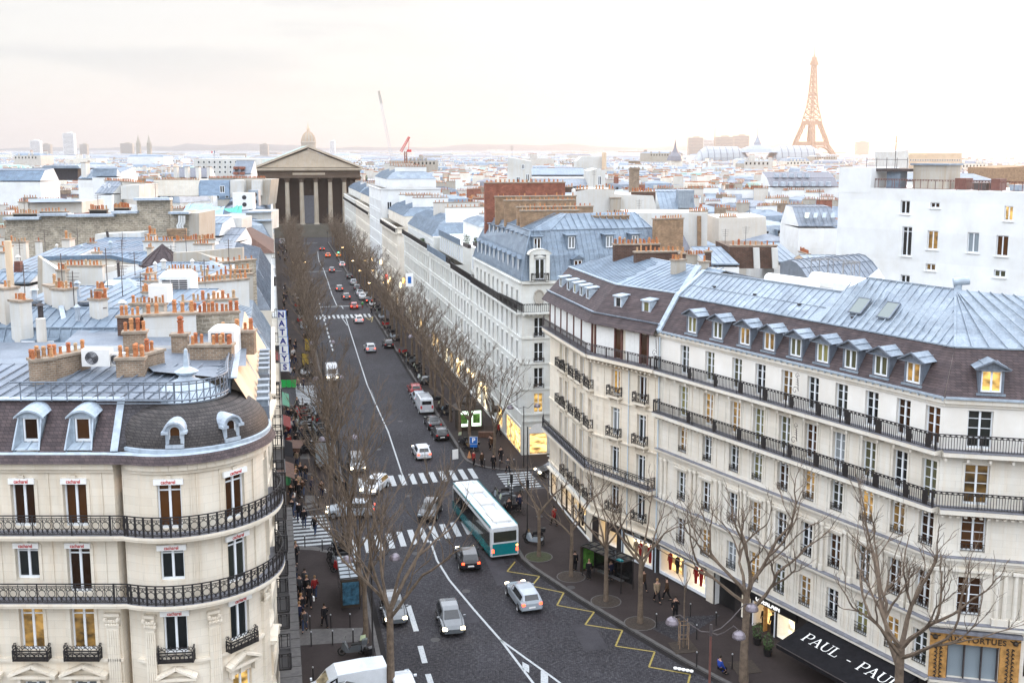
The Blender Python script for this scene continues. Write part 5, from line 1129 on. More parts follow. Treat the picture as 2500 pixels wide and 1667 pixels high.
for a,b_,c,e in ks: window(c1b,Fs,(a+b_)/2,c,1.0,e-c,'french','glass_dark')
interior(c1b,Fk,Fk.L/2-1,Fk.L/2+1,.15,3.2,-.28,'lit_shop')
b=MB(); 
for k in range(10):
 a0,a1=math.pi*k/10,math.pi*(k+1)/10; b.face([Fk.p(Fk.L/2,.06,2.6),Fk.p(Fk.L/2+1.15*math.cos(a0),.06,2.6+1.15*math.sin(a0)),Fk.p(Fk.L/2+1.15*math.cos(a1),.06,2.6+1.15*math.sin(a1))])
b.build('shop_arch','shutter_white',c1b)
for u0,u1 in ((0.3,2.0),(2.4,4.2),(4.6,7.0)):
 FX=Frame(XY(117.2,T_R-.02),XY(109.7,T_R-.02)); interior(c1b,FX,u0,u1,.3,3.0,.03,'lit_shop')
b=MB(); FX=Frame(XY(125,T_R),XY(109.7,T_R)); b.fbox(FX,3.2,4.9,.1,.9,2.5,2.95); b.build('hanging_sign','carved_black',c1b)
md=MB()
for F in (Fk,Fs):
 for z in (19.6,16.3,13.4,10.55,7.6,4.7,3.9): md.fbox(F,0,F.L,0,.3 if z==19.6 else (.8 if z==16.3 else .1),z,z+.2)
 for k in range(int(F.L/.5)): md.fbox(F,k*.5+.1,k*.5+.3,0,.6,16.1,16.3)
for k in range(8): md.fbox(Fk,0,Fk.L,0,.04,.4+k*.45,.78+k*.45) if k<0 else None
md.build('moulding','street_stone',c1b)
b=MB(); pts=[]
for k in range(20): a=2*math.pi*k/20; pts.append(Fk.p(Fk.L/2+.55*math.cos(a),.08,18.1+.8*math.sin(a)))
b.path(pts,.09,5,closed=True); b.face([Fk.p(Fk.L/2+.5*math.cos(2*math.pi*k/20),.05,18.1+.74*math.sin(2*math.pi*k/20)) for k in range(20)]); b.build('medallion','grey_render',c1b)
rl=MB(); railing(rl,[FC1.p(FC1.L-9,.55,0)[:2],Fk.p(0,.7,0)[:2],Fk.p(Fk.L,.7,0)[:2],Fs.p(6,.7,0)[:2]],16.5,.95,'bars',step=.22,t=.04); rl.build('balcony_railing','iron',c1b)
for (z) in (13.6,10.75,7.8): rl=MB(); railing(rl,[Fk.p(Fk.L/2-.6,.12,0)[:2],Fk.p(Fk.L/2+.6,.12,0)[:2]],z,.5,'bars',step=.2,t=.04); rl.build('window_railing','iron',c1b)
def base(i): # roof ring inset i
 a=FC1.p(0,-i,0); k1=FC1.p(FC1.L-.25*i,-i,0); k1b=Fk.p(.5*i*.3,-i,0); m1=((k1[0]+k1b[0])/2,(k1[1]+k1b[1])/2); k2=Fk.p(Fk.L-.12*i,-i,0); k2b=Fs.p(.12*i,-i,0); m2=((k2[0]+k2b[0])/2,(k2[1]+k2b[1])/2); e=Fs.p(Fs.L,-i,0)
 return [a[:2],m1,m2,e[:2]]
rf=MB(); R0=[(x,y,19.95) for x,y in base(-.1)]; R1=[(x,y,22.6) for x,y in base(.75)]; R2=[(x,y,25.3) for x,y in base(2.3)]; R3=[(x,y,27.0) for x,y in [FC1.p(0,-6.2,0)[:2],FC1.p(FC1.L-5.2,-6.2,0)[:2],(6.3,119.0),Fs.p(Fs.L-1,-5.2,0)[:2]]]
for A_,B_ in ((R0,R1),(R1,R2),(R2,R3)):
 for i in range(3): rf.face([A_[i],A_[i+1],B_[i+1],B_[i]]); seams(rf,A_[i],A_[i+1],B_[i],B_[i+1],.6 if A_ is not R2 else .8,.07)
for i in range(4):
 if i<3: rf.bar(R2[i],R2[i+1],.18,.14)
 rf.bar(R0[i],R1[i],.14,.1); rf.bar(R1[i],R2[i],.14,.1); rf.bar(R2[i],R3[i],.14,.1)
rf.face([R3[0],R3[1],R3[2],R3[3],(18,124,24),(8,142,24)]); rf.build('roof','blue_zinc',c1b)
def zdorm(par,F,u,z0,w_,h_,inset_,ped=True,mat='blue_zinc',glass='glass_dark',style='french',depth=1.5):
 b=MB(); d=-inset_; t=.14; z1_=z0+h_
 b.fbox(F,u-w_/2-t,u-w_/2,d-depth,d,z0-.1,z1_+.1); b.fbox(F,u+w_/2,u+w_/2+t,d-depth,d,z0-.1,z1_+.1); b.fbox(F,u-w_/2,u+w_/2,d-depth,d,z1_,z1_+.1); W=w_/2+.3
 if ped:
  b.face([F.p(u-W,d+.15,z1_+.1),F.p(u+W,d+.15,z1_+.1),F.p(u,d+.15,z1_+.5)])
  for s_ in (-1,1): b.face([F.p(u+s_*W,d+.2,z1_+.1),F.p(u,d+.2,z1_+.52),F.p(u,d-depth-.2,z1_+.52),F.p(u+s_*W,d-depth,z1_+.1)])
 else: b.mesh([F.p(u-W,d+.2,z1_+.1),F.p(u+W,d+.2,z1_+.1),F.p(u+W,d-depth,z1_+.22),F.p(u-W,d-depth,z1_+.22),F.p(u-W,d+.2,z1_+.2),F.p(u+W,d+.2,z1_+.2),F.p(u+W,d-depth,z1_+.3),F.p(u-W,d-depth,z1_+.3)],[(0,1,5,4),(4,5,6,7),(1,2,6,5),(3,0,4,7)])
 o=b.build('dormer',mat,par); window(o,F,u,z0,w_-.02,h_-.02,style,glass,d-.05); return o
for u in usC: zdorm(c1b,FC1,u,20.2,.8,1.9,.1,True); zdorm(c1b,FC1,u,23.3,.75,1.3,1.15,False)
for i in range(1,10,3): u=usC[i]; 
zdorm(c1b,Fk,Fk.L/2,20.1,1.1,2.3,-.3,True,'street_stone'); zdorm(c1b,Fk,Fk.L/2,23.2,.8,1.4,.9,False,glass='glass_brown')
b=MB(); b.fbox(Fk,Fk.L/2-1.1,Fk.L/2-.7,0,.5,19.9,22.9); b.fbox(Fk,Fk.L/2+.7,Fk.L/2+1.1,0,.5,19.9,22.9)
for k in range(8):
 a0,a1=math.pi*k/8,math.pi*(k+1)/8; b.mesh([Fk.p(Fk.L/2+1.3*math.cos(a),d,22.85+.65*math.sin(a)) for a in (a0,a1) for d in (.6,-.6)],[(0,2,3,1)]); b.face([Fk.p(Fk.L/2,.5,22.85),Fk.p(Fk.L/2+1.3*math.cos(a0),.5,22.85+.65*math.sin(a0)),Fk.p(Fk.L/2+1.3*math.cos(a1),.5,22.85+.65*math.sin(a1))])
b.build('stone_dormer_surround','street_stone',c1b)
rl=MB(); railing(rl,[Fk.p(Fk.L/2-1,.55,0)[:2],Fk.p(Fk.L/2+1,.55,0)[:2]],20.0,.8,'bars',step=.2,t=.035); rl.build('window_railing','iron',c1b)
for u,z,i_,w_,h_ in ((2.6,20.2,.0,.95,1.9),(7.6,20.2,.0,.95,1.8),(2.2,23.3,1.0,.8,1.35),(6.8,23.3,1.0,.8,1.3),(10,23.3,1.0,.8,1.3)): zdorm(c1b,Fs,u,z,w_,h_,i_,z<22,glass='glass_brown' if z<22 else 'glass_curtain')
# brown brick party chimneys crossing the roof
for k,(s_,t0_,t1_,z) in enumerate(((116.5,28.0,35.0,27.2),(119.0,28.2,37.5,27.5),(125.0,28.0,37,28.0),(129.5,27.8,38.5,28.3))):
 chimney(c1b,XY(s_,t0_),XY(s_,t1_),21,z,.7,'tan_brick','mortar_cap',pots=12,pot='plain',single=True,sc_=.8)
chimney(c1b,XY(134.8,27.5),XY(134.8,38.5),21,29.9,.8,'red_brick','mortar_cap',pots=14,rows=2,sc_=.8)
chimney(c1b,(9.2,119.8),(13.6,120.8),21,26.6,.7,'tan_brick',pots=8,sc_=.8); chimney(c1b,(16.2,117.4),(19.6,119),21,26.4,.7,'tan_brick',pots=9,sc_=.8)
# further buildings down the right side
def roof_on(par,s_near,s_far,t0,depth,z0,z1,z2_,mat='blue_zinc',i1=1.1,i2=4.0,left=False,seam=.7,i0=-.1):
 sg=-1 if left else 1
 poly=ccw([XY(s_near,t0),XY(s_near,t0+sg*depth),XY(s_far,t0+sg*depth),XY(s_far,t0)]); 
 rf=MB(); hip_roof(rf,[ring(inset(poly,i0),z0),ring(inset(poly,i1),z1),ring(inset(poly,i2),z2_)],0,seam,0,w=.06); return rf.build('roof',mat,par)
def planter(label,x,y,z,n=3,h_=.9,ang=0.0,L=2.0):
 t=thing('balcony_planter',label,'plant',(x,y,z),ang); b=MB(); b.box((0,0,.25),(L,.45,.5)); o=b.build('planter_box','iron_worn'); o.parent=t; lf=MB()
 for i in range(70*n):
  a=R.random()*6.28; r=R.random()**.5*.35; c=((R.random()-.5)*L*.9,r*math.sin(a),.5+R.random()*h_*(1-r)); s_=.10; q=Vector((R.uniform(-1,1),R.uniform(-1,1),R.uniform(-1,1))).normalized()*s_; p_=Vector((R.uniform(-1,1),R.uniform(-1,1),R.uniform(-1,1))).cross(q).normalized()*s_
  lf.face([Vector(c)-q,Vector(c)+p_,Vector(c)+q])
 o=lf.build('foliage','leaf_green'); o.parent=t; return t
c2a=thing('apartment_building','white stepped building with a dark planted balcony, next door beyond the blue-roofed corner building','building',(*XY(146,33),0))
street_front(c2a,154,137.4,T_R,RW[1:],6,'street_stone',16.5,balc=((16.5,.5),),depth=16)
up=MB(); up.prism(ccw([XY(137.5,28.4),XY(137.5,41),XY(149.5,41),XY(149.5,28.4)]),16.5,20.2); up.build('attic_wall','street_stone',c2a)
FU=Frame(XY(149.5,28.4),XY(137.5,28.4)); 
for k in range(5): window(c2a,FU,1.6+k*2.2,17.0,.9,2.1,'french','glass_curtain',.03)
FU2=Frame(XY(146.5,30.0),XY(138,30.0)); up=MB(); up.prism(ccw([XY(137.6,30.0),XY(137.6,40),XY(146.5,40),XY(146.5,30.0)]),20.2,23.6); up.build('penthouse_wall','white_plaster',c2a)
for k in range(4): window(c2a,FU2,1.2+k*1.9,20.6,1.1,2.3,'french','glass_curtain',.03)
rl=MB(); railing(rl,[XY(146.8,28.6),XY(137.6,28.6)],20.25,.9,'bars',step=.3,t=.05); rl.build('balcony_railing','iron',c2a)
roof_on(c2a,137.6,146.5,30.0,10,23.6,26.5,28.0,'blue_zinc',1.5,3.5)
c2b=thing('apartment_building','white terraced building with long blue-grey balcony screens on the right of the street','building',(*XY(165,33),0))
street_front(c2b,178,154.1,T_R,RW[1:],11,'street_stone',17.0,balc=((17.0,.5),),depth=15)
up=MB(); up.prism(ccw([XY(154.3,28.2),XY(154.3,40),XY(178,40),XY(178,28.2)]),17.0,19.8); up.build('attic_wall','street_stone',c2b)
FU=Frame(XY(178,28.2),XY(154.3,28.2)); 
for k in range(11): window(c2b,FU,1.3+k*2.1,17.3,1.0,2.1,'french','glass_curtain',.03)
b=MB(); b.fbox(Frame(XY(178,T_R),XY(158,T_R)),0,20,.45,.5,17.05,18.1); b.build('balcony_screen','deep_zinc',c2b); b=MB(); b.fbox(Frame(XY(176,28),XY(155,28)),0,21,.2,.25,19.85,20.8); b.build('balcony_screen','deep_zinc',c2b)
up=MB(); up.prism(ccw([XY(156,31),XY(156,39),XY(170,39),XY(170,31)]),19.8,22.6); up.build('penthouse_wall','white_plaster',c2b); roof_on(c2b,156,170,31,8,22.6,23.2,23.6,'pale_zinc',.8,2)
chimney(c2b,XY(158,33),XY(158,40),20,24.6,.6,'blank_render',pots=9); chimney(c2b,XY(166,33),XY(166,41),20,24.0,.6,'white_plaster',pots=8)
c2c=thing('apartment_building','white building with small attic windows at the far end of the first right-hand block','building',(*XY(196,33),0))
street_front(c2c,214,178.1,T_R,RW[1:],15,'street_stone',17.3,balc=((17.2,.5),),depth=15)
up=MB(); up.prism(ccw([XY(178.2,27.3),XY(178.2,40),XY(214,40),XY(214,27.3)]),17.3,19.3); up.build('attic_wall','street_stone',c2c)
FU=Frame(XY(214,27.3),XY(178.2,27.3)); 
for k in range(22): window(c2c,FU,1+k*1.6,17.8,.5,.9,'single','glass_dark',.03)
roof_on(c2c,180,214,27.3,13,19.3,21.5,22.5,'blue_zinc',1.6,4)
chimney(c2c,XY(182,30),XY(182,39),20,24.2,.6,'white_plaster',pots=9); chimney(c2c,XY(196,30),XY(196,39),20,24.4,.6,'blank_render',pots=10)
specs=[(226,259,17.7,20.2,'pale_stone','cream block with a planted balcony beyond the side street, right row',13),(259.2,292,25.0,26.0,'white_plaster','tall bare white block rising above the right row of the street',10),(292.3,341,18.6,22.5,'pale_stone','pale block with a blue roof nearest the temple on the right row',17),(341.3,396,18.6,22.5,'street_stone','last pale block before the temple on the right row',17)]
for s_n,s_f,zt,zr,mt,lb,nc in specs:
 t=thing('apartment_building',lb,'building',(*XY((s_n+s_f)/2,33),0)); rows=RW[1:] if zt<22 else [(19.6,2.1),(16.6,2.1)]+RW[1:]
 street_front(t,s_f,s_n,T_R,rows,nc,mt,zt,balc=((16.4,.5),) if zt<22 else (),depth=15)
 Fe=Frame(XY(s_n,T_R),XY(s_n,T_R+15))
 for k in range(4):
  for z,h_ in rows[:4]: window(t,Fe,2+k*3.2,z,1.1,h_,'french','glass_dark',.04)
 md=MB(); md.fbox(Fe,0,Fe.L,0,.5,16.3,16.5); md.fbox(Fe,0,Fe.L,0,.25,zt-.3,zt); md.build('moulding',mt,t)
 up=MB(); up.prism(ccw([XY(s_n+1,T_R+1.6),XY(s_n+1,T_R+14),XY(s_f-1,T_R+14),XY(s_f-1,T_R+1.6)]),zt,zt+2.3); up.build('attic_wall',mt,t)
 roof_on(t,s_n+1,s_f-1,T_R+1.6,12.4,zt+2.3,zt+3.8,zt+4.6,'blue_zinc' if zt<22 else 'pale_zinc',1.6,4)
 for k in range(3): s_=s_n+4+k*(s_f-s_n-8)/2; chimney(t,XY(s_,T_R+4),XY(s_,T_R+12),zt+2,zt+R.uniform(4.6,6.2),.6,R.choice(['white_plaster','blank_render','grey_render']),pots=10,single=False)
# planting on balconies and terraces
for i,(px,py,t_,lb) in enumerate(((1165,596,27.0,'dark planter of shrubs on the corner terrace beside the brick chimneys'),(1140,598,27.0,'dark planter with a small fir on the terrace beyond the corner building'),(1032,592,27.0,'leafy planter on the long balcony, mid right row'),(1028,566,28.4,'tall green shrub on the upper terrace of the right row'),(930,520,26.9,'planter of shrubs on the far cream block'),(895,440,27.5,'green bush on top of the tall white block'))):
 s_,z=PT(px,py,t_); planter(lb,*XY(s_,t_),z-.3,3,1.6 if i in (1,3,5) else .8,SA+math.pi/2,4.0 if i<3 else 2.2)
# ================= big white building behind, right =================
wb=thing('white_building','tall plain white building with scattered small windows behind the zinc roofs at right','building',(45,112,0))
FW=Frame((36.2,118.3),(52.5,99.8)); LW=FW.L
mb=MB(); wl=[]
for px,py,w_,h_,g_ in ((2210,506,1.05,1.45,'glass_dark'),(2283,501,1.0,.6,'glass_brown'),(2463,521,.85,1.5,'lit_room_bright'),(2214,589,1.1,3.2,'glass_dark'),(2277,586,1.15,2.0,'lit_room'),(2376,592,1.2,2.1,'glass_sky'),(2447,600,1.2,2.1,'glass_brown'),(2272,652,1.05,.75,'lit_room'),(2441,668,1.15,.75,'glass_blind'),(2210,681,1.05,.9,'glass_dark')):
 u,z=PV(px,py,(FW.p0.x,FW.p0.y),(FW.p1.x,FW.p1.y)); wl.append((u,z-h_/2,w_,h_,g_))
FWx=Frame((36.2,118.3),(58,93.4)); FX0=1.3; LX=FWx.L
wall_open(mb,FWx,FX0,LX,0,30.1,[(u-w_/2,u+w_/2,z,z+h_) for u,z,w_,h_,g_ in wl],.25)
n_=FWx.n; bkv=lambda u,d:FWx.p(u,-d,0)[:2]
for a,b_ in (((LX,0),(LX,14)),((FX0,14),(FX0,0))): p,q=bkv(*a),bkv(*b_); mb.face([(*p,0),(*q,0),(*q,30.1),(*p,30.1)])
mb.face([(*bkv(FX0,0),30.05),(*bkv(LX,0),30.05),(*bkv(LX,14),30.05),(*bkv(FX0,14),30.05)]); mb.build('wall','white_plaster',wb)
for u,z,w_,h_,g_ in wl: window(wb,FWx,u,z,w_-.02,h_-.02,'french' if h_<3 else 'transom',g_,-.18)
sl=MB()
for u,z,w_,h_,g_ in wl: sl.fbox(FWx,u-w_/2-.15,u+w_/2+.15,0,.12,z-.1,z-.01)
sl.build('window_sill','white_plaster',wb)
up=MB(); up.fbox(FWx,FX0-.05,5.2,-6,.02,29.5,32.3); up.build('stair_tower','white_plaster',wb); up=MB(); up.fbox(FWx,9,12.8,-5,-2,30,32.6,0); up.fbox(FWx,8.8,13,-5.2,-1.8,32.6,32.8,1); up.build('plant_room',['grey_render','pale_zinc'],wb)
up=MB(); up.fbox(FWx,6.2,7.8,-3,-1.5,30,32.2); up.build('lift_housing','blue_zinc',wb)
rl=MB(); railing(rl,[FWx.p(5.4,-.5,0)[:2],FWx.p(LX,-.5,0)[:2]],30.1,1.0,'bars',step=.8,t=.05); rl.build('roof_railing','pole_rust',wb)
up=MB(); up.fbox(FWx,4.6,9,-5,-1,31.9,32.2); 
for k in range(5): up.bar(FWx.p(4+k*1.2,-1,32),FWx.p(4+k*1.2,-1,33.4),.05)
up.bar(FWx.p(4,-1,33.2),FWx.p(8.8,-1,33.2),.05); up.build('roof_platform','iron_worn',wb)
an=MB(); c=FWx.p(6.3,-3,32.2); an.bar(c,(c[0],c[1],c[2]+3.6),.06); an.bar((c[0]-.6,c[1],c[2]+3),(c[0]+.6,c[1],c[2]+3),.04); an.build('antenna','iron_worn',wb)
for k in range(9): up=MB(); u=13.5+k*1.9; up.fbox(FWx,u,u+R.uniform(.8,1.6),-4,-2.4,30.1,30.1+R.uniform(.5,1.3)); up.build('roof_duct',R.choice(['pale_zinc','iron_worn','roof_membrane','pole_rust']),wb)
# zinc-clad curved roof and white membrane roofs in front of it
cr=thing('curved_zinc_roof','low curved zinc roof with standing seams in front of the plain white building','building',(24,92,0))
ra=P(1975,660,23.0); rb_=P(2165,700,23.0); rc=P(2090,632,24.5); rd=P(1960,640,24.5)
cm=MB(); q0_,q1_,q2_,q3_=[Vector(D(*q)) for q in ((1905,641,101),(2066,631,93),(2160,684,84),(1985,704,88))]
def cg(u,v): p=q0_.lerp(q1_,u).lerp(q3_.lerp(q2_,u),v); return p+Vector((0,0,1.5*math.sin(math.pi*v)*.75))
for i in range(14):
 for j in range(6): cm.face([cg(i/14,j/6),cg((i+1)/14,j/6),cg((i+1)/14,(j+1)/6),cg(i/14,(j+1)/6)]); cm.bar(cg((i+1)/14,j/6)+Vector((0,0,.03)),cg((i+1)/14,(j+1)/6)+Vector((0,0,.03)),.07,.1)
 for j in (2,4): cm.bar(cg(i/14,j/6)+Vector((0,0,.03)),cg((i+1)/14,j/6)+Vector((0,0,.03)),.05,.06)
cm.face([cg(0,j/6) for j in range(7)]+[(q3_.x,q3_.y,15),(q0_.x,q0_.y,15)])
cm.build('roof','grey_zinc',cr); cw=MB(); cw.prism(ccw([tuple(q.xy) for q in (q0_,q1_,q2_,q3_)]),0,q3_.z-.4); cw.build('wall','white_plaster',cr)
mw=thing('flat_roof_block','white membrane flat roofs with rounded ducts between the zinc roofs','building',(20,88,0))
q0,q1=Vector(r2(1.5,8.6,0)[:2]),Vector(r2(14.2,8.6,0)[:2]); N2=Vector((-F2.n.x,-F2.n.y))
cw=MB(); cw.prism(ccw([tuple(q0),tuple(q1),tuple(q1+N2*7),tuple(q0+N2*7)]),0,23.2); cw.build('wall','roof_membrane',mw)
for u,dd,l_,w_,h_ in ((2,9.5,5,1.4,1.1),(5,11.5,5.5,1.6,1.4),(9,10,2.2,1.5,1.3),(11.3,9.7,2.0,1.2,1.0),(7.6,13.6,4,1.2,1.0),(3,14,3.5,1.8,.9)):
 b=MB(); a=Vector(F2.p(u,-dd,23.2+h_/2)); c=Vector(F2.p(u+l_,-dd,23.2+h_/2)); b.tube(a,c,h_/2,n=12) if R.random()<.5 else b.fbox(F2,u,u+l_,-dd-w_/2,-dd+w_/2,23.2,23.2+h_*.8); b.build('roof_duct',R.choice(['roof_membrane','plastic_white']),mw)
b=MB(); c0=F2.p(10.5,-9,22.7); c1_=F2.p(14.6,-9,22.7); c2_=F2.p(12.2,-8.6,25.3)
b.face([F2.p(9.8,-8.8,23.2),F2.p(14.9,-8.8,23.2),F2.p(14.3,-9.6,24.0),F2.p(12.3,-10.2,25.6),F2.p(10.6,-9.8,24.0)]); b.build('white_gable','white_plaster',mw)
rl=MB(); railing(rl,[F2.p(3.2,-13,0)[:2],F2.p(3.2,-15,0)[:2],F2.p(6.5,-15,0)[:2],F2.p(6.5,-13,0)[:2]],24.0,1.3,'bars',step=1.0,t=.05); rl.build('access_railing','silver_metal',mw)
# ================= LEFT ROW AND THE NEAR ROOFTOPS =================
FD=Frame(XY(54.2,-.62),XY(75.5,-.62))
def side_dormer(par,F,u,z0,w_=.62,h_=.95):
 b=MB(); b.fbox(F,u-w_/2,u+w_/2,-.55,.05,z0,z0+h_,0); b.fbox(F,u-w_/2-.05,u+w_/2+.05,-.55,.12,z0+h_,z0+h_+.07,0); b.fbox(F,u-w_/2-.3,u-w_/2-.1,-1.2,.1,z0-.6,z0+.5,2); o=b.build('dormer',['pale_zinc','white_zinc','grey_zinc'],par); window(o,F,u,z0+.05,w_-.1,h_-.12,'single','glass_dark',.07)
for u in (1.1,2.7,4.3,5.9): side_dormer(bA,FD,u,20.2,.42,.75)
lb=[(62.0,75.5,'cream building with a peach-lit mansard and small dormers behind the domed corner'),(75.5,87.6,'white building with a plain wall and clay pots, second behind the domed corner'),(97,112,'white building just past the side street on the left of the avenue'),(112,139.3,'pale building that carries the vertical lettered sign'),(152,176,'white corner house with a brown tiled roof and two small windows'),(176,200,'house with a rough whitewashed end wall on the left row'),(200,232,'white block with tarpaulined roof beyond the whitewashed wall'),(232,268,'pale block with three vent pipes on its wall, left row'),(268,310,'cream block with a dark dormer, far left row'),(310,352,'grey walled block shortly before the temple, left row'),(352,396,'last block before the temple on the left row')]
LB=[]
for i,(a,b_,lab) in enumerate(lb):
 t=thing('row_building',lab,'building',(*XY((a+b_)/2,-6),0)); LB.append(t); zt=[19.8,19.6,19.5,19.3,19.6,19.5,19.2,19.4,19.6,19.4,19.3][i]
 street_front(t,b_,a,-.45,RW[1:] if i>3 else RW,max(3,int((b_-a)/2.6)),'cream_stone' if i<2 else R.choice(['street_stone','pale_stone','white_plaster']),zt,left=True,balc=((16.4,.6),),depth=11.5)
 if i in (0,):
  mr=MB(); s1=[XY(a,-.7),XY(b_,-.7)]; q=[XY(a,-2.2),XY(b_,-2.2)]; r_=[XY(a,-12),XY(b_,-12)]
  mr.face([(*s1[0],19.8),(*s1[1],19.8),(*q[1],22.7),(*q[0],22.7)],0); mr.face([(*q[0],22.7),(*q[1],22.7),(*r_[1],23.1),(*r_[0],23.1)],1); mr.face([(*s1[0],19.8),(*q[0],22.7),(*r_[0],23.1),(*r_[0],19.8)],2); mr.build('roof',['peach_render_and_glow','grey_zinc','white_plaster'],t)  # street slope in peach, the sunset light is in its colour
  for u in (9.2,10.7,12.2,13.7,15.2): side_dormer(t,FD,u,20.2,.42,.75)
 elif i==4:
  poly=ccw([XY(a,-.3),XY(a,-8),XY(b_,-8),XY(b_,-.3)]); rf=MB(); hip_roof(rf,[ring(inset(poly,-.3),19.6),ring(inset(poly,3.3),22.0)],0,0); rf.build('roof','chimney_brick_dark' if 'chimney_brick_dark' in M else 'awning_brown',t)
  Fe=Frame(XY(a,-8),XY(a,-.45))
  for z in (16.6,13.4): window(t,Fe,3.6,z,1.1,1.4,'double','glass_dark',.05)
 else:
  roof_on(t,a+.2,b_-.2,-.6,11,zt,zt+2.4,zt+3.4,R.choice(['blue_zinc','pale_zinc','blue_zinc','grey_zinc']),1.2,4,left=True)
# ledge and awning strip above the shops near the corner
FL=Frame(XY(46,-.45),XY(87.5,-.45)); b=MB(); b.fbox(FL,6,FL.L,0,1.25,3.55,3.75); 
for k in range(30): b.fbox(FL,7+k*1.2,7.06+k*1.2,0,1.26,3.75,3.78)
b.build('shop_canopy','kerb_stone',LB[0])
FL2=Frame(XY(97,-.45),XY(139,-.45)); 
for k,(u0,u1,m_) in enumerate(((1,6,'awning_brown'),(8,14,'black_cloth'),(20,25,'awning_red'),(30,37,'green_fence'))):
 b=MB(); b.mesh([FL2.p(u0,0,3.6),FL2.p(u1,0,3.6),FL2.p(u1,1.7,2.9),FL2.p(u0,1.7,2.9),FL2.p(u0,1.7,2.6),FL2.p(u1,1.7,2.6)],[(0,3,2,1),(3,4,5,2)]); b.build('awning',m_,LB[2 if u0<15 else 3])
FL3=Frame(XY(152,-.45),XY(200,-.45))
for k,(u0,u1,m_) in enumerate(((2,9,'awning_red'),(11,16,'black_cloth'),(20,26,'green_fence'),(30,36,'awning_red'))):
 b=MB(); b.mesh([FL3.p(u0,0,3.6),FL3.p(u1,0,3.6),FL3.p(u1,2.2,2.9),FL3.p(u0,2.2,2.9),FL3.p(u0,2.2,2.5),FL3.p(u1,2.2,2.5)],[(0,3,2,1),(3,4,5,2)]); b.build('awning',m_,LB[4 if u0<20 else 5])
# street-side balconies seen end-on near the corner
for z in (6.1,9.4,12.8,16.3):
 for k,u in enumerate((9.5,14.5,19.5,24.5,29.5)):
  rl=MB(); railing(rl,[FL.p(u-1.2,0,0)[:2],FL.p(u-1.2,.65,0)[:2],FL.p(u+1.2,.65,0)[:2],FL.p(u+1.2,0,0)[:2]],z,.85,'bars',step=.3,t=.04); rl.fbox(FL,u-1.2,u+1.2,0,.65,z-.1,z); rl.build('window_balcony','iron',LB[0] if u<27 else LB[1])
# lettered sign
ns=thing('vertical_sign','tall blue and white sign of seven stacked letter boxes projecting over the left pavement','sign',(*XY(118,.4),9))
for k,ch in enumerate('NATALYS'):
 x,y,z=D(687+k*1.6,768+k*21.2,XY(118,0.4)[1]); b=MB(); b.box((x,y,z),(.98,.34,.93),0,0); b.box((x,y+.02,z),(1.04,.26,.99),0,1); o=b.build('letter_box',['letter_white','sign_blue'],ns); text_mesh('letter',ch,.92,'letter_blue',o,(x,y-.19,z),rad(90),0,.01,bold=.03)
b=MB(); x0,y0,z0=D(685,758,XY(118,0)[1]); b.tube((x0-.6,y0+.1,z0-.3),(x0,y0+.1,z0-.3),.04); b.tube((x0-.6,y0+.1,z0-6),(x0+.3,y0+.1,z0-6),.04); b.build('bracket','iron',ns)
def BX(px,Y): return (px-CXP)/FPX*(Y*CP)*1.0
def PY(px,py,Y): x,y,z=D(px,py,Y); return x,z
OCC=[(-64,-12,40,112),(4,62,40,118)]
def occ(x0,x1,y0,y1): OCC.append((min(x0,x1),max(x0,x1),y0,y1))
def slope_block(label,px0,px1,prof,Ybk,mat,wallmat='white_plaster',seam=.65,zlow=0,name='rooftop_building',side=None):
 """building whose roof slopes face the camera: prof=[(py,Y),...] from the eave up to the ridge"""
 t=thing(name,label,'building',(BX((px0+px1)/2,prof[0][1]),prof[0][1],0)); L=[];Rr=[]
 x0a=D(px0,prof[0][0],prof[0][1])[0]; x1a=D(px1,prof[0][0],prof[0][1])[0]
 for py,Y in prof: z=D(px0,py,Y)[2]; L.append((x0a,Y,z)); Rr.append((x1a,Y,z))
 Ybk=min(Ybk,prof[-1][1]+(3 if prof[0][1]>110 else 9)); occ(x0a,x1a,prof[0][1],Ybk)
 L.append((x0a,Ybk,L[0][2]-.3)); Rr.append((x1a,Ybk,Rr[0][2]-.3))
 rf=MB()
 for i in range(len(L)-1): rf.face([L[i],Rr[i],Rr[i+1],L[i+1]]); 
 if seam:
  for i in range(len(prof)-1): seams(rf,L[i],Rr[i],L[i+1],Rr[i+1],seam,.07); rf.bar(L[i+1],Rr[i+1],.16,.1)
 rf.bar(L[0],Rr[0],.2,.16)
 rf.build('roof',mat,t); w_=MB(); z0=L[0][2]-.05
 w_.prism(ccw([(x0a,L[0][1]),(x1a,L[0][1]),(x1a,Ybk),(x0a,Ybk)]),zlow,min(z0,L[-1][2]),0,cap=False)
 for S_ in (L,Rr): w_.face([(p[0],p[1],p[2]-.03) for p in S_])
 w_.build('wall',wallmat,t); return t
def wall_px(par,px0,px1,py0,py1,Y0,Y1,zb,mat,pots=0,th=.6,cap='mortar_cap',rows=1,pot='plain',sc_=.9,single=True):
 a=D(px0,py0,Y0); b=D(px1,py1,Y1); return chimney(par,a[:2],b[:2],zb,(a[2]+b[2])/2,th,mat,cap,pots=pots,rows=rows,pot=pot,sc_=sc_,single=single)
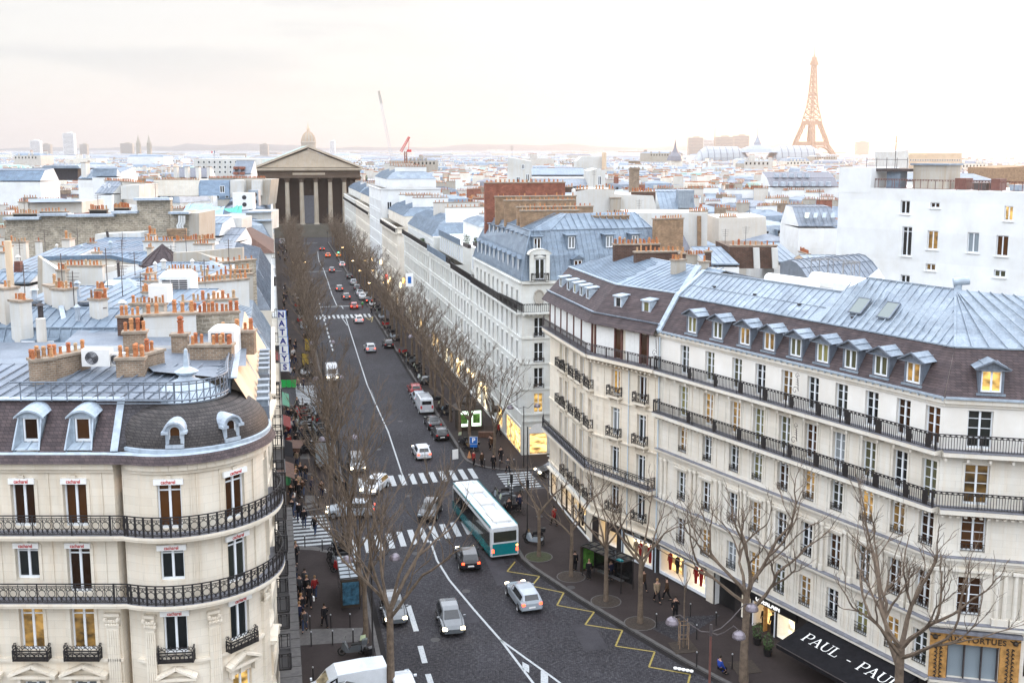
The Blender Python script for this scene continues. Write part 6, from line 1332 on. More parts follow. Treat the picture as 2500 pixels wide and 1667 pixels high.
# 1 blue mansard roofs right behind the corner building
n1=slope_block('large blue zinc mansard with small windows behind the brick chimneys at far left',-60,292,[(905,61.8),(800,63.2),(752,66.0),(698,74.0)],84,'blue_zinc')
for px,py in ((78,835),(125,835),(220,817)):
 x,y,z=D(px,py+8,62.6); F=Frame((x-.5,62.35),(x+.5,62.35)); b=MB(); b.box((x,62.6,z+.05),(.95,.9,.75)); o=b.build('dormer','blue_zinc',n1); window(o,Frame((x-.5,62.12),(x+.5,62.12)),.5,z-.25,.8,.62,'single','glass_dark',0)
b=MB(); a=D(149,752,65.6); c=D(172,862,62.2); b.bar((a[0],a[1],a[2]+.1),(c[0],c[1],c[2]+.15),.3,.2); b.build('roof_gutter','white_zinc',n1)
b=MB(); a=D(103,838,61.9); b.tube((a[0],a[1],21.5),(a[0],a[1],D(103,777,61.9)[2]),.3,.28,10); b.build('flue_pipe','blank_render',n1)
wall_px(n1,-60,28,690,712,66,64,21,'blank_render',7,1.0); wall_px(n1,38,62,733,738,63.2,62.6,21,'old_plaster',3,.8)
wall_px(n1,128,150,694,702,68,67,22,'blank_render',2,1.2); wall_px(n1,140,172,703,710,66.5,66,22,'old_plaster',3,1.0,rows=2)
wall_px(n1,228,252,729,735,65,64.6,20.5,'old_plaster',4,.7,rows=2); wall_px(n1,238,257,708,709,67.5,67.5,20.5,'old_plaster',3,.6)
n2=slope_block('blue zinc roof with a skylight and a small pyramid lantern behind the white coolers',256,420,[(845,62.5),(786,66.0),(742,68.5),(705,73.0)],80,'blue_zinc')
b=MB(); x,y,z=D(280,698,75.5); b.mesh([(x-1.0,y-.4,z-.45),(x+1.0,y-.4,z-.45),(x+.9,y+.9,z+.35),(x-.9,y+.9,z+.35)],[(0,1,2,3)]); b.build('skylight','glass_sky',n2)
b=MB(); x,y,z=D(313,706,74.5); b.box((x,y,z-.35),(1.9,1.9,1.0),0,0); b.mesh([(x-1.15,y-1.15,z+.15),(x+1.15,y-1.15,z+.15),(x+1.15,y+1.15,z+.15),(x-1.15,y+1.15,z+.15),(x,y,z+.85)],[(0,1,4),(1,2,4),(2,3,4),(3,0,4)],1); b.build('roof_lantern',['old_plaster','pale_zinc'],n2)
b=MB(); x,y,z=D(393,735,67); b.box((x,y,z+.55),(1.25,1.0,1.15)); t_=b.build('plant_cabinet','plastic_white',n2)
wall_px(n2,321,404,745,742,66.5,66.5,21,'grey_render',7,.6)
wall_px(n2,350,372,713,716,70.5,70.5,21,'old_plaster',3,.6,rows=2)
wall_px(LB[0],352,478,768,768,61.8,62.6,20,'old_plaster',5,.8,pot='capped',sc_=1.1)
wall_px(LB[0],458,582,767,764,63.4,64.6,20,'rubble_stone',9,.7,pot='capped',sc_=1.0); wall_px(LB[0],441,576,738,733,69.0,71.0,20,'old_plaster',9,.6,pot='capped',sc_=1.0)
wall_px(LB[0],290,345,776,772,61.8,61.8,21,'dark_brick',3,.6,pot='capped')
wall_px(LB[1],462,603,689,686,76.5,79.5,19,'old_plaster',13,.6,sc_=.95); wall_px(LB[1],488,615,675,673,81.5,84,19,'grey_render',9,.5,sc_=.95); wall_px(LB[1],470,613,663,661,84.5,86.5,19,'chimney_brick',8,.5); 
wall_px(n2,410,467,660,660,84,84,19,'chimney_brick',6,.6)
n3=slope_block('wide blue zinc roof above the white walls, left centre of the rooftops',235,455,[(712,76.5),(680,80.0),(640,91.0)],97,'blue_zinc')
wall_px(n3,352,406,688,687,78,78,20,'old_plaster',4,.6); wall_px(n3,357,372,670,668,80,81,20,'old_plaster',4,.6)
n4=thing('rooftop_building','white party walls framing a hollow yard between blue roofs, left','building',(-45,92,0))
b=MB()
def wpoly(mb,pts,th=(0,.5)): # thick wall panel from photo-surveyed points [(px,py,Y)]
 f_=[Vector(D(*q)) for q in pts]; bb=[p+Vector((0,th[1],0)) for p in f_]; n=len(f_)
 mb.face(f_); mb.face(list(reversed(bb)))
 for i in range(n): j=(i+1)%n; mb.face([f_[i],bb[i],bb[j],f_[j]])
wpoly(b,[(104,720,84),(104,633,84),(142,660,82),(163,672,82),(163,720,82)]); b.build('party_wall','old_plaster',n4); b=MB(); wpoly(b,[(92,720,88),(92,624,88),(104,634,88),(104,720,88)]); b.build('party_wall','grey_render',n4)
b=MB(); wpoly(b,[(163,700,86),(163,654,86),(335,646,86),(238,672,86),(238,700,86)]); b.build('party_wall','blank_render',n4); b=MB(); wpoly(b,[(106,634,92),(272,627,92),(338,643,92),(268,652,92),(142,655,92)]); b.build('party_wall','pale_stone',n4)
b=MB(); a,c,d_=D(100,630,92),D(272,626,92),D(345,642,92); b.bar(a,c,.5,.35); b.bar(c,d_,.5,.35); b.build('parapet_flashing','deep_zinc',n4)
wall_px(n4,160,252,651,650,84,84,20,'old_plaster',8,.5,sc_=.9); wall_px(n4,143,163,661,661,81.5,81.5,20,'grey_render',3,.7,pot='thin',sc_=1.1)
n5=slope_block('deep blue zinc roof below the long rubble wall, left',62,345,[(640,101.0),(618,106.0),(580,121.0)],128,'deep_zinc')
wall_px(n5,157,176,585,584,112,112,20,'blank_render',2,1.4,sc_=1.5); wall_px(n5,88,100,590,590,114,114,20,'old_plaster',1,.6); wall_px(n5,228,245,618,616,101,101,20,'old_plaster',2,.7); wall_px(n5,218,232,594,593,115,115,20,'blank_render',2,.8,sc_=1.2)
n6=slope_block('blue roof slope with a brown doorway beside a tall pipe, far left edge',-40,72,[(690,88),(664,90),(606,102)],108,'blue_zinc')
b=MB(); a=D(27,705,86.5); b.tube((a[0],a[1],20),(a[0],a[1],D(30,588,86.5)[2]),.28,.28,10); b.build('flue_pipe','peach_render_and_glow',n6); b=MB(); wpoly(b,[(34,664,87.5),(34,638,87.5),(49,638,87.5),(49,664,87.5)]); b.build('door','pole_rust',n6)
wall_px(n6,-40,16,616,618,92,92,20,'old_plaster',3,.7); wall_px(n6,25,66,591,592,104,104,20,'blank_render',4,.6); wall_px(n6,-30,28,600,604,99,99,20,'old_plaster',3,.6)
n7=thing('rooftop_building','round plastered tower with a low conical zinc roof, left of the street','building',(-32,100,0))
x,y,z=D(392,622,97); b=MB(); b.lathe([(1.9,-6),(1.9,-1.0)],(x+.2,y,z),28); b.build('wall','grey_render',n7); b=MB(); b.lathe([(2.2,-1.0),(2.2,-.85),(.02,1.0)],(x+.2,y,z),14)
for k in range(14): a=2*math.pi*k/14; b.bar((x+.2+2.2*math.cos(a),y+2.2*math.sin(a),z-.8),(x+.2,y,z+1.02),.08)
b.build('roof','purple_slate',n7)
b=MB(); wpoly(b,[(423,645,93),(423,617,93),(478,614,93),(592,604,96),(592,640,96),(560,645,93)],(0,.6)); b.build('party_wall','grey_render',n7); wall_px(n7,361,372,606,606,101,101,22,'blank_render',2,.6)
n8=slope_block('pale wall with a blue pyramid-roofed lantern in front of the round tower',360,505,[(668,84.5),(642,88)],97,'blue_zinc')
b=MB(); x,y,z=D(515,655,86); b.mesh([(x-2,y-1.5,z-.35),(x+2,y-1.5,z-.35),(x+2,y+1.5,z-.35),(x-2,y+1.5,z-.35),(x,y,z+.7)],[(0,1,4),(1,2,4),(2,3,4),(3,0,4)]); b.box((x,y,z-1.2),(3.6,2.6,1.8)); b.build('roof_lantern','pale_zinc',n8)
wall_px(n8,508,620,641,638,88.5,92,20,'rubble_stone',6,.6)
n9=thing('rooftop_building','long rubble stone party wall with a taller square section and lead coping, left','building',(-54,128,0))
b=MB(); wpoly(b,[(8,640,128),(14,535,128),(98,531,128),(98,524,128),(168,524,128),(168,527,128),(280,522,128),(280,517,128),(336,517,128),(333,486,128),(416,486,128),(416,640,128)],(0,.8)); b.build('party_wall','rubble_stone',n9)
b=MB()
for p0,p1,py in ((12,100,533),(96,170,524),(166,282,526),(276,338,518),(330,418,486)): a,c=D(p0,py,127.8),D(p1,py-1,127.8); b.bar(a,c,1.2,.3)
b.build('wall_coping','white_zinc',n9)
wall_px(n9,35,92,523,522,129,129,23,'black_paint',7,.6,sc_=1.1); wall_px(n9,100,165,518,517,129,129,23,'black_paint',6,.6,sc_=.9); wall_px(n9,220,262,514,512,129.5,129.5,24,'black_paint',6,.5,sc_=1.2); wall_px(n9,280,318,509,508,130,130,24,'black_paint',6,.5,rows=2,sc_=1.2)
b=MB(); b.tube(D(275,518,129),D(275,475,129),.14,n=6); b.build('flue_pipe','plastic_white',n9)
n10=thing('rooftop_building','rubble wall with three bent flue pipes beside a grey rendered block, left','building',(-42,126,0))
b=MB(); wpoly(b,[(416,620,127),(416,520,127),(462,520,127),(462,620,127)],(0,7)); b.build('wall','rubble_stone',n10); b=MB(); wpoly(b,[(462,620,127),(462,520,127),(486,520,127),(486,620,127)],(0,7)); b.build('wall','grey_render',n10)
b=MB(); a,c=D(414,519,126.6),D(464,519,126.6); b.bar(a,c,1.0,.25); b.build('wall_coping','lead_trim',n10)
for k in range(3): p=438+k*6; b=MB(); b.path([D(p,526,126.3),D(p,543,126.3),D(p-5,551,126.3),D(p-3,560,126.3)],.14,6); b.build('flue_pipe','old_plaster',n10)
for k in range(7): p=424; b=MB(); a,c=D(408+k,562+k*5,120),D(455,560+k*5.5,120); b.bar(a,c,.4,.3); b.build('timber_batten','tan_brick',n10) if k<5 else None
wall_px(n10,352,424,590,590,108,108,19,'old_plaster',8,.6,rows=1,sc_=1.1); wall_px(n10,424,522,588,587,109,112,19,'old_plaster',15,.6,sc_=1.1); wall_px(n10,475,520,597,597,105,105,19,'old_plaster',6,.6); wall_px(n10,357,380,574,573,114,114,20,'old_plaster',3,.6,sc_=1.2)
n11=thing('rooftop_building','bare white gable with a dark sloping roof strip on the left, below the tarpaulins','building',(-42,140,0))
b=MB(); wpoly(b,[(232,606,124),(232,572,124),(345,567,124),(345,606,124)],(0,3)); b.build('wall','old_plaster',n11); b=MB(); b.bar(D(261,564,123.5),D(268,602,123.5),.25,.2); b.build('downpipe','iron_worn',n11)
n12=slope_block('white gabled blocks with tall blue windows, below the temple on the left',535,574,[(590,140),(573,143),(556,146)],160,'grey_zinc')
for k in range(4): b=MB(); x0,_,z0=D(541+k*9,603,139.6); b.box((x0,139.7,z0),(.42,.1,1.7)); b.build('window','frame_blue',n12)
b=MB(); wpoly(b,[(535,600,150),(535,532,150),(590,532,150),(590,560,150),(560,556,150)],(0,6)); b.build('wall','old_plaster',n12)
n13=slope_block('white block with blue bay windows under a blue tarpaulin, left',486,535,[(575,141),(545,143),(528,148)],162,'blue_zinc')
for k in range(3): b=MB(); x0,_,z0=D(492+k*6,557,140.6); b.box((x0,140.7,z0),(.22,.1,1.3)); b.build('window','frame_blue',n13)
b=MB(); wpoly(b,[(505,600,150),(505,530,150),(537,528,150),(537,600,150)],(0,6)); b.build('wall','old_plaster',n13)
# whitewashed end wall and stepped white parapets near the temple
b=MB(); wpoly(b,[(574,610,176.5),(574,540,176.5),(663,537,176.5),(667,610,176.5)],(0,.7)); b.build('party_wall','old_plaster',LB[5]); b=MB(); wpoly(b,[(600,560,182),(600,516,182),(662,515,182),(662,560,182)],(0,6)); b.build('party_wall','old_plaster',LB[5])
b=MB(); b.bar(D(572,540,176.2),D(664,537,176.2),.8,.25); b.bar(D(598,518,181.7),D(664,516,181.7),.8,.25); b.build('wall_coping','lead_trim',LB[5]); wall_px(LB[5],617,638,585,584,162,162,18,'old_plaster',5,.6)
# tarpaulin over a roof
tp=MB(); n_=14; P0=[D(447+i*11,516-9*math.exp(-((i-6)/4.0)**2)+(4 if i>9 else 0),166) for i in range(n_)]; P1=[D(455+i*10.5,502-6*math.sin(i*.5),176) for i in range(n_)]; P2=[D(487+i*9,540-3*math.sin(i),158) for i in range(n_)]
for i in range(n_-1):
 tp.face([P0[i],P0[i+1],(P1[i+1][0],P1[i+1][1],P1[i+1][2]+R.uniform(-.2,.5)),P1[i]],0 if i<9 else 1)
 if i<6: tp.face([P2[i],P2[i+1],P0[i+4],P0[i+3]],0)
t_=thing('roof_tarpaulin','crumpled blue and green tarpaulin stretched over a roof below the temple','tarpaulin',(-50,165,22)); tp.build('sheet',['tarp_blue','tarp_green'],t_)
# white cabinets and grilles
for (px,py,Y) in ((596,490,205),(622,483,210)): 
 x,y,z=D(px,py,Y); t_=thing('rooftop_cabinet','white cabinet with round fans on a far left roof' if px<600 else 'grey vent cabinet on a far left roof near the temple','cabinet',(x,y,z)); b=MB(); b.box((0,0,0),(4 if px<600 else 2,2,3.2)); o=b.build('casing','plastic_white' if px<600 else 'pale_zinc'); o.parent=t_
 for k in (-.7,.7): g_=MB(); g_.lathe([(.01,0),(.45,0)],(0,0,0),12); o=g_.build('fan_grille','grille_dark'); o.parent=t_; o.rotation_euler=(rad(90),0,0); o.location=(.3,-1.02,k)
# ================= right side hero roofs =================
def panel_building(label,pts,Ydepth,mat,roof=None,name='rooftop_building',cop=None):
 x,y,z=D(*pts[0]); t=thing(name,label,'building',(x,y,0)); xs_=[D(*q)[0] for q in pts]; occ(min(xs_),max(xs_),y,y+Ydepth); b=MB(); wpoly(b,pts,(0,Ydepth)); b.build('wall',mat,t); return t
def pxwin(par,px,py,Y,wpx,hpx,glass='glass_dark',style='french',mat=None):
 x,y,z=D(px,py+hpx/2,Y); w_=wpx/FPX*Y; h_=hpx/FPX*Y*1.0; window(par,Frame((x-1,y-.06),(x+1,y-.06)),1.0,z,w_,h_,style,glass,0)
p1=panel_building('tall white party wall with stepped top, right of the red brick chimney',[(1405,640,150),(1405,468,150),(1440,462,150),(1500,464,150),(1500,474,150),(1595,478,150),(1606,520,150),(1606,640,150)],10,'old_plaster')
wall_px(p1,1490,1515,484,484,149.3,149.3,20,'grey_render',0,1.2); wall_px(p1,1405,1500,462,464,151,151,26,'dark_brick',10,.6,sc_=1.2); wall_px(p1,1541,1600,468,470,151,151,26,'dark_brick',7,.6,sc_=1.2)
p2=panel_building('white party wall with two brick flue strips and a dark sloping roof, mid right',[(1542,700,132),(1530,520,132),(1728,519,132),(1724,700,132)],8,'old_plaster')
for a_,c_ in ((1617,1627),(1703,1712)): b=MB(); wpoly(b,[(a_,612,131.6),(a_,527,131.6),(c_,527,131.6),(c_,612,131.6)],(0,.3)); b.build('flue_strip','tan_brick',p2)
b=MB(); wpoly(b,[(1628,612,130),(1628,550,131.5),(1655,547,131.5),(1690,615,130)],(0,.4)); b.build('roof','slab_lead',p2); wall_px(p2,1683,1722,517,517,133.0,133.0,22,'old_plaster',6,.6); wall_px(p2,1480,1535,524,522,133,133,22,'tan_brick',8,.7); wall_px(p2,1665,1730,622,624,118,118,20,'grey_render',8,.6,rows=2)
b=MB(); wpoly(b,[(1670,640,120),(1680,625,120),(1730,632,120),(1720,660,120)],(0,5)); b.build('wall','old_plaster',p2)
p3=panel_building('white building with paired windows and a blue sloping roof, right of the red brick chimney',[(1320,520,170),(1320,478,170),(1405,476,170),(1405,520,170)],10,'old_plaster'); 
for px in (1362,1396): pxwin(p3,px,498,170,11,24)
b=MB(); wpoly(b,[(1318,479,169),(1318,470,175),(1407,470,175),(1407,479,169)],(0,.3)); b.build('roof','blue_zinc',p3)
p4=panel_building('tall white house with narrow dark windows against the skyline',[(1237,470,210),(1240,383,210),(1298,394,210),(1298,470,210)],14,'old_plaster'); 
for px,py,a_,c_ in ((1277,407,7,12),(1265,441,9,18),(1288,434,8,18)): pxwin(p4,px,py,210,a_,c_)
p5=slope_block('long white wing with two blue zinc roofs behind the tall white house',1298,1455,[(455,206),(437,214)],230,'grey_zinc'); wall_px(p5,1372,1398,457,457,200,200,22,'dark_brick',5,.8)
for px in (1305,1330,1357): pxwin(p5,px,463,205.8,10,13)
p6=slope_block('upper white storey with blue roof behind the long white wing',1298,1430,[(427,236),(410,246)],262,'blue_zinc')
p7=panel_building('pale gabled house with two tall windows, right end of the long white wing',[(1437,470,205),(1437,418,205),(1458,412,205),(1478,417,205),(1478,470,205)],14,'old_plaster'); pxwin(p7,1464,441,205,8,22)
p8=panel_building('small white penthouse with a flat roof near the skyline, centre right',[(1407,412,300),(1407,394,300),(1420,382,300),(1475,382,300),(1475,412,300)],12,'old_plaster'); b=MB(); b.tube(D(1475,412,299),D(1475,372,299),.7,n=6); b.build('flue_pipe','peach_render_and_glow',p8)
p9=thing('brick_chimney_tower','tall square brown brick chimney rising over the rooftops, centre right','chimney',D(1548,450,215)); x,y,z=D(1548,440,215); zt=D(1548,397,215)[2]; b=MB(); b.box((x,y,(zt+20)/2-1),(1.9,1.9,zt-20)); b.box((x,y,zt-1.3),(2.2,2.2,.3)); b.box((x,y,zt+.1),(2.2,2.2,.5)); b.build('stack','chimney_brick',p9)
p10=slope_block('pale blue mansard roof with one big dormer, mid right',1612,1700,[(512,152),(468,157),(462,162)],176,'blue_zinc'); x,y,z=D(1672,485,153); b=MB(); b.box((x,y,z),(2.2,3,2.6)); b.build('dormer','pale_zinc',p10); wall_px(p10,1690,1692,505,505,152,152,22,'old_plaster',0,.5)
p11=panel_building('long low white wall with clay pots along the top, mid right',[(1755,560,150),(1755,533,150),(1870,529,150),(1872,570,150),(1755,600,150)],10,'blank_render'); wall_px(p11,1757,1798,531,530,151,151,22,'blank_render',7,.6)
p12=panel_building('dark red brick building with white quoins beyond the flat roofs, right',[(1782,655,118),(1780,602,118),(1890,602,118),(1900,655,118)],8,'dark_brick'); wall_px(p12,1782,1895,600,600,119,119,22,'dark_brick',6,.7,rows=1,sc_=1.1)
for a_ in (1842,1887): b=MB(); wpoly(b,[(a_,655,117.6),(a_-2,605,117.6),(a_+12,605,117.6),(a_+14,655,117.6)],(0,.4)); b.build('quoin','old_plaster',p12)
p13=slope_block('blue zinc roof slope left of the dark red brick building',1725,1805,[(645,112),(602,122)],132,'blue_zinc'); p14=slope_block('pale blue roof slope between the brick building and the plain white building',1890,1960,[(640,120),(592,131)],140,'blue_zinc')
p15=slope_block('steep grey-green zinc roof with five skylights, right',1950,2046,[(552,160),(505,164),(500,168)],182,'grey_zinc')
for k in range(5): b=MB(); wpoly(b,[(1965+k*21,531,160.5),(1967+k*21,519,161.6),(1976+k*21,519,161.6),(1974+k*21,531,160.5)],(-.3,.2)); b.build('skylight','glass_sky',p15)
p16=slope_block('dark mansard with two rows of small dormers near the horizon, right',1880,2048,[(455,300),(434,304),(420,310)],335,'slab_lead')
for r_,py,Y in ((0,449,299.5),(1,428,304)):
 for k in range(8 if r_==0 else 5): x,y,z=D((1893 if r_==0 else 1896)+k*18.5,py,Y); b=MB(); b.box((x,y,z),(1.1,1.6,1.3)); b.build('dormer','white_zinc',p16)
p17=panel_building('ochre-lit apartment tower with setbacks on the skyline at right',[(2212,415,420),(2212,384,420),(2222,376,420),(2250,376,420),(2264,380,420),(2264,374,420),(2348,374,420),(2348,415,420)],30,'peach_render_and_glow')
for k in range(22): pxwin(p17,2217+k*6,391,420,3.0,5,'glass_brown','single'); pxwin(p17,2217+k*6,401,420,3.0,5,'glass_brown','single')
p18=panel_building('white tower with antennas left of the ochre tower',[(2180,410,400),(2180,370,400),(2218,366,400),(2218,410,400)],20,'old_plaster')
p19=panel_building('brown brick slab block at the right edge near the horizon',[(2430,440,330),(2430,410,330),(2520,405,330),(2520,450,330)],20,'tan_brick')
p20=slope_block('low white block with zinc roof right of the stair tower',2180,2430,[(440,250),(424,262)],290,'pale_zinc'); p21=slope_block('narrow yellow-plastered wall with blue roof left of the plain white building',1975,2070,[(640,116),(622,120)],130,'pale_zinc','peach_render_and_glow')
# left far heroes
q1=panel_building('white apartment block with loggias and a flag left of the temple',[(473,440,420),(473,388,420),(640,388,420),(640,440,420)],25,'old_plaster'); 
for r_ in range(3):
 for k in range(9): pxwin(q1,485+k*13 ,396+r_*12,420,5,6,'glass_dark','single')
b=MB(); b.tube(D(523,388,420),D(523,366,420),.12); b.build('flag_pole','silver_metal',q1); b=MB(); 
for k,m_ in enumerate((0,1,2)): b.face([D(516+k*3,374-k*.4,420),D(519+k*3,373.6-k*.4,420),D(519+k*3,368.6-k*.4,420),D(516+k*3,369-k*.4,420)],m_)
b.build('flag',['letter_red','letter_white','letter_blue'],q1)
q2=slope_block('steep dark slate roof with four red windows left of the temple',566,612,[(424,340),(392,346)],370,'grey_zinc')
for px in (577,592):
 for py in (410,423): x,y,z=D(px,py,341.5 if py<415 else 339.8); b=MB(); b.box((x,y,z),(1.4,2.4,.9)); b.build('dormer','red_brick',q2)
q3=slope_block('blue mansard with round windows at the far left edge',-30,98,[(441,260),(416,263),(411,268)],300,'deep_zinc')
for k in range(3): x,y,z=D(2+k*22,426,260.5); b=MB(); b.lathe([(.35,0),(.35,.2),(.75,.2),(.75,0)],(0,0,0),12); o=b.build('round_window','frame_white',q3); o.location=Vector((x,y-.6,z))-org(q3); o.rotation_euler=(rad(90),0,0)
q4=panel_building('dark louvred flat block behind the blue mansard, far left',[(78,440,330),(78,410,330),(190,408,330),(190,440,330)],30,'dark_slate'); b=MB(); wpoly(b,[(100,411,329),(108,404,329),(190,404,329),(196,411,329)],(0,30)); b.build('roof','pale_zinc',q4)
q5=slope_block('curved blue barrel roof beside a pale wall, left rooftops',190,282,[(436,250),(420,254),(408,262)],280,'blue_zinc'); wall_px(q5,202,214,397,397,252,252,20,'old_plaster',0,2.5)
q6=slope_block('large blue metal plant screen on a roof, left',225,285,[(430,235),(412,235.5)],250,'blue_zinc')
q7=panel_building('cream party walls with a long row of clay pots, left of the temple',[(375,478,235),(375,440,235),(485,440,235),(485,478,235)],10,'pale_stone'); wall_px(q7,376,486,440,439,236,236,24,'pale_stone',22,.6,rows=2,single=False)
b=MB(); wpoly(b,[(485,478,233),(485,440,236),(560,440,236),(560,478,233)],(0,8)); b.build('roof','deep_zinc',q7); pxwin(q7,543,462,232,11,17); wall_px(q7,510,648,436,435,240,240,24,'grey_render',30,.6,rows=2,single=False)
b=MB(); wpoly(b,[(562,482,234),(562,440,234),(595,440,234),(595,482,234)],(0,8)); b.build('wall','old_plaster',q7); b=MB(); wpoly(b,[(614,478,234),(614,440,234),(636,440,234),(636,478,234)],(0,8)); b.build('wall','old_plaster',q7); b=MB(); wpoly(b,[(595,500,236),(595,438,236),(662,438,236),(655,500,236)],(0,8)); b.build('wall','grey_render',q7)
q8=slope_block('small dark mansard with two dormers among pots, left centre',232,275,[(472,200),(456,203),(442,206)],220,'grey_zinc'); 
for px in (257,267): pxwin(q8,px,453,201,5,9)
q9=panel_building('plain pale blue-grey party wall above the rubble wall, left',[(295,486,190),(295,453,190),(340,451,190),(340,486,190)],10,'old_plaster'); wall_px(q9,258,350,438,450,215,195,24,'blank_render',18,.6,rows=2,single=False)
q10=panel_building('long beige wall with blue roof above and pots, left',[(45,520,150),(45,498,150),(200,492,150),(200,520,150)],8,'blank_render'); b=MB(); wpoly(b,[(70,494,149),(60,486,156),(145,484,156),(200,492,149)],(0,.4)); b.build('roof','blue_zinc',q10); wall_px(q10,47,70,494,494,150,150,22,'blank_render',4,.6)
q11=slope_block('white chimneys and slate dormers row left of the temple',424,510,[(433,290),(410,294)],320,'slab_lead')
for k in range(4): x0=426+k*27; wall_px(q11,x0,x0+8,408,408,288,288,20,'old_plaster',0,2)
# rooftop clutter: aerials, vent pipes and hatches, each a part of the roof's own building
def aerial(par,px,py,Y,h_=2.2):
 x,y,z=D(px,py,Y); b=MB(); b.bar((x,y,z-.6),(x,y,z+h_),.045); 
 for k in range(4): b.bar((x-.45+.06*k,y,z+h_-.15-.22*k),(x+.45-.06*k,y,z+h_-.15-.22*k),.025)
 b.build('aerial','iron_worn',par)
for par,px,py,Y in ((n1,60,700,72),(n1,182,752,66),(n1,152,688,73),(n2,300,730,70),(n2,345,720,72),(n2,262,690,73),(n3,330,672,82),(n3,300,655,86),(n3,420,660,86),(n5,110,600,112),(n5,190,596,114),(n5,300,600,112),(n6,50,640,92),(LB[1],500,680,77),(LB[1],560,655,86),(n9,60,515,130),(n9,240,510,130),(n9,380,480,129),(n7,455,612,97),(p1,1450,455,151),(p2,1560,515,133),(p11,1830,525,152),(p12,1820,595,119),(p13,1770,600,122),(p15,2000,498,166),(p4,1250,380,211)): aerial(par,px,py,Y,R.uniform(1.4,2.6))
def vent(par,px,py,Y,h_=.8,r=.16,m_='lead_trim'):
 x,y,z=D(px,py,Y); b=MB(); b.tube((x,y,z-.5),(x,y,z+h_),r,n=7); b.lathe([(r*1.7,0),(r*.3,.2)],(x,y,z+h_+.05),8); b.build('roof_vent',m_,par)
for par,px,py,Y in ((n1,100,775,64.5),(n1,190,780,64.2),(n1,250,770,64.8),(n1,85,725,69.5),(n1,190,720,70),(n2,300,760,67),(n2,360,770,66.5),(n2,400,700,73),(n3,290,668,83),(n3,380,672,82),(n5,140,620,105),(n5,200,612,108),(n5,270,606,110),(n6,45,650,91),(n8,400,655,86),(n8,470,652,86)): vent(par,px,py,Y,R.uniform(.4,.9),R.uniform(.1,.2),R.choice(['lead_trim','old_plaster','iron_worn','white_zinc']))
def hatch(par,px,py,Y,w_=.9):
 x,y,z=D(px,py,Y); b=MB(); b.box((x,y,z+.08),(w_,w_*.9,.14),0,0); b.box((x,y,z+.16),(w_*.8,w_*.7,.04),0,1); b.build('skylight',['grey_zinc','glass_skylight'],par)
for par,px,py,Y in ((n1,80,740,67),(n1,205,742,67),(n2,335,752,67.5),(n3,270,690,79),(n3,350,680,80.5),(n3,395,655,87),(n5,110,628,103),(n5,230,628,103.5),(n5,170,600,113)): hatch(par,px,py,Y)
# ================= TEMPLE AT THE END OF THE STREET =================
SM=431.0; TM=13.7
tm=thing('temple','huge dark colonnaded temple with a pediment closing the far end of the street','temple',(*XY(SM,TM),0))
def mp_(px,py): return PS(px,py,SM)
zA=mp_(753,357)[1]; zE=mp_(753,412)[1]; zB=mp_(753,434)[1]; zC0=mp_(753,548)[1]; tL=mp_(619,410)[0]; tR=mp_(885,410)[0]
HWID=(tR-tL)/2; cT=(tR+tL)/2
def Mxy(t,s=0): return XY(SM+s,cT+t)
FM=Frame(Mxy(-HWID),Mxy(HWID))   # outward = towards the camera
W0=HWID
def mu(t): return t+W0
LEN=78
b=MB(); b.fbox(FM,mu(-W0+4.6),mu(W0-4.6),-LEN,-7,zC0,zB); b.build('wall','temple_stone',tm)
b=MB(); b.fbox(FM,mu(-3.0),mu(3.0),-7.0,-6.9,zC0,zC0+10.5); b.fbox(FM,mu(-3.8),mu(3.8),-7.0,-6.7,zC0+10.5,zC0+11.6); b.build('door','slab_lead',tm)
for t in (-8.5,8.5,-14.5,14.5): b=MB(); b.fbox(FM,mu(t-1.3),mu(t+1.3),-7.0,-6.85,zC0+2.5,zC0+6.5); b.build('niche','dark_shopfront',tm)
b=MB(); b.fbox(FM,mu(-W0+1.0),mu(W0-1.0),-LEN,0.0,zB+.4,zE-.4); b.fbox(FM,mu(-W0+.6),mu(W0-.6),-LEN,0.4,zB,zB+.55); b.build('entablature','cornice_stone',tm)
b=MB(); b.fbox(FM,mu(-6.5),mu(6.5),.0,.06,zB+1.2,zB+2.1); b.build('inscription_panel','pediment_stone',tm)
b=MB(); 
for k in range(46): t=-W0+1.6+k*(2*W0-3.2)/45; b.ball(FM.p(mu(t),.04,zB+1.7),.3,6) if abs(t)>7 else None
b.build('frieze_ornament','cornice_stone',tm)
b=MB(); b.fbox(FM,mu(-W0),mu(W0),-LEN,1.3,zE-.4,zE+.25); b.fbox(FM,mu(-W0+.5),mu(W0-.5),-LEN,.8,zE-.8,zE-.4)
for k in range(60): t=-W0+.8+k*(2*W0-1.6)/59; b.fbox(FM,mu(t-.15),mu(t+.15),.8,1.1,zE-.75,zE-.4)
b.build('cornice','pediment_stone',tm)
b=MB(); b.face([FM.p(mu(-W0+2.2),.1,zE+.5),FM.p(mu(W0-2.2),.1,zE+.5),FM.p(mu(0),.1,zA-1.3)]); b.build('pediment','pediment_stone',tm)
b=MB(); 
for s_ in (-1,1):
 for off,w_,h_,mi in ((1.0,2.2,.75,0),(.3,1.6,.5,1)):
  b.bar(FM.p(mu(s_*(W0+.2)),off-1.0,zE+.35-(.5 if mi else 0)),FM.p(mu(0),off-1.0,zA-(.7 if mi else 0)),w_,h_,mi)
b.build('raking_cornice',['pediment_stone','cornice_stone'],tm)
b=MB()
for s_ in (-1,1): b.face([FM.p(mu(s_*W0),-.5,zE+.5),FM.p(mu(0),-.5,zA+.35),FM.p(mu(0),-LEN,zA+.35),FM.p(mu(s_*W0),-LEN,zE+.5)])
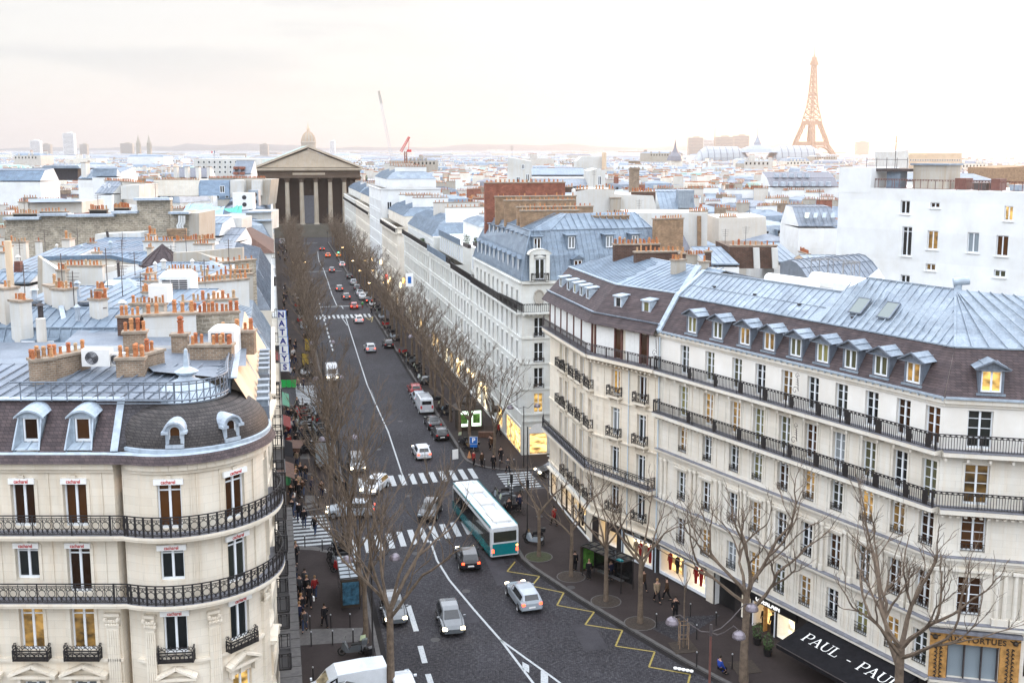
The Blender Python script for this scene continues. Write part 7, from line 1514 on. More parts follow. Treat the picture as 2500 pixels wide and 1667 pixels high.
b.face([FM.p(mu(-W0),-LEN,zE),FM.p(mu(W0),-LEN,zE),FM.p(mu(0),-LEN,zA)]); b.build('roof','green_copper',tm)
def column(c,z0,z1,r=.95):
 b=MB(); h=z1-z0; n=20
 prof=[(1.28*r,0),(1.28*r,.3),(1.12*r,.45),(1.0*r,.7),(1.0*r,h*.33),(.86*r,h-1.9)]
 for j in range(len(prof)-1):
  for i in range(n):
   pass
 b.lathe(prof,(c[0],c[1],z0),n); b.build('column','column_stone',tm,smooth=False)
 k=MB(); k.lathe([(.86*r,h-1.9),(.92*r,h-1.75),(.98*r,h-1.1),(1.12*r,h-.7),(1.3*r,h-.25)],(c[0],c[1],z0),12); 
 for i in range(8): a=i*math.pi/4; k.ball((c[0]+1.08*r*math.cos(a),c[1]+1.08*r*math.sin(a),z0+h-.8),.22,5)
 k.box((c[0],c[1],z0+h-.12),(2.5*r,2.5*r,.26),-SA); k.build('capital','cornice_stone',tm)
cols=[0,mp_(667,500)[0]-cT]
sp=(mp_(842,500)[0]-mp_(667,500)[0])/5
for i in range(8): t=cols[1]+(i-1)*sp; column(Mxy(t,1.2)[:2],zC0,zB)
for i in range(1,15): column(Mxy(cols[1]-sp,1.2+i*sp),zC0,zB); 
for i in range(1,15): column(Mxy(cols[1]+6*sp,1.2+i*sp),zC0,zB)
b=MB(); b.fbox(FM,mu(-W0+.4),mu(W0-.4),-LEN,.6,.0,zC0); 
for k in range(14): b.fbox(FM,mu(-W0+5),mu(W0-5),.6,.6+(14-k)*.62,k*zC0/14,(k+1)*zC0/14)
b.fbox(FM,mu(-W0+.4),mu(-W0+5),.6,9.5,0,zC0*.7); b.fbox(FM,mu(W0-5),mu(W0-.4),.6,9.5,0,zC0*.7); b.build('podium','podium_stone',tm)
OCC.append((-150,-40,400,520))
# ================= CITY ROOFS =================
def clear(x,y,w_,d_):
 for a,b_,c,e in OCC:
  if x+w_/2>a and x-w_/2<b_ and y+d_/2>c and y-d_/2<e: return False
 s_,t=ST(x,y)
 if -12.5-w_/2<t<42.5+w_/2-1 and s_<400: return False
 return True
def roof_geo(rf,wl,ch,pt,x,y,w_,d_,ang,ze,kind,far=False):
 ca,sa=math.cos(ang),math.sin(ang)
 def q(a,b_): return (x+a*ca-b_*sa,y+a*sa+b_*ca)
 poly=[q(-w_/2,-d_/2),q(w_/2,-d_/2),q(w_/2,d_/2),q(-w_/2,d_/2)]
 zt=ze
 if kind=='mansard':
  z1_=ze+R.uniform(1.8,2.8); z2_=z1_+R.uniform(.6,1.4); P1=inset(poly,R.uniform(.6,1.1)); P2=inset(poly,min(w_,d_)*.42)
  wl.prism(poly,0,ze,cap=False); rf.loft([ring(inset(poly,-.15),ze),ring(P1,z1_),ring(P2,z2_)],0 if R.random()<.8 else 1); zt=z2_
 elif kind=='gable':
  zr=ze+R.uniform(1.8,3.2); wl.prism(poly,0,ze,cap=False); a,b_,c,e=poly; m0=((a[0]+e[0])/2,(a[1]+e[1])/2,zr); m1=((b_[0]+c[0])/2,(b_[1]+c[1])/2,zr)
  rf.face([(*a,ze),(*b_,ze),m1,m0],0); rf.face([(*c,ze),(*e,ze),m0,m1],0); wl.face([(*a,ze),m0,(*e,ze)]); wl.face([(*b_,ze),(*c,ze),m1]); zt=zr
 else:
  wl.prism(poly,0,ze+.6,cap=False); rf.face(ring(poly,ze+.2),1); zt=ze
 return q,zt
kinds=['mansard','mansard','gable','gable','flat']
names_c={'blue_zinc':'blue zinc','pale_zinc':'pale zinc','grey_zinc':'grey zinc','deep_zinc':'deep blue zinc','green_copper':'green copper','purple_slate':'brown slate','white_zinc':'whitish zinc'}
wallc={'white_plaster':'white','blank_render':'beige','pale_stone':'cream','grey_render':'grey','street_stone':'off-white','rubble_stone':'rubble'}
cells=[]
Y=118.0
while Y<560:
 st=13+Y*.012; half=Y*.54+8
 x=-half
 while x<half:
  w_=R.uniform(8,15); d_=st*.80; xx=x+w_/2; yy=Y+R.uniform(-2,2)
  if clear(xx,yy,w_*.8,d_*.9): cells.append((xx,yy,w_*.97,d_))
  x+=w_+(R.random()<.12)*5
 Y+=st
cells.sort(key=lambda c:c[1]); near=cells[:225]; rest=cells[225:]
side=lambda x,y: 'left of the street' if ST(x,y)[1]<13 else 'right of the street'
for xx,yy,w_,d_ in near:
 rm=R.choices(['blue_zinc','pale_zinc','grey_zinc','deep_zinc','green_copper','purple_slate'],[6,5,3,2,.5,1])[0]; wm=R.choices(['white_plaster','blank_render','pale_stone','grey_render','street_stone'],[5,3,3,2,3])[0]; kd=R.choice(kinds)
 nst=R.choice([1,2,2,3]); where=side(xx,yy); dist='in the nearer rows' if yy<200 else ('in the middle rows' if yy<290 else 'in the far rows')
 lab='%s block, %s %s roof, %s %s'%(wallc[wm],names_c[rm],kd if kd!='flat' else 'terrace',dist.replace('in the ',''),where)
 t=thing('rooftop_building',lab,'building',(xx,yy,0),0,lab+' of the city')
 rf=MB(); wl=MB(); ang=R.choice([SA,SA,0,-.35,.6])*.9; ze=R.uniform(16.5,20.0)+(yy>260)*R.uniform(0,1.5)
 q,zt=roof_geo(rf,wl,None,None,xx,yy,w_,d_,ang,ze,kd)
 rf.build('roof',[rm,'grey_zinc'],t); wl.build('wall',wm,t)
 for k in range(nst):
  a=-w_/2+w_*(k+.5)/nst+R.uniform(-.8,.8); l_=R.uniform(2.5,d_*.42); horiz=R.random()<.62
  p0,p1=(q(a-l_*.6,R.uniform(-.3,.3)*d_),None); p1=(p0[0]+l_*math.cos(ang if horiz else ang+math.pi/2),p0[1]+l_*math.sin(ang if horiz else ang+math.pi/2))
  chimney(t,p0,p1,ze-1,zt+R.uniform(.5,1.9),.55,R.choice(['white_plaster','blank_render','grey_render','chimney_brick','red_brick','white_plaster']),pots=int(l_*1.7),single=False,sc_=1.15)
 if kd=='mansard':
  for k in range(int(w_/3.2)):
   c=q(-w_/2+1.6+k*3.1,-d_/2+.55); b=MB(); b.box((c[0],c[1],ze+1.1),(1.2,1.6,1.5),ang); o=b.build('dormer','white_zinc' if R.random()<.6 else 'blue_zinc',t); b=MB(); c=q(-w_/2+1.6+k*3.1,-d_/2-.27); b.box((c[0],c[1],ze+1.1),(.7,.06,1.0),ang); b.build('window','glass_dark',o)
 elif R.random()<.85:
  for k in range(int(w_/3)):
   c=q(-w_/2+1.5+k*3,-d_/2-.03); b=MB(); b.box((c[0],c[1],ze-1.9),(.9,.08,1.6),ang); b.build('window','glass_dark',t)
# the rest of the city out to the hills: one mass nobody could count
wl=MB(); WM=['white_plaster','blank_render','pale_stone','grey_render','terracotta','glass_dark']; rf=MB(); RM=['blue_zinc','pale_zinc','grey_zinc','white_zinc','green_copper','slab_lead']
def mass(xx,yy,w_,d_,ze,ang,detail):
 wl.mi=R.choices([0,1,2,3],[3.5,4,3.5,2.5])[0]; rf.mi=R.choices(range(6),[6,3,5,1,.6,2.5])[0]
 ca,sa=math.cos(ang),math.sin(ang)
 def q(a,b_): return (xx+a*ca-b_*sa,yy+a*sa+b_*ca)
 poly=[q(-w_/2,-d_/2),q(w_/2,-d_/2),q(w_/2,d_/2),q(-w_/2,d_/2)]
 wl.prism(poly,max(0,ze-9),ze,cap=False)
 if R.random()<.72: P1=inset(poly,min(w_,d_)*.10); P2=inset(poly,min(w_,d_)*.42); h_=R.uniform(1.5,3.2); rf.loft([ring(poly,ze),ring(P1,ze+h_*.75),ring(P2,ze+h_)])
 else: rf.face(ring(poly,ze))
 if detail:
  for k in range(R.choice([1,2,3])):
   c=q(R.uniform(-.4,.4)*w_,R.uniform(-.4,.4)*d_); l_=R.uniform(2,6); h_=R.uniform(2.5,4.5); wl.box((c[0],c[1],ze+h_/2),(l_,.8,h_),ang+R.choice([0,0,1.57])); wl.box((c[0],c[1],ze+h_+.2),(l_*.8,.3,.32),ang,4)
  if R.random()<.75:
   for k in range(int(w_/3)):
    c=q(-w_/2+1.5+k*3,-d_/2-.05); wl.box((c[0],c[1],ze-1.8),(1.1,.1,1.7),ang,5)
    if R.random()<.6: c=q(-w_/2+1.5+k*3,-d_/2+.5); wl.box((c[0],c[1],ze+1.0),(1.2,1.6,1.5),ang)
for xx,yy,w_,d_ in rest: mass(xx,yy,w_,d_,R.uniform(17,21.5),R.choice([SA,0,-.35,.6]),True)
Y=575.0; ntot=0
while Y<9500:
 st=17+Y*.022; half=Y*.56+20; x=-half
 while x<half:
  w_=R.uniform(.8,1.6)*(12+Y*.012); xx=x+w_/2; yy=Y+R.uniform(-.3,.3)*st; s_,t=ST(xx,yy)
  ze=R.uniform(17,22)+(R.random()<.03)*R.uniform(4,12)
  if not (420<s_<520 and -20<t<48) and not any(a<xx<b_ and c<yy<e for a,b_,c,e in OCC):
   hz=max(0,(yy-3800)*.0045)
   mass(xx,yy,w_*.95,st*.7,ze+hz,R.choice([SA,0,-.35,.6,.2]),Y<1800); ntot+=1
  x+=w_*(1.12 if R.random()<.8 else 1.7)
 Y+=st
o=wl.build('distant_city_walls',WM); o['label']='pale walls and chimneys of the countless distant city blocks'; o['category']='city blocks'; o['kind']='stuff'
o=rf.build('distant_city_roofs',RM); o['label']='blue and grey roofs of the countless distant city blocks'; o['category']='city roofs'; o['kind']='stuff'
# bare tree masses in far parks
tmk=MB()
for (px0,px1,py,Y) in ((1320,1410,408,900),(1740,1900,395,1250),(20,95,384,1500),(300,330,372,1500),(860,900,398,900),(1330,1400,400,1000)):
 for k in range(60):
  x,y,z=D(R.uniform(px0,px1),py,Y+R.uniform(0,80)); z=R.uniform(8,21)
  for j in range(9):
   c=Vector((x+R.uniform(-5,5),y+R.uniform(-5,5),z+R.uniform(-6,5))); r=R.uniform(.8,2.2); tmk.face([c+Vector((R.uniform(-1,1),R.uniform(-1,1),R.uniform(-1,1)))*r for _ in range(3)])
o=tmk.build('distant_park_trees','bark_pale'); o['label']='brown haze of bare trees in the far parks'; o['category']='park trees'; o['kind']='stuff'
# hills on the horizon
hl=MB(); n_=90; hs=[]
for i in range(n_+1):
 a=-.62+1.24*i/n_; r=10500; x=r*math.sin(a); y=r*math.cos(a); pyh=lambda px:0
 h_=95+18*math.sin(i*.31)+9*math.sin(i*.9+1)+6*math.sin(i*1.7); f_=i/n_
 if f_<.25: h_=85-35*(.25-f_)*4+8*math.sin(i)
 hs.append((x,y,h_))
for (x0,y0,h0),(x1,y1,h1) in zip(hs[:-1],hs[1:]):
 hl.face([(x0*.8,y0*.8,0),(x1*.8,y1*.8,0),(x1*.93,y1*.93,h1*.72),(x0*.93,y0*.93,h0*.72)]); hl.face([(x0*.93,y0*.93,h0*.72),(x1*.93,y1*.93,h1*.72),(x1,y1,h1),(x0,y0,h0)]); hl.face([(x0,y0,h0),(x1,y1,h1),(x1*1.2,y1*1.2,0),(x0*1.2,y0*1.2,0)])
struct(hl.build('hills','hill_ground'))
# ================= LANDMARKS =================
def lm(px,py,Y): x,y,z=D(px,py,Y); return x,z
# lattice tower
plain('tower_iron',(0.27,0.175,0.12),0.8,0.1)
et=thing('lattice_tower','tall tapering iron lattice tower standing above the skyline at right','tower',(*D(1979,372,2937)[:2],0))
ex_,ey_=et.location.x,et.location.y
def hw(z): # half width at height
 pts=[(0,62),(57,33),(58,35),(115,18.5),(116,19.5),(160,11),(200,7.6),(276,4.2),(278,8),(284,7),(300,3),(301,1.2),(324,.5)]
 for (a,b_),(c,e) in zip(pts[:-1],pts[1:]):
  if a<=z<=c: return b_+(e-b_)*(z-a)/(c-a)
 return .5
rot=.62
def tp(a,b_,z): return (ex_+a*math.cos(rot)-b_*math.sin(rot),ey_+a*math.sin(rot)+b_*math.cos(rot),z)
b=MB()
lv=[0,14,28,42,57,70,84,98,115,130,145,160,175,190,205,220,235,250,263,276]
for i in range(len(lv)-1):
 z0_,z1_=lv[i],lv[i+1]; h0,h1=hw(z0_+.5),hw(z1_-.5); w0=11 if z0_<57 else (8 if z0_<115 else 3.6)
 for sx in (-1,1):
  for sy in (-1,1):
   for (ax,ay) in ((0,0),(1,0),(0,1),(1,1)):
    if z0_>=115 and (ax or ay): continue
    b.bar(tp(sx*(h0-ax*w0),sy*(h0-ay*w0),z0_),tp(sx*(h1-ax*w0*.85),sy*(h1-ay*w0*.85),z1_),3.2 if z0_<115 else 2.6)
   if z0_<115:
    b.bar(tp(sx*h0,sy*h0,z0_),tp(sx*(h1-w0),sy*h1,z1_),2.1); b.bar(tp(sx*(h0-w0),sy*h0,z0_),tp(sx*h1,sy*h1,z1_),2.1); b.bar(tp(sx*h0,sy*h0,z0_),tp(sx*h1,sy*(h1-w0),z1_),2.1); b.bar(tp(sx*h1,sy*h1,z1_),tp(sx*(h1-w0),sy*h1,z1_),2.0)
 if z0_>=115:
  for (a,b_) in (((-1,-1),(1,-1)),((1,-1),(1,1)),((1,1),(-1,1)),((-1,1),(-1,-1))):
   b.bar(tp(a[0]*h0,a[1]*h0,z0_),tp(b_[0]*h1,b_[1]*h1,z1_),1.8); b.bar(tp(b_[0]*h0,b_[1]*h0,z0_),tp(a[0]*h1,a[1]*h1,z1_),1.8); b.bar(tp(a[0]*h1,a[1]*h1,z1_),tp(b_[0]*h1,b_[1]*h1,z1_),1.8)
b.build('lattice_legs','tower_iron',et)
b=MB()
for z0_,z1_,w_ in ((52,58,35.5),(58,63,33),(110,117,20.5),(117,121,18),(190,194,9),(274,280,8.2),(280,286,7),(286,296,5)): 
 for k,hh in ((1,w_),): b.mesh([tp(a*w_,c*w_,z) for z in (z0_,z1_) for a,c in ((-1,-1),(1,-1),(1,1),(-1,1))],[(0,3,2,1),(4,5,6,7),(0,1,5,4),(1,2,6,5),(2,3,7,6),(3,0,4,7)])
b.build('platform','tower_iron',et)
b=MB(); 
for s_ in (-1,1):
 for face in (0,1):
  pts=[]
  for k in range(13): a=math.pi*k/12; u=37*math.cos(a); z=12+37*math.sin(a); pts.append(tp(u,s_*(hw(min(56,z))),z) if face==0 else tp(s_*(hw(min(56,z))),u,z))
  b.path(pts,1.6,4)
b.build('arch','tower_iron',et); b=MB(); b.tube(tp(0,0,296),tp(0,0,304),3,1.5,8); b.tube(tp(0,0,304),tp(0,0,328),.9,.5,6); b.build('antenna','tower_iron',et)
# glass roofed exhibition hall
gp=thing('glass_roofed_hall','long hall with arched glass roofs and a low dome before the lattice tower','hall',(*D(1860,385,1500)[:2],0))
plain('hall_glass',(0.27,0.31,0.34),0.3,0.15,scale=.02)
def barrel(px0,px1,Y,ztop,zb,r):
 x0,x1=D(px0,372,Y)[0],D(px1,372,Y)[0]; b=MB(); fr=MB(); n=10; m=9; rings_=[]
 for i in range(m+1):
  u=i/m; x=x0+(x1-x0)*u; e=min(1,u*5,(1-u)*5)**.5; rings_.append([(x,Y+r-r*math.cos(math.pi*j/n),zb+(ztop-zb)*max(.05,e)*math.sin(math.pi*j/n)) for j in range(n+1)])
 b.loft(rings_,cap=False,closed=False); b.build('glass_roof','hall_glass',gp)
 for q in rings_: fr.path(q,.55,4)
 fr.build('roof_rib','grey_zinc',gp)
a_=lm(1700,395,1500)[1]; zt_=lm(1700,364,1500)[1]
barrel(1700,1838,1500,zt_+4,a_,24); barrel(1880,2022,1500,lm(1900,362,1500)[1]+4,a_,24)
b=MB(); x0,x1=D(1700,372,1500)[0],D(2022,372,1500)[0]; b.box(((x0+x1)/2,1530,a_/2),((x1-x0),60,a_)); b.build('wall','pale_stone',gp)
x,z=lm(1806,392,1490); b=MB(); b.lathe([(.2,0),(19,0)],(0,0,0),24,0,math.pi); o=b.build('arched_gable','pale_stone',gp); o.rotation_euler=(rad(90),0,0); o.location=Vector((x,1490,z-2))-org(gp)
x,z=lm(1857,362,1500); b=MB(); b.lathe([(30,-6),(24,-1),(17,2),(12,3.5),(6,5),(5,9),(3,13),(1.0,18),(.5,22),(.3,34)],(x,1520,z),20); b.build('dome','pale_zinc',gp)
# golden-tipped dome behind the temple
iv=thing('ribbed_dome','hazy ribbed church dome with a slender lantern right above the temple pediment','dome',(*D(753,360,2300)[:2],0)); x,z=lm(753,345,2300); b=MB()
b.lathe([(16,-30),(16,-4),(17,-4),(17,-1),(15.5,0),(14.6,6),(12.4,12),(9,17),(5,20.5),(4,21)],(x,2300,z),24); b.build('dome_shell','column_stone',iv)
b=MB(); b.lathe([(3.4,21),(3.4,27),(4.2,27),(2.6,30),(1.0,36),(.25,45)],(x,2300,z),10); b.build('lantern','peach_render_and_glow',iv)
for k in range(12): b=MB(); a=k*math.pi/6; b.path([(x+r*math.cos(a),2300+r*math.sin(a),z+h_) for r,h_ in ((15.7,0),(14.8,6),(12.6,12),(9.2,17),(5.1,20.6))],.5,4); b.build('dome_rib','gold_wood',iv)
# twin spires
ss=thing('twin_spired_church','grey church with twin pointed openwork spires on the left skyline','church',(*D(352,375,1700)[:2],0))
for px in (339,365):
 x,z=lm(px,375,1700); zt_=lm(px,329,1700)[1]; b=MB(); h_=zt_-z; b.box((x,1700,z+h_*.15-10),(6.0,6.0,h_*.3+20))
 b.lathe([(3.6,h_*.28),(3.1,h_*.52),(3.4,h_*.53),(.15,h_)],(x,1700,z),8)
 for k in range(4): a=k*math.pi/2+.78; c=(x+3.6*math.cos(a),1700+3.6*math.sin(a)); b.lathe([(.7,h_*.3),(.7,h_*.45),(.05,h_*.62)],(*c,z),5)
 b.build('spire','grey_render',ss)
x,z=lm(352,378,1705); b=MB(); b.box((x,1718,z-8),(22,30,18)); b.build('nave','grey_render',ss)
# small conical turret, towers on the skyline
tr_=thing('turret','slate turret with a pointed roof far away in front of the exhibition hall','turret',(*D(1648,390,900)[:2],0)); x,z=lm(1648,395,900); b=MB(); b.box((x,900,z-6),(11,11,14)); b.build('wall','pale_stone',tr_); b=MB(); b.lathe([(7.5,1),(6,5),(3,8),(1.2,12),(.8,15),(.1,19)],(x,900,z),8); b.build('roof','slab_lead',tr_)
sky_=[(155,182,325,4200,'white_plaster','rounded tall tower block on the left skyline'),(75,100,343,4600,'white_plaster','lower tower block left of the rounded one on the skyline'),(100,125,352,4800,'grey_render','small hazy block between the two left skyline towers'),(196,214,352,4700,'grey_render','small tower just right of the rounded skyline tower'),(295,325,350,4700,'grey_render','squat twin block left of the church spires'),(635,655,352,4200,'grey_render','short tower with a dark top left of the temple'),(806,818,344,4600,'white_plaster','slim tower right of the temple on the skyline'),(1680,1716,336,3600,'grey_render','leftmost of the riverside tower group'),(1716,1745,340,3650,'white_plaster','second of the riverside tower group'),(1745,1790,334,3600,'grey_render','broad third tower of the riverside group'),(1790,1828,331,3600,'grey_render','rightmost broad tower of the riverside group'),(2090,2120,346,4300,'grey_render','block right of the lattice tower on the skyline')]
for px0,px1,py,Y,m_,lb_ in sky_:
 x0,z=lm(px0,py,Y); x1,_=lm(px1,py,Y); t=thing('tower_block',lb_,'tower block',((x0+x1)/2,Y,0),0); b=MB(); b.box(((x0+x1)/2,Y,z/2),(x1-x0,22,z)); b.box(((x0+x1)/2+3,Y,z+2),((x1-x0)*.4,12,5)); b.build('wall',m_,t)
 b=MB()
 for k in range(int((z-34)/6)+6): b.box(((x0+x1)/2,Y-11.1,z-4-k*5.0),((x1-x0)*.9,.4,1.8))
 o=b.build('window_band','slab_lead',t)
b=MB(); x,z=lm(1746,310,3590); t=thing('antenna_mast','thin antenna mast above the riverside towers','mast',(x,3590,0)); b.tube((x,3590,z-60),(x,3590,z),1.2,.8,5); b.build('mast','tower_iron',t)
# crane jib and red crane
cr_=thing('red_crane','red luffing crane with raised jib on a building site right of the temple','crane',(*D(990,372,700)[:2],0)); x,z=lm(990,370,700)
b=MB(); 
def truss(b,a,c,w_,t_=.18,n=12):
 a=Vector(a); c=Vector(c); d_=(c-a).normalized(); up=Vector((0,0,1)) if abs(d_.z)<.9 else Vector((1,0,0)); s1=d_.cross(up).normalized()*w_/2; s2=s1.cross(d_).normalized()*w_/2
 for o_ in (s1+s2,s1-s2,-s1+s2,-s1-s2): b.bar(a+o_,c+o_*.5,t_)
 for i in range(n):
  p=a.lerp(c,i/n); q=a.lerp(c,(i+1)/n); b.bar(p+s1+s2,q-s1+s2,t_*.7); b.bar(p-s1-s2,q+s1-s2,t_*.7); b.bar(p+s1-s2,q+s1+s2,t_*.7)
truss(b,(x,700,10),(x,700,z),1.8,.35); b.build('mast','red_brick',cr_)
b=MB(); j=lm(999,334,700); truss(b,(x-3,700,z),(j[0],700,j[1]),1.3,.3); b.build('jib','letter_red',cr_); b=MB(); b.box((x+2.5,700,z+.5),(3,1.8,1.6)); b.bar((x+2,700,z),(x+2.5,700,z+8),.3); b.bar((x+3.5,700,z+9),(j[0],700,j[1]),.15); b.build('counterweight','letter_red',cr_)
cj=thing('crane_jib','pale lattice crane mast rising into the hazy sky right of the temple','crane',(*D(955,345,900)[:2],0)); a=lm(955,350,900); c=lm(924,222,900); b=MB(); truss(b,(a[0],900,a[1]-10),(c[0],900,c[1]),2.0,.16,30); b.build('boom','white_zinc',cj); b=MB(); e=lm(932,252,900); truss(b,(e[0],900,e[1]),(c[0],900,c[1]),1.6,.3,8); b.build('boom_tip','grey_render',cj)
# ================= HAZE =================
hz=MB(); hz.box((0,6200,179),(23000,13200,370)); ho=hz.build('haze','frame_white'); ho['kind']='stuff'; ho['label']='pale morning haze over the city'; ho['category']='haze'
hm=bpy.data.materials.new('haze_volume'); hm.use_nodes=True; hn=hm.node_tree.nodes; hn.clear(); out=hn.new('ShaderNodeOutputMaterial'); pv=hn.new('ShaderNodeVolumePrincipled')
pv.inputs['Color'].default_value=(0.67,0.63,0.61,1); pv.inputs['Density'].default_value=0.00011; pv.inputs['Anisotropy'].default_value=0.72; hm.node_tree.links.new(pv.outputs['Volume'],out.inputs['Volume'])
ho.data.materials.clear(); ho.data.materials.append(hm)
# ================= BARE PLANE TREES =================
def grow(seed,h=13.0,trunk=5.0,r0=.26,limbs=5,spread=.55,twigs=1.0,lean=(0,0),levels=3,up=.65,rmin=.012):
 rr=random.Random(seed); tk=MB(); br=MB()
 def wig(p,d,L,r,n,k):
  pts=[p]; q=p.copy(); dd=d.copy()
  for i in range(k):
   dd=(dd+Vector((rr.gauss(0,.16),rr.gauss(0,.16),rr.gauss(.05,.10)))).normalized(); q=q+dd*(L/k); pts.append(q.copy())
  return pts,dd
 top=Vector((lean[0],lean[1],trunk)); tp_=[Vector((0,0,-.05)),Vector((lean[0]*.2+rr.gauss(0,.05),lean[1]*.2,trunk*.35)),Vector((lean[0]*.6,lean[1]*.6+rr.gauss(0,.06),trunk*.7)),top]
 tk.path(tp_,[r0*1.25,r0*1.0,r0*.9,r0*.85],8)
 def branch(p,d,L,r,lev):
  pts,dd=wig(p,d,L,r,0,4); rs=[r*(1-.42*i/4) for i in range(5)]; br.path(pts,rs,5 if r>.05 else (4 if r>.025 else 3))
  if lev<=0: return
  kids_=rr.choice([2,3,3]) if lev>1 else int(3*twigs+rr.random()*2)
  for i in range(kids_):
   t=1.0 if i==0 else rr.uniform(.35,.95); j=min(3,int(t*4)); base_=pts[j].lerp(pts[j+1],t*4-j) if t<1 else pts[-1]
   a=rr.uniform(0,6.28); s_=rr.uniform(.35,.85)*(1.0 if i else .5); nd=(dd+Vector((math.cos(a)*s_,math.sin(a)*s_,rr.uniform(-.05,.35)))).normalized(); nd.z=abs(nd.z)*.8+.2*up; nd.normalize()
   branch(base_,nd,L*rr.uniform(.5,.75),max(rmin,r*rr.uniform(.42,.6) if i else r*.6),lev-1)
 for i in range(limbs):
  a=2*math.pi*i/limbs+rr.uniform(-.4,.4); s_=spread*rr.uniform(.6,1.3)
  st=top-Vector((0,0,rr.uniform(0,trunk*.22))) if i else top
  d=Vector((math.cos(a)*s_,math.sin(a)*s_,1)).normalized(); branch(st,d,(h-trunk)*rr.uniform(.42,.6),r0*rr.uniform(.42,.62),levels)
 return tk,br
TP={}
def tree_proto(key,**kw):
 tk,br=grow(**kw); a=tk.build('trunk','bark_pale' if kw.get('pale',0) else 'bark',link=False); b=br.build('crown','bark',link=False); TP[key]=(a,b); return TP[key]
tree_proto('big1',seed=3,h=15,trunk=6.0,r0=.30,limbs=6,spread=.62,twigs=1.9,levels=4,rmin=.014); tree_proto('big2',seed=11,h=14.5,trunk=5.6,r0=.27,limbs=6,spread=.55,twigs=1.9,levels=4,rmin=.014)
tree_proto('mid1',seed=21,h=12.5,trunk=4.6,r0=.21,limbs=6,spread=.5,twigs=1.6,levels=4,rmin=.017); tree_proto('mid2',seed=22,h=12,trunk=4.2,r0=.20,limbs=6,spread=.45,twigs=1.6,levels=4,rmin=.017); tree_proto('mid3',seed=23,h=13,trunk=4.8,r0=.2,limbs=5,spread=.55,twigs=1.9,levels=4,rmin=.02)
tree_proto('right1',seed=33,h=14.5,trunk=6.2,r0=.27,limbs=6,spread=.85,twigs=1.1,levels=4,up=.5); tree_proto('right2',seed=37,h=10.0,trunk=4.6,r0=.17,limbs=5,spread=.9,twigs=1.0,levels=3); tree_proto('right3',seed=41,h=9.0,trunk=4.2,r0=.15,limbs=4,spread=.8,twigs=.9,levels=3)
tree_proto('sapling',seed=51,h=6.5,trunk=4.5,r0=.05,limbs=4,spread=.5,twigs=.6,levels=1)
ntree=[0]
def tree(key,x,y,label,group,rot=None,sc_=1.0,szz=None,bed=None):
 a,b=TP[key]; ntree[0]+=1
 t=thing('plane_tree' if key!='sapling' else 'young_tree',label,'tree',(x,y,.12),0,group); t.rotation_euler=(0,0,R.uniform(0,6.28) if rot is None else rot); t.scale=(sc_,sc_,szz or sc_)
 for q in (a,b): c=q.copy(); col.objects.link(c); c.parent=t
 return t
def bed(x,y,r=1.05,green=False,label='round earth bed at the foot of a pavement tree'):
 b=MB(); b.lathe([(.001,.17),(r*.6,.19),(r,.15)],(x,y,0),20); b.lathe([(r,.145),(r+.08,.15),(r+.08,.13)],(x,y,0),20,mi=1); o=b.build('tree_bed',['soil_green' if green else 'soil','kerb_stone']); tag(o,label,'tree bed','tree beds on the right pavement'); return o
G1_='large bare trees on the left pavement'; 
for px,py,key,s_,lab,rt in ((955,1700,'big1',1.0,'tallest bare plane tree, nearest on the left kerb, its crown over the lane',3.4),(893,1568,'mid1',1.0,'bare tree with a twin trunk just left of the nearest big plane tree',0.3),(855,1368,'big2',.95,'bare plane tree beside the near zebra crossing, left kerb',2.2),(808,1212,'big2',.9,'bare plane tree by the poster panel before the far zebra crossing, left kerb',4.0),(1085,1560,'mid2',.0,'',0)):
 if s_>0: x,y=P(px,py,.12); tree(key,x,y,lab,G1_,rt,s_*.80,s_)
for s_,t,key,sc_,lab in ((79.5,13.0,'mid3',0,''),(76.5,5.6,'mid1',.95,'slender bare tree beside the bus shelter on the left pavement'),(108.5,5.4,'mid2',.95,'bare tree by the parked motorcycles, nearer one, left pavement'),(117.5,5.3,'big1',.72,'bare tree beside the motorcycle park, left pavement'),(126.5,5.3,'mid3',.9,'bare tree beyond the motorcycle park, left pavement')):
 if sc_>0: x,y=XY(s_,t); tree(key,x,y,lab,G1_,None,sc_*.82,sc_)
# central crossing trees seen against the junction (they stand on the left kerb line further on)
k=0
for s_ in [158+i*7.2 for i in range(33)]:
 x,y=XY(s_,5.6+R.uniform(-.2,.2)); tree(['mid1','mid2','mid3'][k%3],x,y,'bare brown tree in the left kerb row','left kerb row of trees',None,R.uniform(.82,.98)); k+=1
rl_=[(106.8,22.8),(113,21.2),(119.5,21.2),(126,21.2),(132.5,21.2),(139,21.2)]
for i,(s_,t) in enumerate(rl_): x,y=XY(s_,t); tree(['mid3','mid1','mid2'][i%3],x,y,['bare tree at the right corner by the parking sign','bare tree beside the lit kiosk','bare tree just beyond the lit kiosk','bare tree beside the white van, right pavement','bare tree level with the parked red car, right pavement','bare tree behind the parked red car, right pavement'][i],'right kerb row of trees',None,R.uniform(.85,.95))
for i,s_ in enumerate([145.5+i*6.6 for i in range(11)]+[228+i*6.8 for i in range(25)]):
 x,y=XY(s_,21.3+R.uniform(-.2,.3)); tree(['mid1','mid2','mid3'][i%3],x,y,'bare brown tree in the right kerb row','right kerb row of trees',None,R.uniform(.8,.95))
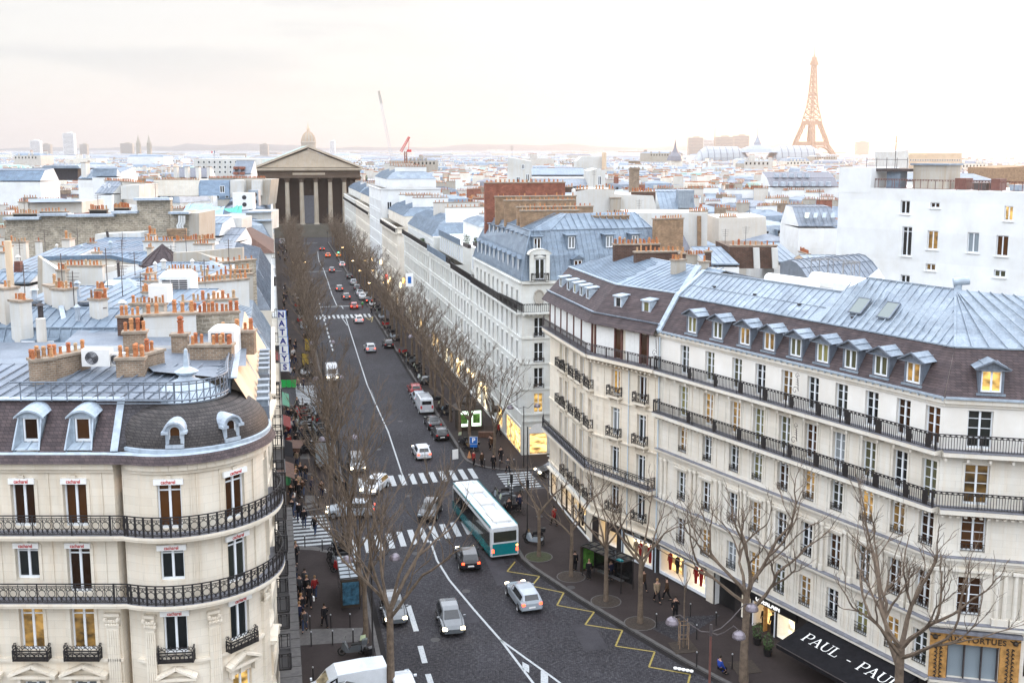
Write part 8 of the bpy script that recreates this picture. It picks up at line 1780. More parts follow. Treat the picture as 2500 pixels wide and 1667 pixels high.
for s_,t,key,sc_,g_,lab in ((80.6,21.0,'right3',1.0,1,'small bare tree in a green bed behind the bus, right pavement'),(76.0,22.5,'right3',1.05,0,'thin bare tree beside the bus shelter, its street end'),(71.0,23.8,'right2',1.0,0,'leaning bare tree in front of the bus shelter'),(66.9,25.05,'right2',1.08,0,'bare forked tree in front of the lit clothes shop')):
 x,y=XY(s_,t); tree(key,x,y,lab,'trees on the right pavement',None,sc_); bed(x,y,1.1,bool(g_),'round %s bed around the trunk of the %s'%('green' if g_ else 'earth',['small tree behind the bus','thin tree by the bus shelter','leaning tree','forked tree'][(80.6,76.0,71.0,66.9).index(s_)]))
x,y=XY(57.5,28.7); tree('right1',x,y,'large bare plane tree in front of the dark doorway at right','trees on the right pavement',.6,.95); x,y=P(2185,1830,.12); tree('right1',x,y,'large spreading bare tree in front of the black awning','trees on the right pavement',2.6,1.0)
x,y=XY(51.2,44.5); tree('mid3',x,y,'bare tree cut by the right edge of the picture','trees on the right pavement',1,.95)
x,y=XY(62.75,26.7); tree('sapling',x,y,'young staked sapling in a square pit on the right pavement','trees on the right pavement'); b=MB()
for dx,dy in ((.3,.3),(-.3,.3),(.3,-.3),(-.3,-.3)): b.tube((x+dx,y+dy,.12),(x+dx,y+dy,2.1),.03,n=5)
for z in (.9,1.9): b.path([(x+.3,y+.3,z),(x-.3,y+.3,z),(x-.3,y-.3,z),(x+.3,y-.3,z)],.02,4,closed=True)
t=thing('tree_guard','wooden stakes around the young sapling','tree guard',(x,y,0)); b.build('stakes','tan_brick',t)
for (s_,t_) in ((62.75,26.7),(59.2,29.6)):
 x,y=XY(s_,t_); b=MB(); b.box((x,y,.15),(1.7,1.7,.02),-.3+.5); o=b.build('tree_pit','soil'); tag(o,'square tree pit with iron edge under the sapling' if s_>60 else 'empty square tree pit beside the lamp post','tree pit','square tree pits')
# ================= VEHICLES =================
HEAD=math.atan2(C0,-S0)      # direction of travel away from the camera
def loft_body(mb,st,mi=0):
 rings=[]
 for (x,w_,z0_,zb,wt,zt) in st: rings.append([(x,-w_*.92,z0_),(x,-w_,z0_+.12),(x,-w_,zb-.08),(x,-w_*.97,zb),(x,-wt,zt-.05),(x,-wt*.9,zt),(x,wt*.9,zt),(x,wt,zt-.05),(x,w_*.97,zb),(x,w_,zb-.08),(x,w_,z0_+.12),(x,w_*.92,z0_)])
 mb.loft(rings,mi,cap=True,capb=True)
KST={'hatch':[(-2.0,.70,.35,.72,.60,.78),(-1.92,.80,.28,.90,.70,1.0),(-1.6,.85,.24,.93,.62,1.40),(-.9,.86,.24,.93,.64,1.49),(-.1,.86,.24,.93,.64,1.48),(.35,.86,.24,.92,.62,1.38),(1.05,.85,.24,.90,.72,.97),(1.7,.81,.26,.78,.66,.82),(2.0,.68,.34,.60,.55,.64)],
 'sedan':[(-2.3,.72,.36,.74,.62,.80),(-2.2,.82,.28,.92,.72,.98),(-1.5,.86,.24,.94,.74,1.04),(-.95,.87,.24,.94,.62,1.40),(-.2,.87,.24,.94,.63,1.44),(.4,.87,.24,.93,.60,1.34),(1.15,.86,.24,.90,.72,.96),(1.95,.82,.26,.78,.66,.82),(2.3,.70,.34,.60,.55,.64)],
 'wagon':[(-2.3,.74,.36,.76,.62,.84),(-2.22,.84,.28,.92,.70,1.05),(-1.95,.87,.24,.95,.64,1.42),(-1.0,.88,.24,.95,.65,1.50),(-.1,.88,.24,.95,.65,1.50),(.45,.88,.24,.94,.62,1.38),(1.2,.87,.24,.91,.74,.98),(1.95,.83,.26,.79,.68,.83),(2.3,.70,.34,.60,.55,.64)],
 'van':[(-2.5,.86,.34,1.1,.80,1.95),(-2.42,.92,.28,1.15,.84,2.12),(-1.0,.94,.26,1.15,.84,2.18),(.7,.94,.26,1.15,.84,2.12),(1.2,.93,.26,1.12,.80,1.85),(1.85,.92,.26,1.08,.78,1.16),(2.3,.88,.28,.95,.74,1.0),(2.5,.78,.34,.66,.62,.70)]}
def car_mesh(kind,color,lights=True,rack=False):
 st=KST[kind]; key=('car',kind,color)
 root=bpy.data.objects.new('car' if kind!='van' else 'van',None); parts=[]
 b=MB(); loft_body(b,st); body=b.build('body',color,link=False,smooth=False)
 parts.append((body,0)); L=st[-1][0]; w_=st[4][1]
 g=MB(); 
 def quad(i,j,f0,f1,sgn):   # side glass between stations i and j
  def pt(s,f): zb,zt,wb,wt=s[3],s[5]-.05,s[1]*.97,s[4]; return (s[0],sgn*(wb+(wt-wb)*f+.012),zb+(zt-zb)*f)
  g.face([pt(st[i],f0),pt(st[j],f0),pt(st[j],f1),pt(st[i],f1)])
 n=len(st)
 if kind=='van': sides=[(3,4)]; ws=(4,5); rw=None
 elif kind=='sedan': sides=[(3,4),(4,5)]; ws=(5,6); rw=(2,3)
 else: sides=[(2,3),(3,4),(4,5)]; ws=(5,6); rw=(1,2)
 for i,j in sides:
  for sg in (-1,1): quad(i,j,.12,.88,sg)
 for pr in ((ws,) if rw is None else (ws,rw)):
  a,c=st[pr[0]],st[pr[1]]
  def P3(s,yy,o): return (s[0]+o[0],yy,s[5]+o[1])
  fw=.10
  p=[Vector((a[0],-a[4]*.86,a[5])),Vector((a[0],a[4]*.86,a[5])),Vector((c[0],c[4]*.86,c[5])),Vector((c[0],-c[4]*.86,c[5]))]
  nn=(p[1]-p[0]).cross(p[3]-p[0]).normalized(); nn=nn if nn.z>0 else -nn; m=sum(p,Vector())/4
  g.face([(q-m)*.90+m+nn*.022 for q in p])
 if kind=='van': g.face([(-2.515,-.62,1.35),(-2.515,.62,1.35),(-2.50,.60,1.8),(-2.50,-.60,1.8)])
 parts.append((g.build('window_glass','glass_car',link=False),0))
 wx=(st[0][0]+.78,L-.80); 
 for x in wx:
  for sg in (-1,1):
   t=MB(); 
   prof=[(.02,-.09),(.24,-.10),(.315,-.085),(.325,0),(.315,.085),(.24,.10),(.02,.09)]
   t.lathe(prof,(0,0,0),12); o=t.build('wheel','rubber',link=False); o.rotation_euler=(rad(90),0,0); o.location=(x,sg*(w_-.06),.325); parts.append((o,0)); wi=len(parts)
   r=MB(); r.lathe([(.01,0),(.19,0),(.21,-.03)],(0,0,0),10); o2=r.build('rim','silver_metal',link=False); o2.location=(0,0,-.105*sg); parts.append((o2,wi))
 for sg in (-1,1):
  s=st[-1]; h=MB(); h.box((st[-2][0]+.16,sg*(st[-2][1]*.78),st[-2][3]-.12),(.28,.30,.14)); parts.append((h.build('headlight','head_light' if lights else 'glass_sky',link=False),0))
  z=st[1][3]-.12 if kind!='van' else 1.0; h=MB(); h.box((st[0][0]+.03,sg*(st[1][1]*.80),z),(.12,.22,.16 if kind!='van' else .4)); parts.append((h.build('tail_light','tail_red' if lights else 'letter_red',link=False),0))
  m_=MB(); m_.box((st[5][0]+.25,sg*(w_+.09),st[5][3]+.06),(.12,.18,.12)); parts.append((m_.build('wing_mirror',color,link=False),0))
 b=MB(); b.box((st[0][0]-.0,0,.55),(.04,.5,.11)); parts.append((b.build('number_plate','letter_white',link=False),0))
 if rack: 
  b=MB(); 
  for sg in (-.6,.6): b.bar((-2.1,sg,2.3),(.5,sg,2.3),.05)
  for k in range(6): b.bar((-2.1+k*.5,-.7,2.3),(-2.1+k*.5,.7,2.3),.04)
  for k in (-2.1,.5): b.box((k,-.6,2.23),(.05,.05,.14)); b.box((k,.6,2.23),(.05,.05,.14))
  parts.append((b.build('roof_rack','silver_metal',link=False),0))
 if rack=='x': pass
 return [root,parts]
CARS={}
def place_car(kind,color,x,y,ang,label,lights=True,rack=False,taxi=None,group=None,cat=None):
 key=(kind,color,lights,rack)
 if key not in CARS: CARS[key]=car_mesh(*key)
 r,new=dup(CARS[key],(x,y,0.01),ang,label,group); r.name='car' if kind!='van' else 'van'; r['category']=cat or ('van' if kind=='van' else 'car')
 if taxi:
  b=MB(); b.box((-.2,0,0),(.14,.34,.13)); o=b.build('roof_light',taxi); o.parent=r; o.location=(0,0,1.54)
 return r
def PC(s,t): return XY(s,t)
cars=[('van','paint_white',154.9,7.9,-1,0,'white van with its headlights on, coming down the left lane',True),('wagon','paint_grey',109.3,8.0,-1,0,'dark grey car with bright headlights, stopped before the far zebra crossing',True),
('hatch','paint_white',101.3,9.2,-1,-.5,'white hatchback turning left between the two zebra crossings',True),('wagon','paint_silver',94.6,6.2,0,1.45,'silver estate car turning into the left side street',True),
('hatch','paint_black',93.0,13.6,-1,-.35,'small black car with an amber light, starting across the near zebra crossing',False),('hatch','paint_black',80.9,14.95,1,-.05,'black hatchback with red tail lights left of the bus',True),
('wagon','paint_silver',72.6,17.7,1,.06,'silver car with red tail lights following the bus',True),('hatch','paint_grey',72.4,7.75,-1,0,'dark car behind the branches of the nearest big tree, left lane',True),('hatch','paint_grey',69.9,11.6,-1,-.03,'grey car with glowing headlights, nearest to the viewer in the centre lane',True),
('hatch','paint_white',112.2,15.5,1,.02,'white hatchback driving away just beyond the far zebra crossing',True),('hatch','paint_black',119.4,18.75,1,0,'black parked hatchback nearest the right corner kerb',False),('sedan','paint_black',124.6,18.7,1,0,'black parked saloon behind the nearest parked hatchback',False),
('van','paint_white',133.0,18.8,1,0,'white parked van with a roof rack at the right kerb',False),('hatch','paint_silver',138.4,18.8,1,0,'silver parked car in front of the white roof-rack van',False),('hatch','paint_red',143.0,18.9,1,0,'dark red parked car at the right kerb',False)]
for kd,c,s_,t_,dr,da,lb_,li in cars:
 x,y=PC(s_,t_); ang=(HEAD if dr==1 else HEAD+math.pi if dr==-1 else HEAD)+da; place_car(kd,c,x,y,ang,lb_,li,rack=(kd=='van' and s_<150))
def z7p(a,b): return P(650+a/5.8725,600+b/5.8725)
far=[(1760,1470,'hatch','paint_black','black parked car alone at the right kerb beyond the loading bay',False,1),(1500,1530,'hatch','paint_silver','silver car with red lights, first of the queue driving away',True,1),(1330,1110,'hatch','paint_white','white car with red lights on the far crossing',True,1),(1265,910,'hatch','paint_red','red-lit car just past the far crossing',True,1),
(1150,770,'wagon','paint_grey','dark grey car with long red lights ahead of the far crossing',True,1),(1050,650,'wagon','paint_grey','grey car in the middle of the avenue, halfway up',True,1),(945,380,'hatch','paint_grey','grey car with faint red lights, left lane far up the avenue',True,1),(1092,300,'hatch','paint_white','white car with bright red lights far up the avenue',True,1),(888,165,'hatch','paint_orange','orange car far up the avenue',True,1),(1040,165,'hatch','paint_yellow','yellow car with a green roof sign far up the avenue',True,1),(800,70,'hatch','paint_black','black car near the temple end of the avenue',True,1),
(1195,470,'sedan','paint_black','black parked car, farthest of the right kerb cluster',False,1),(1255,560,'hatch','paint_silver','silver parked car second in the right kerb cluster',False,1),(1305,640,'hatch','paint_grey','dark parked car third in the right kerb cluster',False,1),(1345,720,'sedan','paint_silver','pale parked car fourth in the right kerb cluster',False,1),(1385,770,'sedan','paint_white','white parked taxi at the near end of the right kerb cluster',False,1),(1480,825,'hatch','paint_black','black car pulling out with red lights by the far crossing',True,1)]
for a,b_,kd,c,lb_,li,dr in far: x,y=z7p(a,b_); x+=-S0*1.6; y+=C0*1.6; place_car(kd,c,x,y,HEAD+R.uniform(-.03,.03),lb_,li,taxi='signal_green' if 'green roof' in lb_ else ('letter_white' if 'taxi' in lb_ else None))
x,y=XY(102.2,28.3); place_car('hatch','paint_black',x,y,HEAD+math.pi/2+.1,'black car waiting in the right side street',True)
x,y=XY(395,3); place_car('van','paint_white',x,y,HEAD,'white van parked beside the temple square, left',False)
x,y=XY(61.4,3.6); place_car('van','paint_white',x,y,HEAD+math.pi/2+.1,'white delivery van at the bottom edge beside the brown parasol',False)
x,y=XY(60.9,7.0); place_car('hatch','paint_white',x,y,HEAD+.05,'white car beside the delivery van at the bottom edge',False)
# ---- bus
bus=thing('city_bus','long white and teal city bus with dark windows crossing the near junction','bus',(*XY(87.3,17.6),0.02)); bus.rotation_euler=(0,0,HEAD+.085)
def bp(name,mb,mat,par=bus): o=mb.build(name,mat); o.parent=par; return o
hb=6.4; st=[]
b=MB(); rings=[]
for x,k in ((-hb,.93),(-hb+.15,1),(hb-.5,1),(hb-.1,.96),(hb,.86)):
 w_=1.26*k; zt=3.0 if abs(x)<hb-.1 else 2.86; rings.append([(x,-w_,.35),(x,-w_*1.0,2.5),(x,-w_*.93,zt-.1),(x,-w_*.8,zt),(x,w_*.8,zt),(x,w_*.93,zt-.1),(x,w_,2.5),(x,w_,.35)])
b.loft(rings,0,cap=True,capb=True); body=bp('body',b,'paint_white')
b=MB()
for sg in (-1,1): b.box((0,sg*1.262,.72),(2*hb-.3,.02,.72)); 
b.box((-hb-.012,0,.95),(.02,2.2,1.0)); bp('teal_skirt',b,'paint_teal')
b=MB()
for sg in (-1,1): b.box((0,sg*1.266,1.12),(2*hb-.3,.02,.12))
for sg in (-1,1): b.box((0,sg*1.18,2.86),(2*hb-.6,.12,.14))
bp('teal_stripe',b,'paint_teal')
for sg in (-1,1):
 for k in range(7): b=MB(); b.box((-hb+1.1+k*1.72,sg*1.266,1.82),(1.66,.022,1.3)); bp('side_window',b,'glass_car')
b=MB(); b.box((-hb-.015,0,2.05),(.03,2.0,.9)); bp('rear_window',b,'glass_car'); b=MB(); b.mesh([(hb+.01,-1.0,1.0),(hb+.01,1.0,1.0),(hb-.06,.98,2.6),(hb-.06,-.98,2.6)],[(0,1,2,3)]); bp('windscreen',b,'glass_car')
for k,(x,l_,w_) in enumerate(((-4.4,2.6,1.5),(-.5,1.4,1.2),(3.2,2.0,1.3))): b=MB(); b.box((x,0,3.09),(l_,w_,.20)); bp('roof_unit',b,'plastic_white')
b=MB(); 
for sg in (-.55,.55): b.box((0,sg,3.02),(2*hb-1,.08,.05)); 
bp('roof_rail',b,'white_zinc')
for x in (-3.6,3.7):
 for sg in (-1,1): t=MB(); t.lathe([(.02,-.12),(.40,-.13),(.48,-.1),(.48,.1),(.40,.13),(.02,.12)],(0,0,0),14); o=t.build('wheel','rubber'); o.parent=bus; o.rotation_euler=(rad(90),0,0); o.location=(x,sg*1.14,.48)
for sg in (-1,1):
 b=MB(); b.box((-hb-.03,sg*1.05,.85),(.05,.16,.3)); bp('tail_light',b,'tail_red'); b=MB(); b.box((hb,sg*.85,.75),(.05,.25,.18)); bp('headlight',b,'head_light')
b=MB(); b.box((-hb-.03,-1.05,1.2),(.05,.14,.12)); bp('indicator',b,'amber')
# ---- motorcycles
def scooter(color,helm=False):
 root=bpy.data.objects.new('motorcycle',None); parts=[]
 for x in (-.68,.68): 
  t=MB(); t.path([(x+.27*math.cos(a*math.pi/5),0,.30+.27*math.sin(a*math.pi/5)) for a in range(10)],.055,5,closed=True); t.tube((x,-.05,.30),(x,.05,.30),.12,n=8); parts.append((t.build('wheel','rubber',link=False),0))
 b=MB(); b.loft([[(-.85,-.08,.55),(-.85,.08,.55),(-.85,.08,.75),(-.85,-.08,.75)],[(-.45,-.19,.32),(-.45,.19,.32),(-.45,.19,.80),(-.45,-.19,.80)],[(.0,-.16,.28),(.0,.16,.28),(.0,.16,.72),(.0,-.16,.72)],[(.18,-.17,.26),(.18,.17,.26),(.18,.17,.42),(.18,-.17,.42)],[(.45,-.18,.30),(.45,.18,.30),(.50,.16,.95),(.42,-.16,.95)],[(.72,-.10,.52),(.72,.10,.52),(.62,.10,1.0),(.62,-.10,1.0)]],cap=True,capb=True); parts.append((b.build('fairing',color,link=False),0))
 b=MB(); b.loft([[(-.80,-.12,.76),(-.80,.12,.76),(-.80,.10,.84),(-.80,-.10,.84)],[(-.35,-.16,.80),(-.35,.16,.80),(-.35,.13,.88),(-.35,-.13,.88)],[(.05,-.12,.72),(.05,.12,.72),(.05,.10,.80),(.05,-.10,.80)]],cap=True,capb=True); parts.append((b.build('seat','rubber',link=False),0))
 b=MB(); b.tube((.5,-.34,1.06),(.5,.34,1.06),.02,n=5); b.tube((.68,0,.3),(.5,0,1.04),.03,n=5); b.tube((.48,-.34,1.05),(.46,-.42,1.2),.012,n=4); b.tube((.48,.34,1.05),(.46,.42,1.2),.012,n=4); parts.append((b.build('handlebar','iron',link=False),0))
 if helm: b=MB(); b.mesh([(.58,-.22,1.0),(.58,.22,1.0),(.46,.18,1.45),(.46,-.18,1.45)],[(0,1,2,3),(3,2,1,0)]); parts.append((b.build('windshield','glass_sky',link=False),0)); b=MB(); b.box((-.88,0,1.0),(.36,.38,.30)); parts.append((b.build('top_box',color,link=False),0))
 return [root,parts]
SC=[scooter(c,h) for c,h in (('paint_black',True),('paint_black',False),('paint_grey',True),('paint_silver',False),('paint_red',False),('paint_white',False))]
cn={0:'black',1:'black',2:'grey',3:'silver',4:'red',5:'white'}
def moto(s_,t_,ang,where,group,k=None):
 k=R.choices(range(6),[6,6,4,2,1,1])[0] if k is None else k; x,y=XY(s_,t_); r,new=dup(SC[k],(x,y,.13),HEAD+ang,'%s %s %s'%(cn[k],'scooter with a windshield' if k in (0,2) else 'motorcycle',where),group); r['category']='motorcycle'; r.name='motorcycle'; return r
for i in range(30): moto(113.5+i*.80,4.6+R.uniform(-.15,.15),math.pi/2+R.uniform(-.1,.35),'in the dense row along the left kerb','motorcycle park on the left kerb')
for i in range(22): moto(115+i*.98,2.7+R.uniform(-.15,.15),math.pi/2+R.uniform(-.3,.2),'in the second row behind the left kerb','motorcycle park on the left kerb')
for i in range(9): moto(155.5+i*1.1,4.4+R.uniform(-.5,.5),math.pi/2+R.uniform(-.2,.4),'by the poster column on the left pavement','motorcycles by the poster column')
for s_,t_ in ((85.4,4.6),(84.3,4.5),(83.2,4.4),(82.2,4.5),(81.2,4.6)): moto(s_,t_,math.pi/2+R.uniform(-.3,.3),'beside the left bus shelter','motorcycles beside the left bus shelter')
moto(66.8,4.3,1.4,'just above the delivery van','motorcycles above the delivery van'); moto(66.2,5.2,.3,'just above the delivery van','motorcycles above the delivery van')
moto(112.0,4.0,.2,'in front of the poster panel','motorcycles in front of the poster panel',5); moto(109.6,4.1,.1,'below the poster panel','motorcycles in front of the poster panel',3)
for i in range(12): moto(200+i*4.2,4.9+R.uniform(-.3,.3),math.pi/2+R.uniform(-.3,.3),'far up the left kerb','motorcycles far up the left kerb')
for i in range(16): moto(182+i*4.6,20.9+R.uniform(-.2,.4),math.pi/2+R.uniform(-.4,.4),'under the trees far up the right kerb','motorcycles far up the right kerb')
for i in range(13): moto(146+i*2.1,20.8+R.uniform(-.2,.5),math.pi/2+R.uniform(-.4,.4),'under the trees on the right kerb, mid street','motorcycles at the right kerb, mid street')
for s_ in (128,131,136.5): moto(s_,20.9,.8,'between the trees beside the white van','motorcycles between the trees')
moto(115.2,20.7,.3,'just behind the parking sign','motorcycles near the parking sign'); moto(112.4,21.2,1.2,'just behind the parking sign','motorcycles near the parking sign')
for s_,t_ in ((96.4,21.2),(95.4,21.0),(94.3,20.9),(93.0,20.9),(96.8,22.6),(91.6,21.0)): moto(s_,t_,math.pi/2+R.uniform(-.3,.3),'at the corner kerb beside the bus','motorcycles beside the bus')
moto(83.4,21.3,.9,'leaning by the small tree behind the bus','motorcycles by the small tree'); moto(84.4,21.5,1.2,'leaning by the small tree behind the bus','motorcycles by the small tree')
# ================= PEOPLE =================
def skinned(pts,edges,root=0,sub=1):
 me=bpy.data.meshes.new('tmp'); me.from_pydata([p[:3] for p in pts],edges,[]); o=bpy.data.objects.new('tmp',me); col.objects.link(o)
 o.modifiers.new('s','SKIN'); 
 if not me.skin_vertices: me.attributes
 sv=me.skin_vertices[0].data
 for i,p in enumerate(pts): sv[i].radius=(p[3],p[4] if len(p)>4 else p[3]); sv[i].use_root=(i==root)
 m=o.modifiers.new('u','SUBSURF'); m.levels=sub; m.render_levels=sub
 dg=bpy.context.evaluated_depsgraph_get(); r=bpy.data.meshes.new_from_object(o.evaluated_get(dg)); bpy.data.objects.remove(o); return r
def person_proto(pose):
 # joints: front is +x
 sw={'stand':(0.02,-.02,.03,-.03),'walk':(.30,-.28,-.22,.25),'stride':(-.26,.28,.2,-.2),'phone':(.04,-.05,0,0),'sit':(.4,.4,.2,.2)}[pose]
 hz_=.92 if pose!='sit' else .5
 L=[(0,0,hz_,.13,.16),(0,0,hz_+.25,.115,.15),(.01,0,hz_+.48,.12,.17),(.01,0,hz_+.58,.05,.055),(.02,0,hz_+.68,.085,.075),(.025,0,hz_+.80,.075,.07)]
 E=[(0,1),(1,2),(2,3),(3,4),(4,5)]
 legs=[];arms=[]
 for sg,f,a in ((1,sw[0],sw[2]),(-1,sw[1],sw[3])):
  i=len(L); kx_=f*.5+.04; 
  if pose=='sit': L+=[(.05,sg*.1,hz_,.09),(.42,sg*.12,hz_+.02,.07),(.42,sg*.12,.1,.045),(.55,sg*.12,.04,.035)]
  else: L+=[(0,sg*.10,hz_-.06,.09),(kx_,sg*.10,.50,.065),(f-(.08 if f<0 else 0),sg*.10,.10,.042),(f+.14,sg*.11,.04,.035)]
  E+=[(0,i),(i,i+1),(i+1,i+2),(i+2,i+3)]; legs.append(i)
  i=len(L); zs_=hz_+.50; ex=a*.5; 
  if pose=='phone' and sg==1: L+=[(.0,sg*.19,zs_,.055),(.02,sg*.27,zs_-.27,.042),(.20,sg*.16,zs_+.02,.03),(.22,sg*.13,zs_+.10,.028)]
  else: L+=[(.0,sg*.19,zs_,.055),(ex-.02,sg*.25,zs_-.28,.042),(a+.06,sg*.25,zs_-.52,.028),(a+.09,sg*.24,zs_-.60,.026)]
  E+=[(2,i),(i,i+1),(i+1,i+2),(i+2,i+3)]; arms.append(i)
 body=skinned([(*p[:3],*(p[3:] if len(p)>4 else (p[3],p[3]))) for p in L],E)
 # five fingers per hand and a nose, as tapered chains rooted in the body
 b=MB()
 for i in arms:
  h=Vector(L[i+3][:3]); w0=Vector(L[i+2][:3]); d=(h-w0).normalized(); sd=d.cross(Vector((0,1,0))).normalized() if abs(d.y)<.9 else Vector((1,0,0))
  for k,ln in enumerate((.055,.065,.07,.065)): st_=h+sd*(k-1.5)*.016; b.path([st_,st_+d*ln*.6,st_+d*ln+Vector((.008,0,0))],[.009,.008,.006],4)
  b.path([h-sd*.02,h-sd*.045+d*.02,h-sd*.05+d*.045],[.01,.009,.007],4)
 hd=Vector(L[5][:3]); b.tube(hd+Vector((.07,0,-.02)),hd+Vector((.105,0,-.045)),.012,.016,5)
 for sg in (-1,1): b.ball(hd+Vector((-.005,sg*.078,-.03)),.02,5)
 ex=bpy.data.meshes.new('x'); ex.from_pydata(b.v,[],b.f)
 def coat():
  C=[(*p[:3],*( [r*1.18+.012 for r in (p[3:] if len(p)>4 else (p[3],p[3]))])) for p in L]
  ids=[0,1,2,arms[0],arms[0]+1,arms[0]+2,arms[1],arms[1]+1,arms[1]+2]; pts=[C[i] for i in ids]; 
  n_=len(pts); pts+=[(0.0,.05,hz_-.18,.15,.16)] if pose!='sit' else [(.1,0,hz_-.02,.13,.16)]
  return skinned(pts,[(0,1),(1,2),(2,3),(3,4),(4,5),(2,6),(6,7),(7,8),(0,n_)])
 def trousers():
  ids=[0]+[legs[0],legs[0]+1,legs[0]+2]+[legs[1],legs[1]+1,legs[1]+2]; pts=[(*L[i][:3],*((.125,.14) if i==0 else (L[i][3]*1.2+.01,)*2)) for i in ids]; return skinned(pts,[(0,1),(1,2),(2,3),(0,4),(4,5),(5,6)])
 c=coat(); t=trousers(); hr=MB(); hr.lathe([(.02,.10),(.07,.085),(.098,.03),(.098,-.04),(.08,-.09)],(hd.x-.018,hd.y,hd.z+.015),10); hme=hr.build('hair','hair_dark',link=False).data
 sh=MB(); 
 for i in legs: f_=Vector(L[i+3][:3]); sh.box((f_.x-.05,f_.y,.045),(.26,.095,.09))
 sme=sh.build('shoe','rubber',link=False).data
 bm=bpy.data.meshes.new('body'); vs=[tuple(v.co) for v in body.vertices]+b.v; fs=[tuple(p.vertices) for p in body.polygons]; n0=len(body.vertices); fs+=[tuple(n0+i for i in f_) for f_ in b.f]; bm.from_pydata(vs,[],fs); bm.materials.append(M['skin'])
 for m_ in (bm,c,t): m_.polygons.foreach_set('use_smooth',[True]*len(m_.polygons))
 return dict(body=bm,coat=c,trousers=t,hair=hme,shoes=sme)
PP={k:person_proto(k) for k in ('stand','walk','stride','phone','sit')}; PM={}
def pmesh(pose,part,mat):
 k=(pose,part,mat)
 if k not in PM: me=PP[pose][part].copy(); me.materials.clear(); me.materials.append(M[mat]); PM[k]=me
 return PM[k]
cname={'cloth_black':'black','cloth_navy':'navy','cloth_grey':'grey','cloth_brown':'brown','cloth_beige':'beige','cloth_red':'red','cloth_blue':'blue','cloth_white':'white','paint_green':'green'}
def person(x,y,ang,pose,coat_,where,group,hair='hair_dark',trs='cloth_black',z=.13,sc_=None,bag=None):
 verb={'stand':'standing','walk':'walking','stride':'striding','phone':'with a raised hand','sit':'crouching'}[pose]
 t=thing('person','person in a %s coat %s %s'%(cname[coat_],verb,where),'person',(x,y,z),0,group); t.rotation_euler=(0,0,ang); s_=sc_ or R.uniform(.94,1.06); t.scale=(s_,s_,s_)
 for nm,part,mt in (('body','body','skin'),('coat','coat',coat_),('trousers','trousers',trs),('hair','hair',hair),('shoes','shoes','rubber')):
  o=bpy.data.objects.new(nm,pmesh(pose,part,mt)); col.objects.link(o); o.parent=t
 if bag:
  b=MB(); b.box((.05,.36,.62),(.30,.10,.28)); b.tube((.05,.34,.75),(.05,.27,.92),.01,n=4); o=b.build('shopping_bag',bag); o['label']='bag of the %s-coated walker %s'%(cname[coat_],where); o['category']='bag'; o.location=(x,y,z); o.rotation_euler=(0,0,ang)
 return t
CC=['cloth_black']*6+['cloth_navy']*3+['cloth_grey']*3+['cloth_brown']*3+['cloth_beige','cloth_red','cloth_white']
def zsp(a,b): return P(650+a/3.357,860+b/3.357,.13)
def ztp(a,b): return P(650+a/3.357,1200+b/3.357,.13)
def zrp(a,b): return P(1300+a/3.92,1267+b/3.92,.13)
groups=[(zsp,((262,300),(305,295),(255,475),(240,110),(215,95),(135,160)),'near the small left zebra crossing','walkers by the small left crossing'),
(zsp,((180,560),(225,650),(188,690),(290,712),(195,782),(245,775),(160,745),(178,615),(170,500)),'beside the motorcycle park','walkers beside the motorcycle park'),
(zsp,((325,1050),(378,1155),(300,1170),(455,1185),(245,1065),(250,1155),(230,1100),(645,1165),(205,1215)),'on the left corner','walkers on the left corner'),
(zsp,((270,1375),(312,1432),(210,1345),(400,1492),(225,1300)),'on the left side crossing','walkers on the left side crossing'),
(ztp,((228,595),(235,760),(275,850),(335,868),(238,905),(400,858),(350,940),(290,1022),(240,985),(318,800)),'in the crowd on the near left pavement','crowd on the near left pavement'),
(z7p,((200,212),(270,252),(302,212),(175,150),(215,100),(240,140),(290,110),(190,60),(260,60),(230,30),(285,40)),'far up the left pavement','walkers far up the left pavement'),
(z7p,((285,790),(300,740),(345,1465),(292,1430),(545,1390),(270,640)),'midway up the left pavement','walkers midway up the left pavement')]
for fn,pts,wh,gr in groups:
 for (a,b_) in pts:
  x,y=fn(a,b_); c=R.choice(CC); person(x,y,HEAD+(math.pi if R.random()<.5 else 0)+R.uniform(-.4,.4),R.choice(['walk','stride','stand','walk']),c,wh,gr,R.choice(['hair_dark','hair_dark','hair_fair']),R.choice(['cloth_black','denim','cloth_navy']),bag=R.choice([None,None,None,'letter_white','cloth_brown']))
for i in range(26):
 s_=R.choice([R.uniform(71,84),R.uniform(99,112),R.uniform(114,137),R.uniform(155,200),R.uniform(160,260)]); x,y=XY(s_,R.uniform(.9,2.2 if s_<140 else 3.6)); person(x,y,HEAD+(math.pi if R.random()<.5 else 0)+R.uniform(-.4,.4),R.choice(['walk','stride','walk']),R.choice(CC),'by the left shopfronts','strollers along the left shopfronts',R.choice(['hair_dark','hair_fair']),R.choice(['cloth_black','denim']))
x,y=ztp(480,1105); person(x,y,HEAD+.3,'walk','cloth_black','alone between the bollards, lower left','lone walkers')
x,y=ztp(245,1475); person(x,y,HEAD,'stride','cloth_brown','by the shopfront at the lower left edge','lone walkers')
x,y=z7p(415,775); person(x,y,HEAD+math.pi,'walk','cloth_white','alone on the left pavement beyond the lettered sign','lone walkers')
x,y=z7p(1510,985); person(x,y,HEAD-1.2,'walk','cloth_black','on the far avenue crossing','lone walkers',z=0.01)
x,y=z7p(1380,895); person(x,y,HEAD,'stride','paint_green','in the roadway beside the black car','lone walkers',z=0.01,trs='cloth_red')
x,y=z7p(590,50); person(x,y,HEAD,'walk','cloth_black','crossing before the temple','lone walkers',z=0.01)
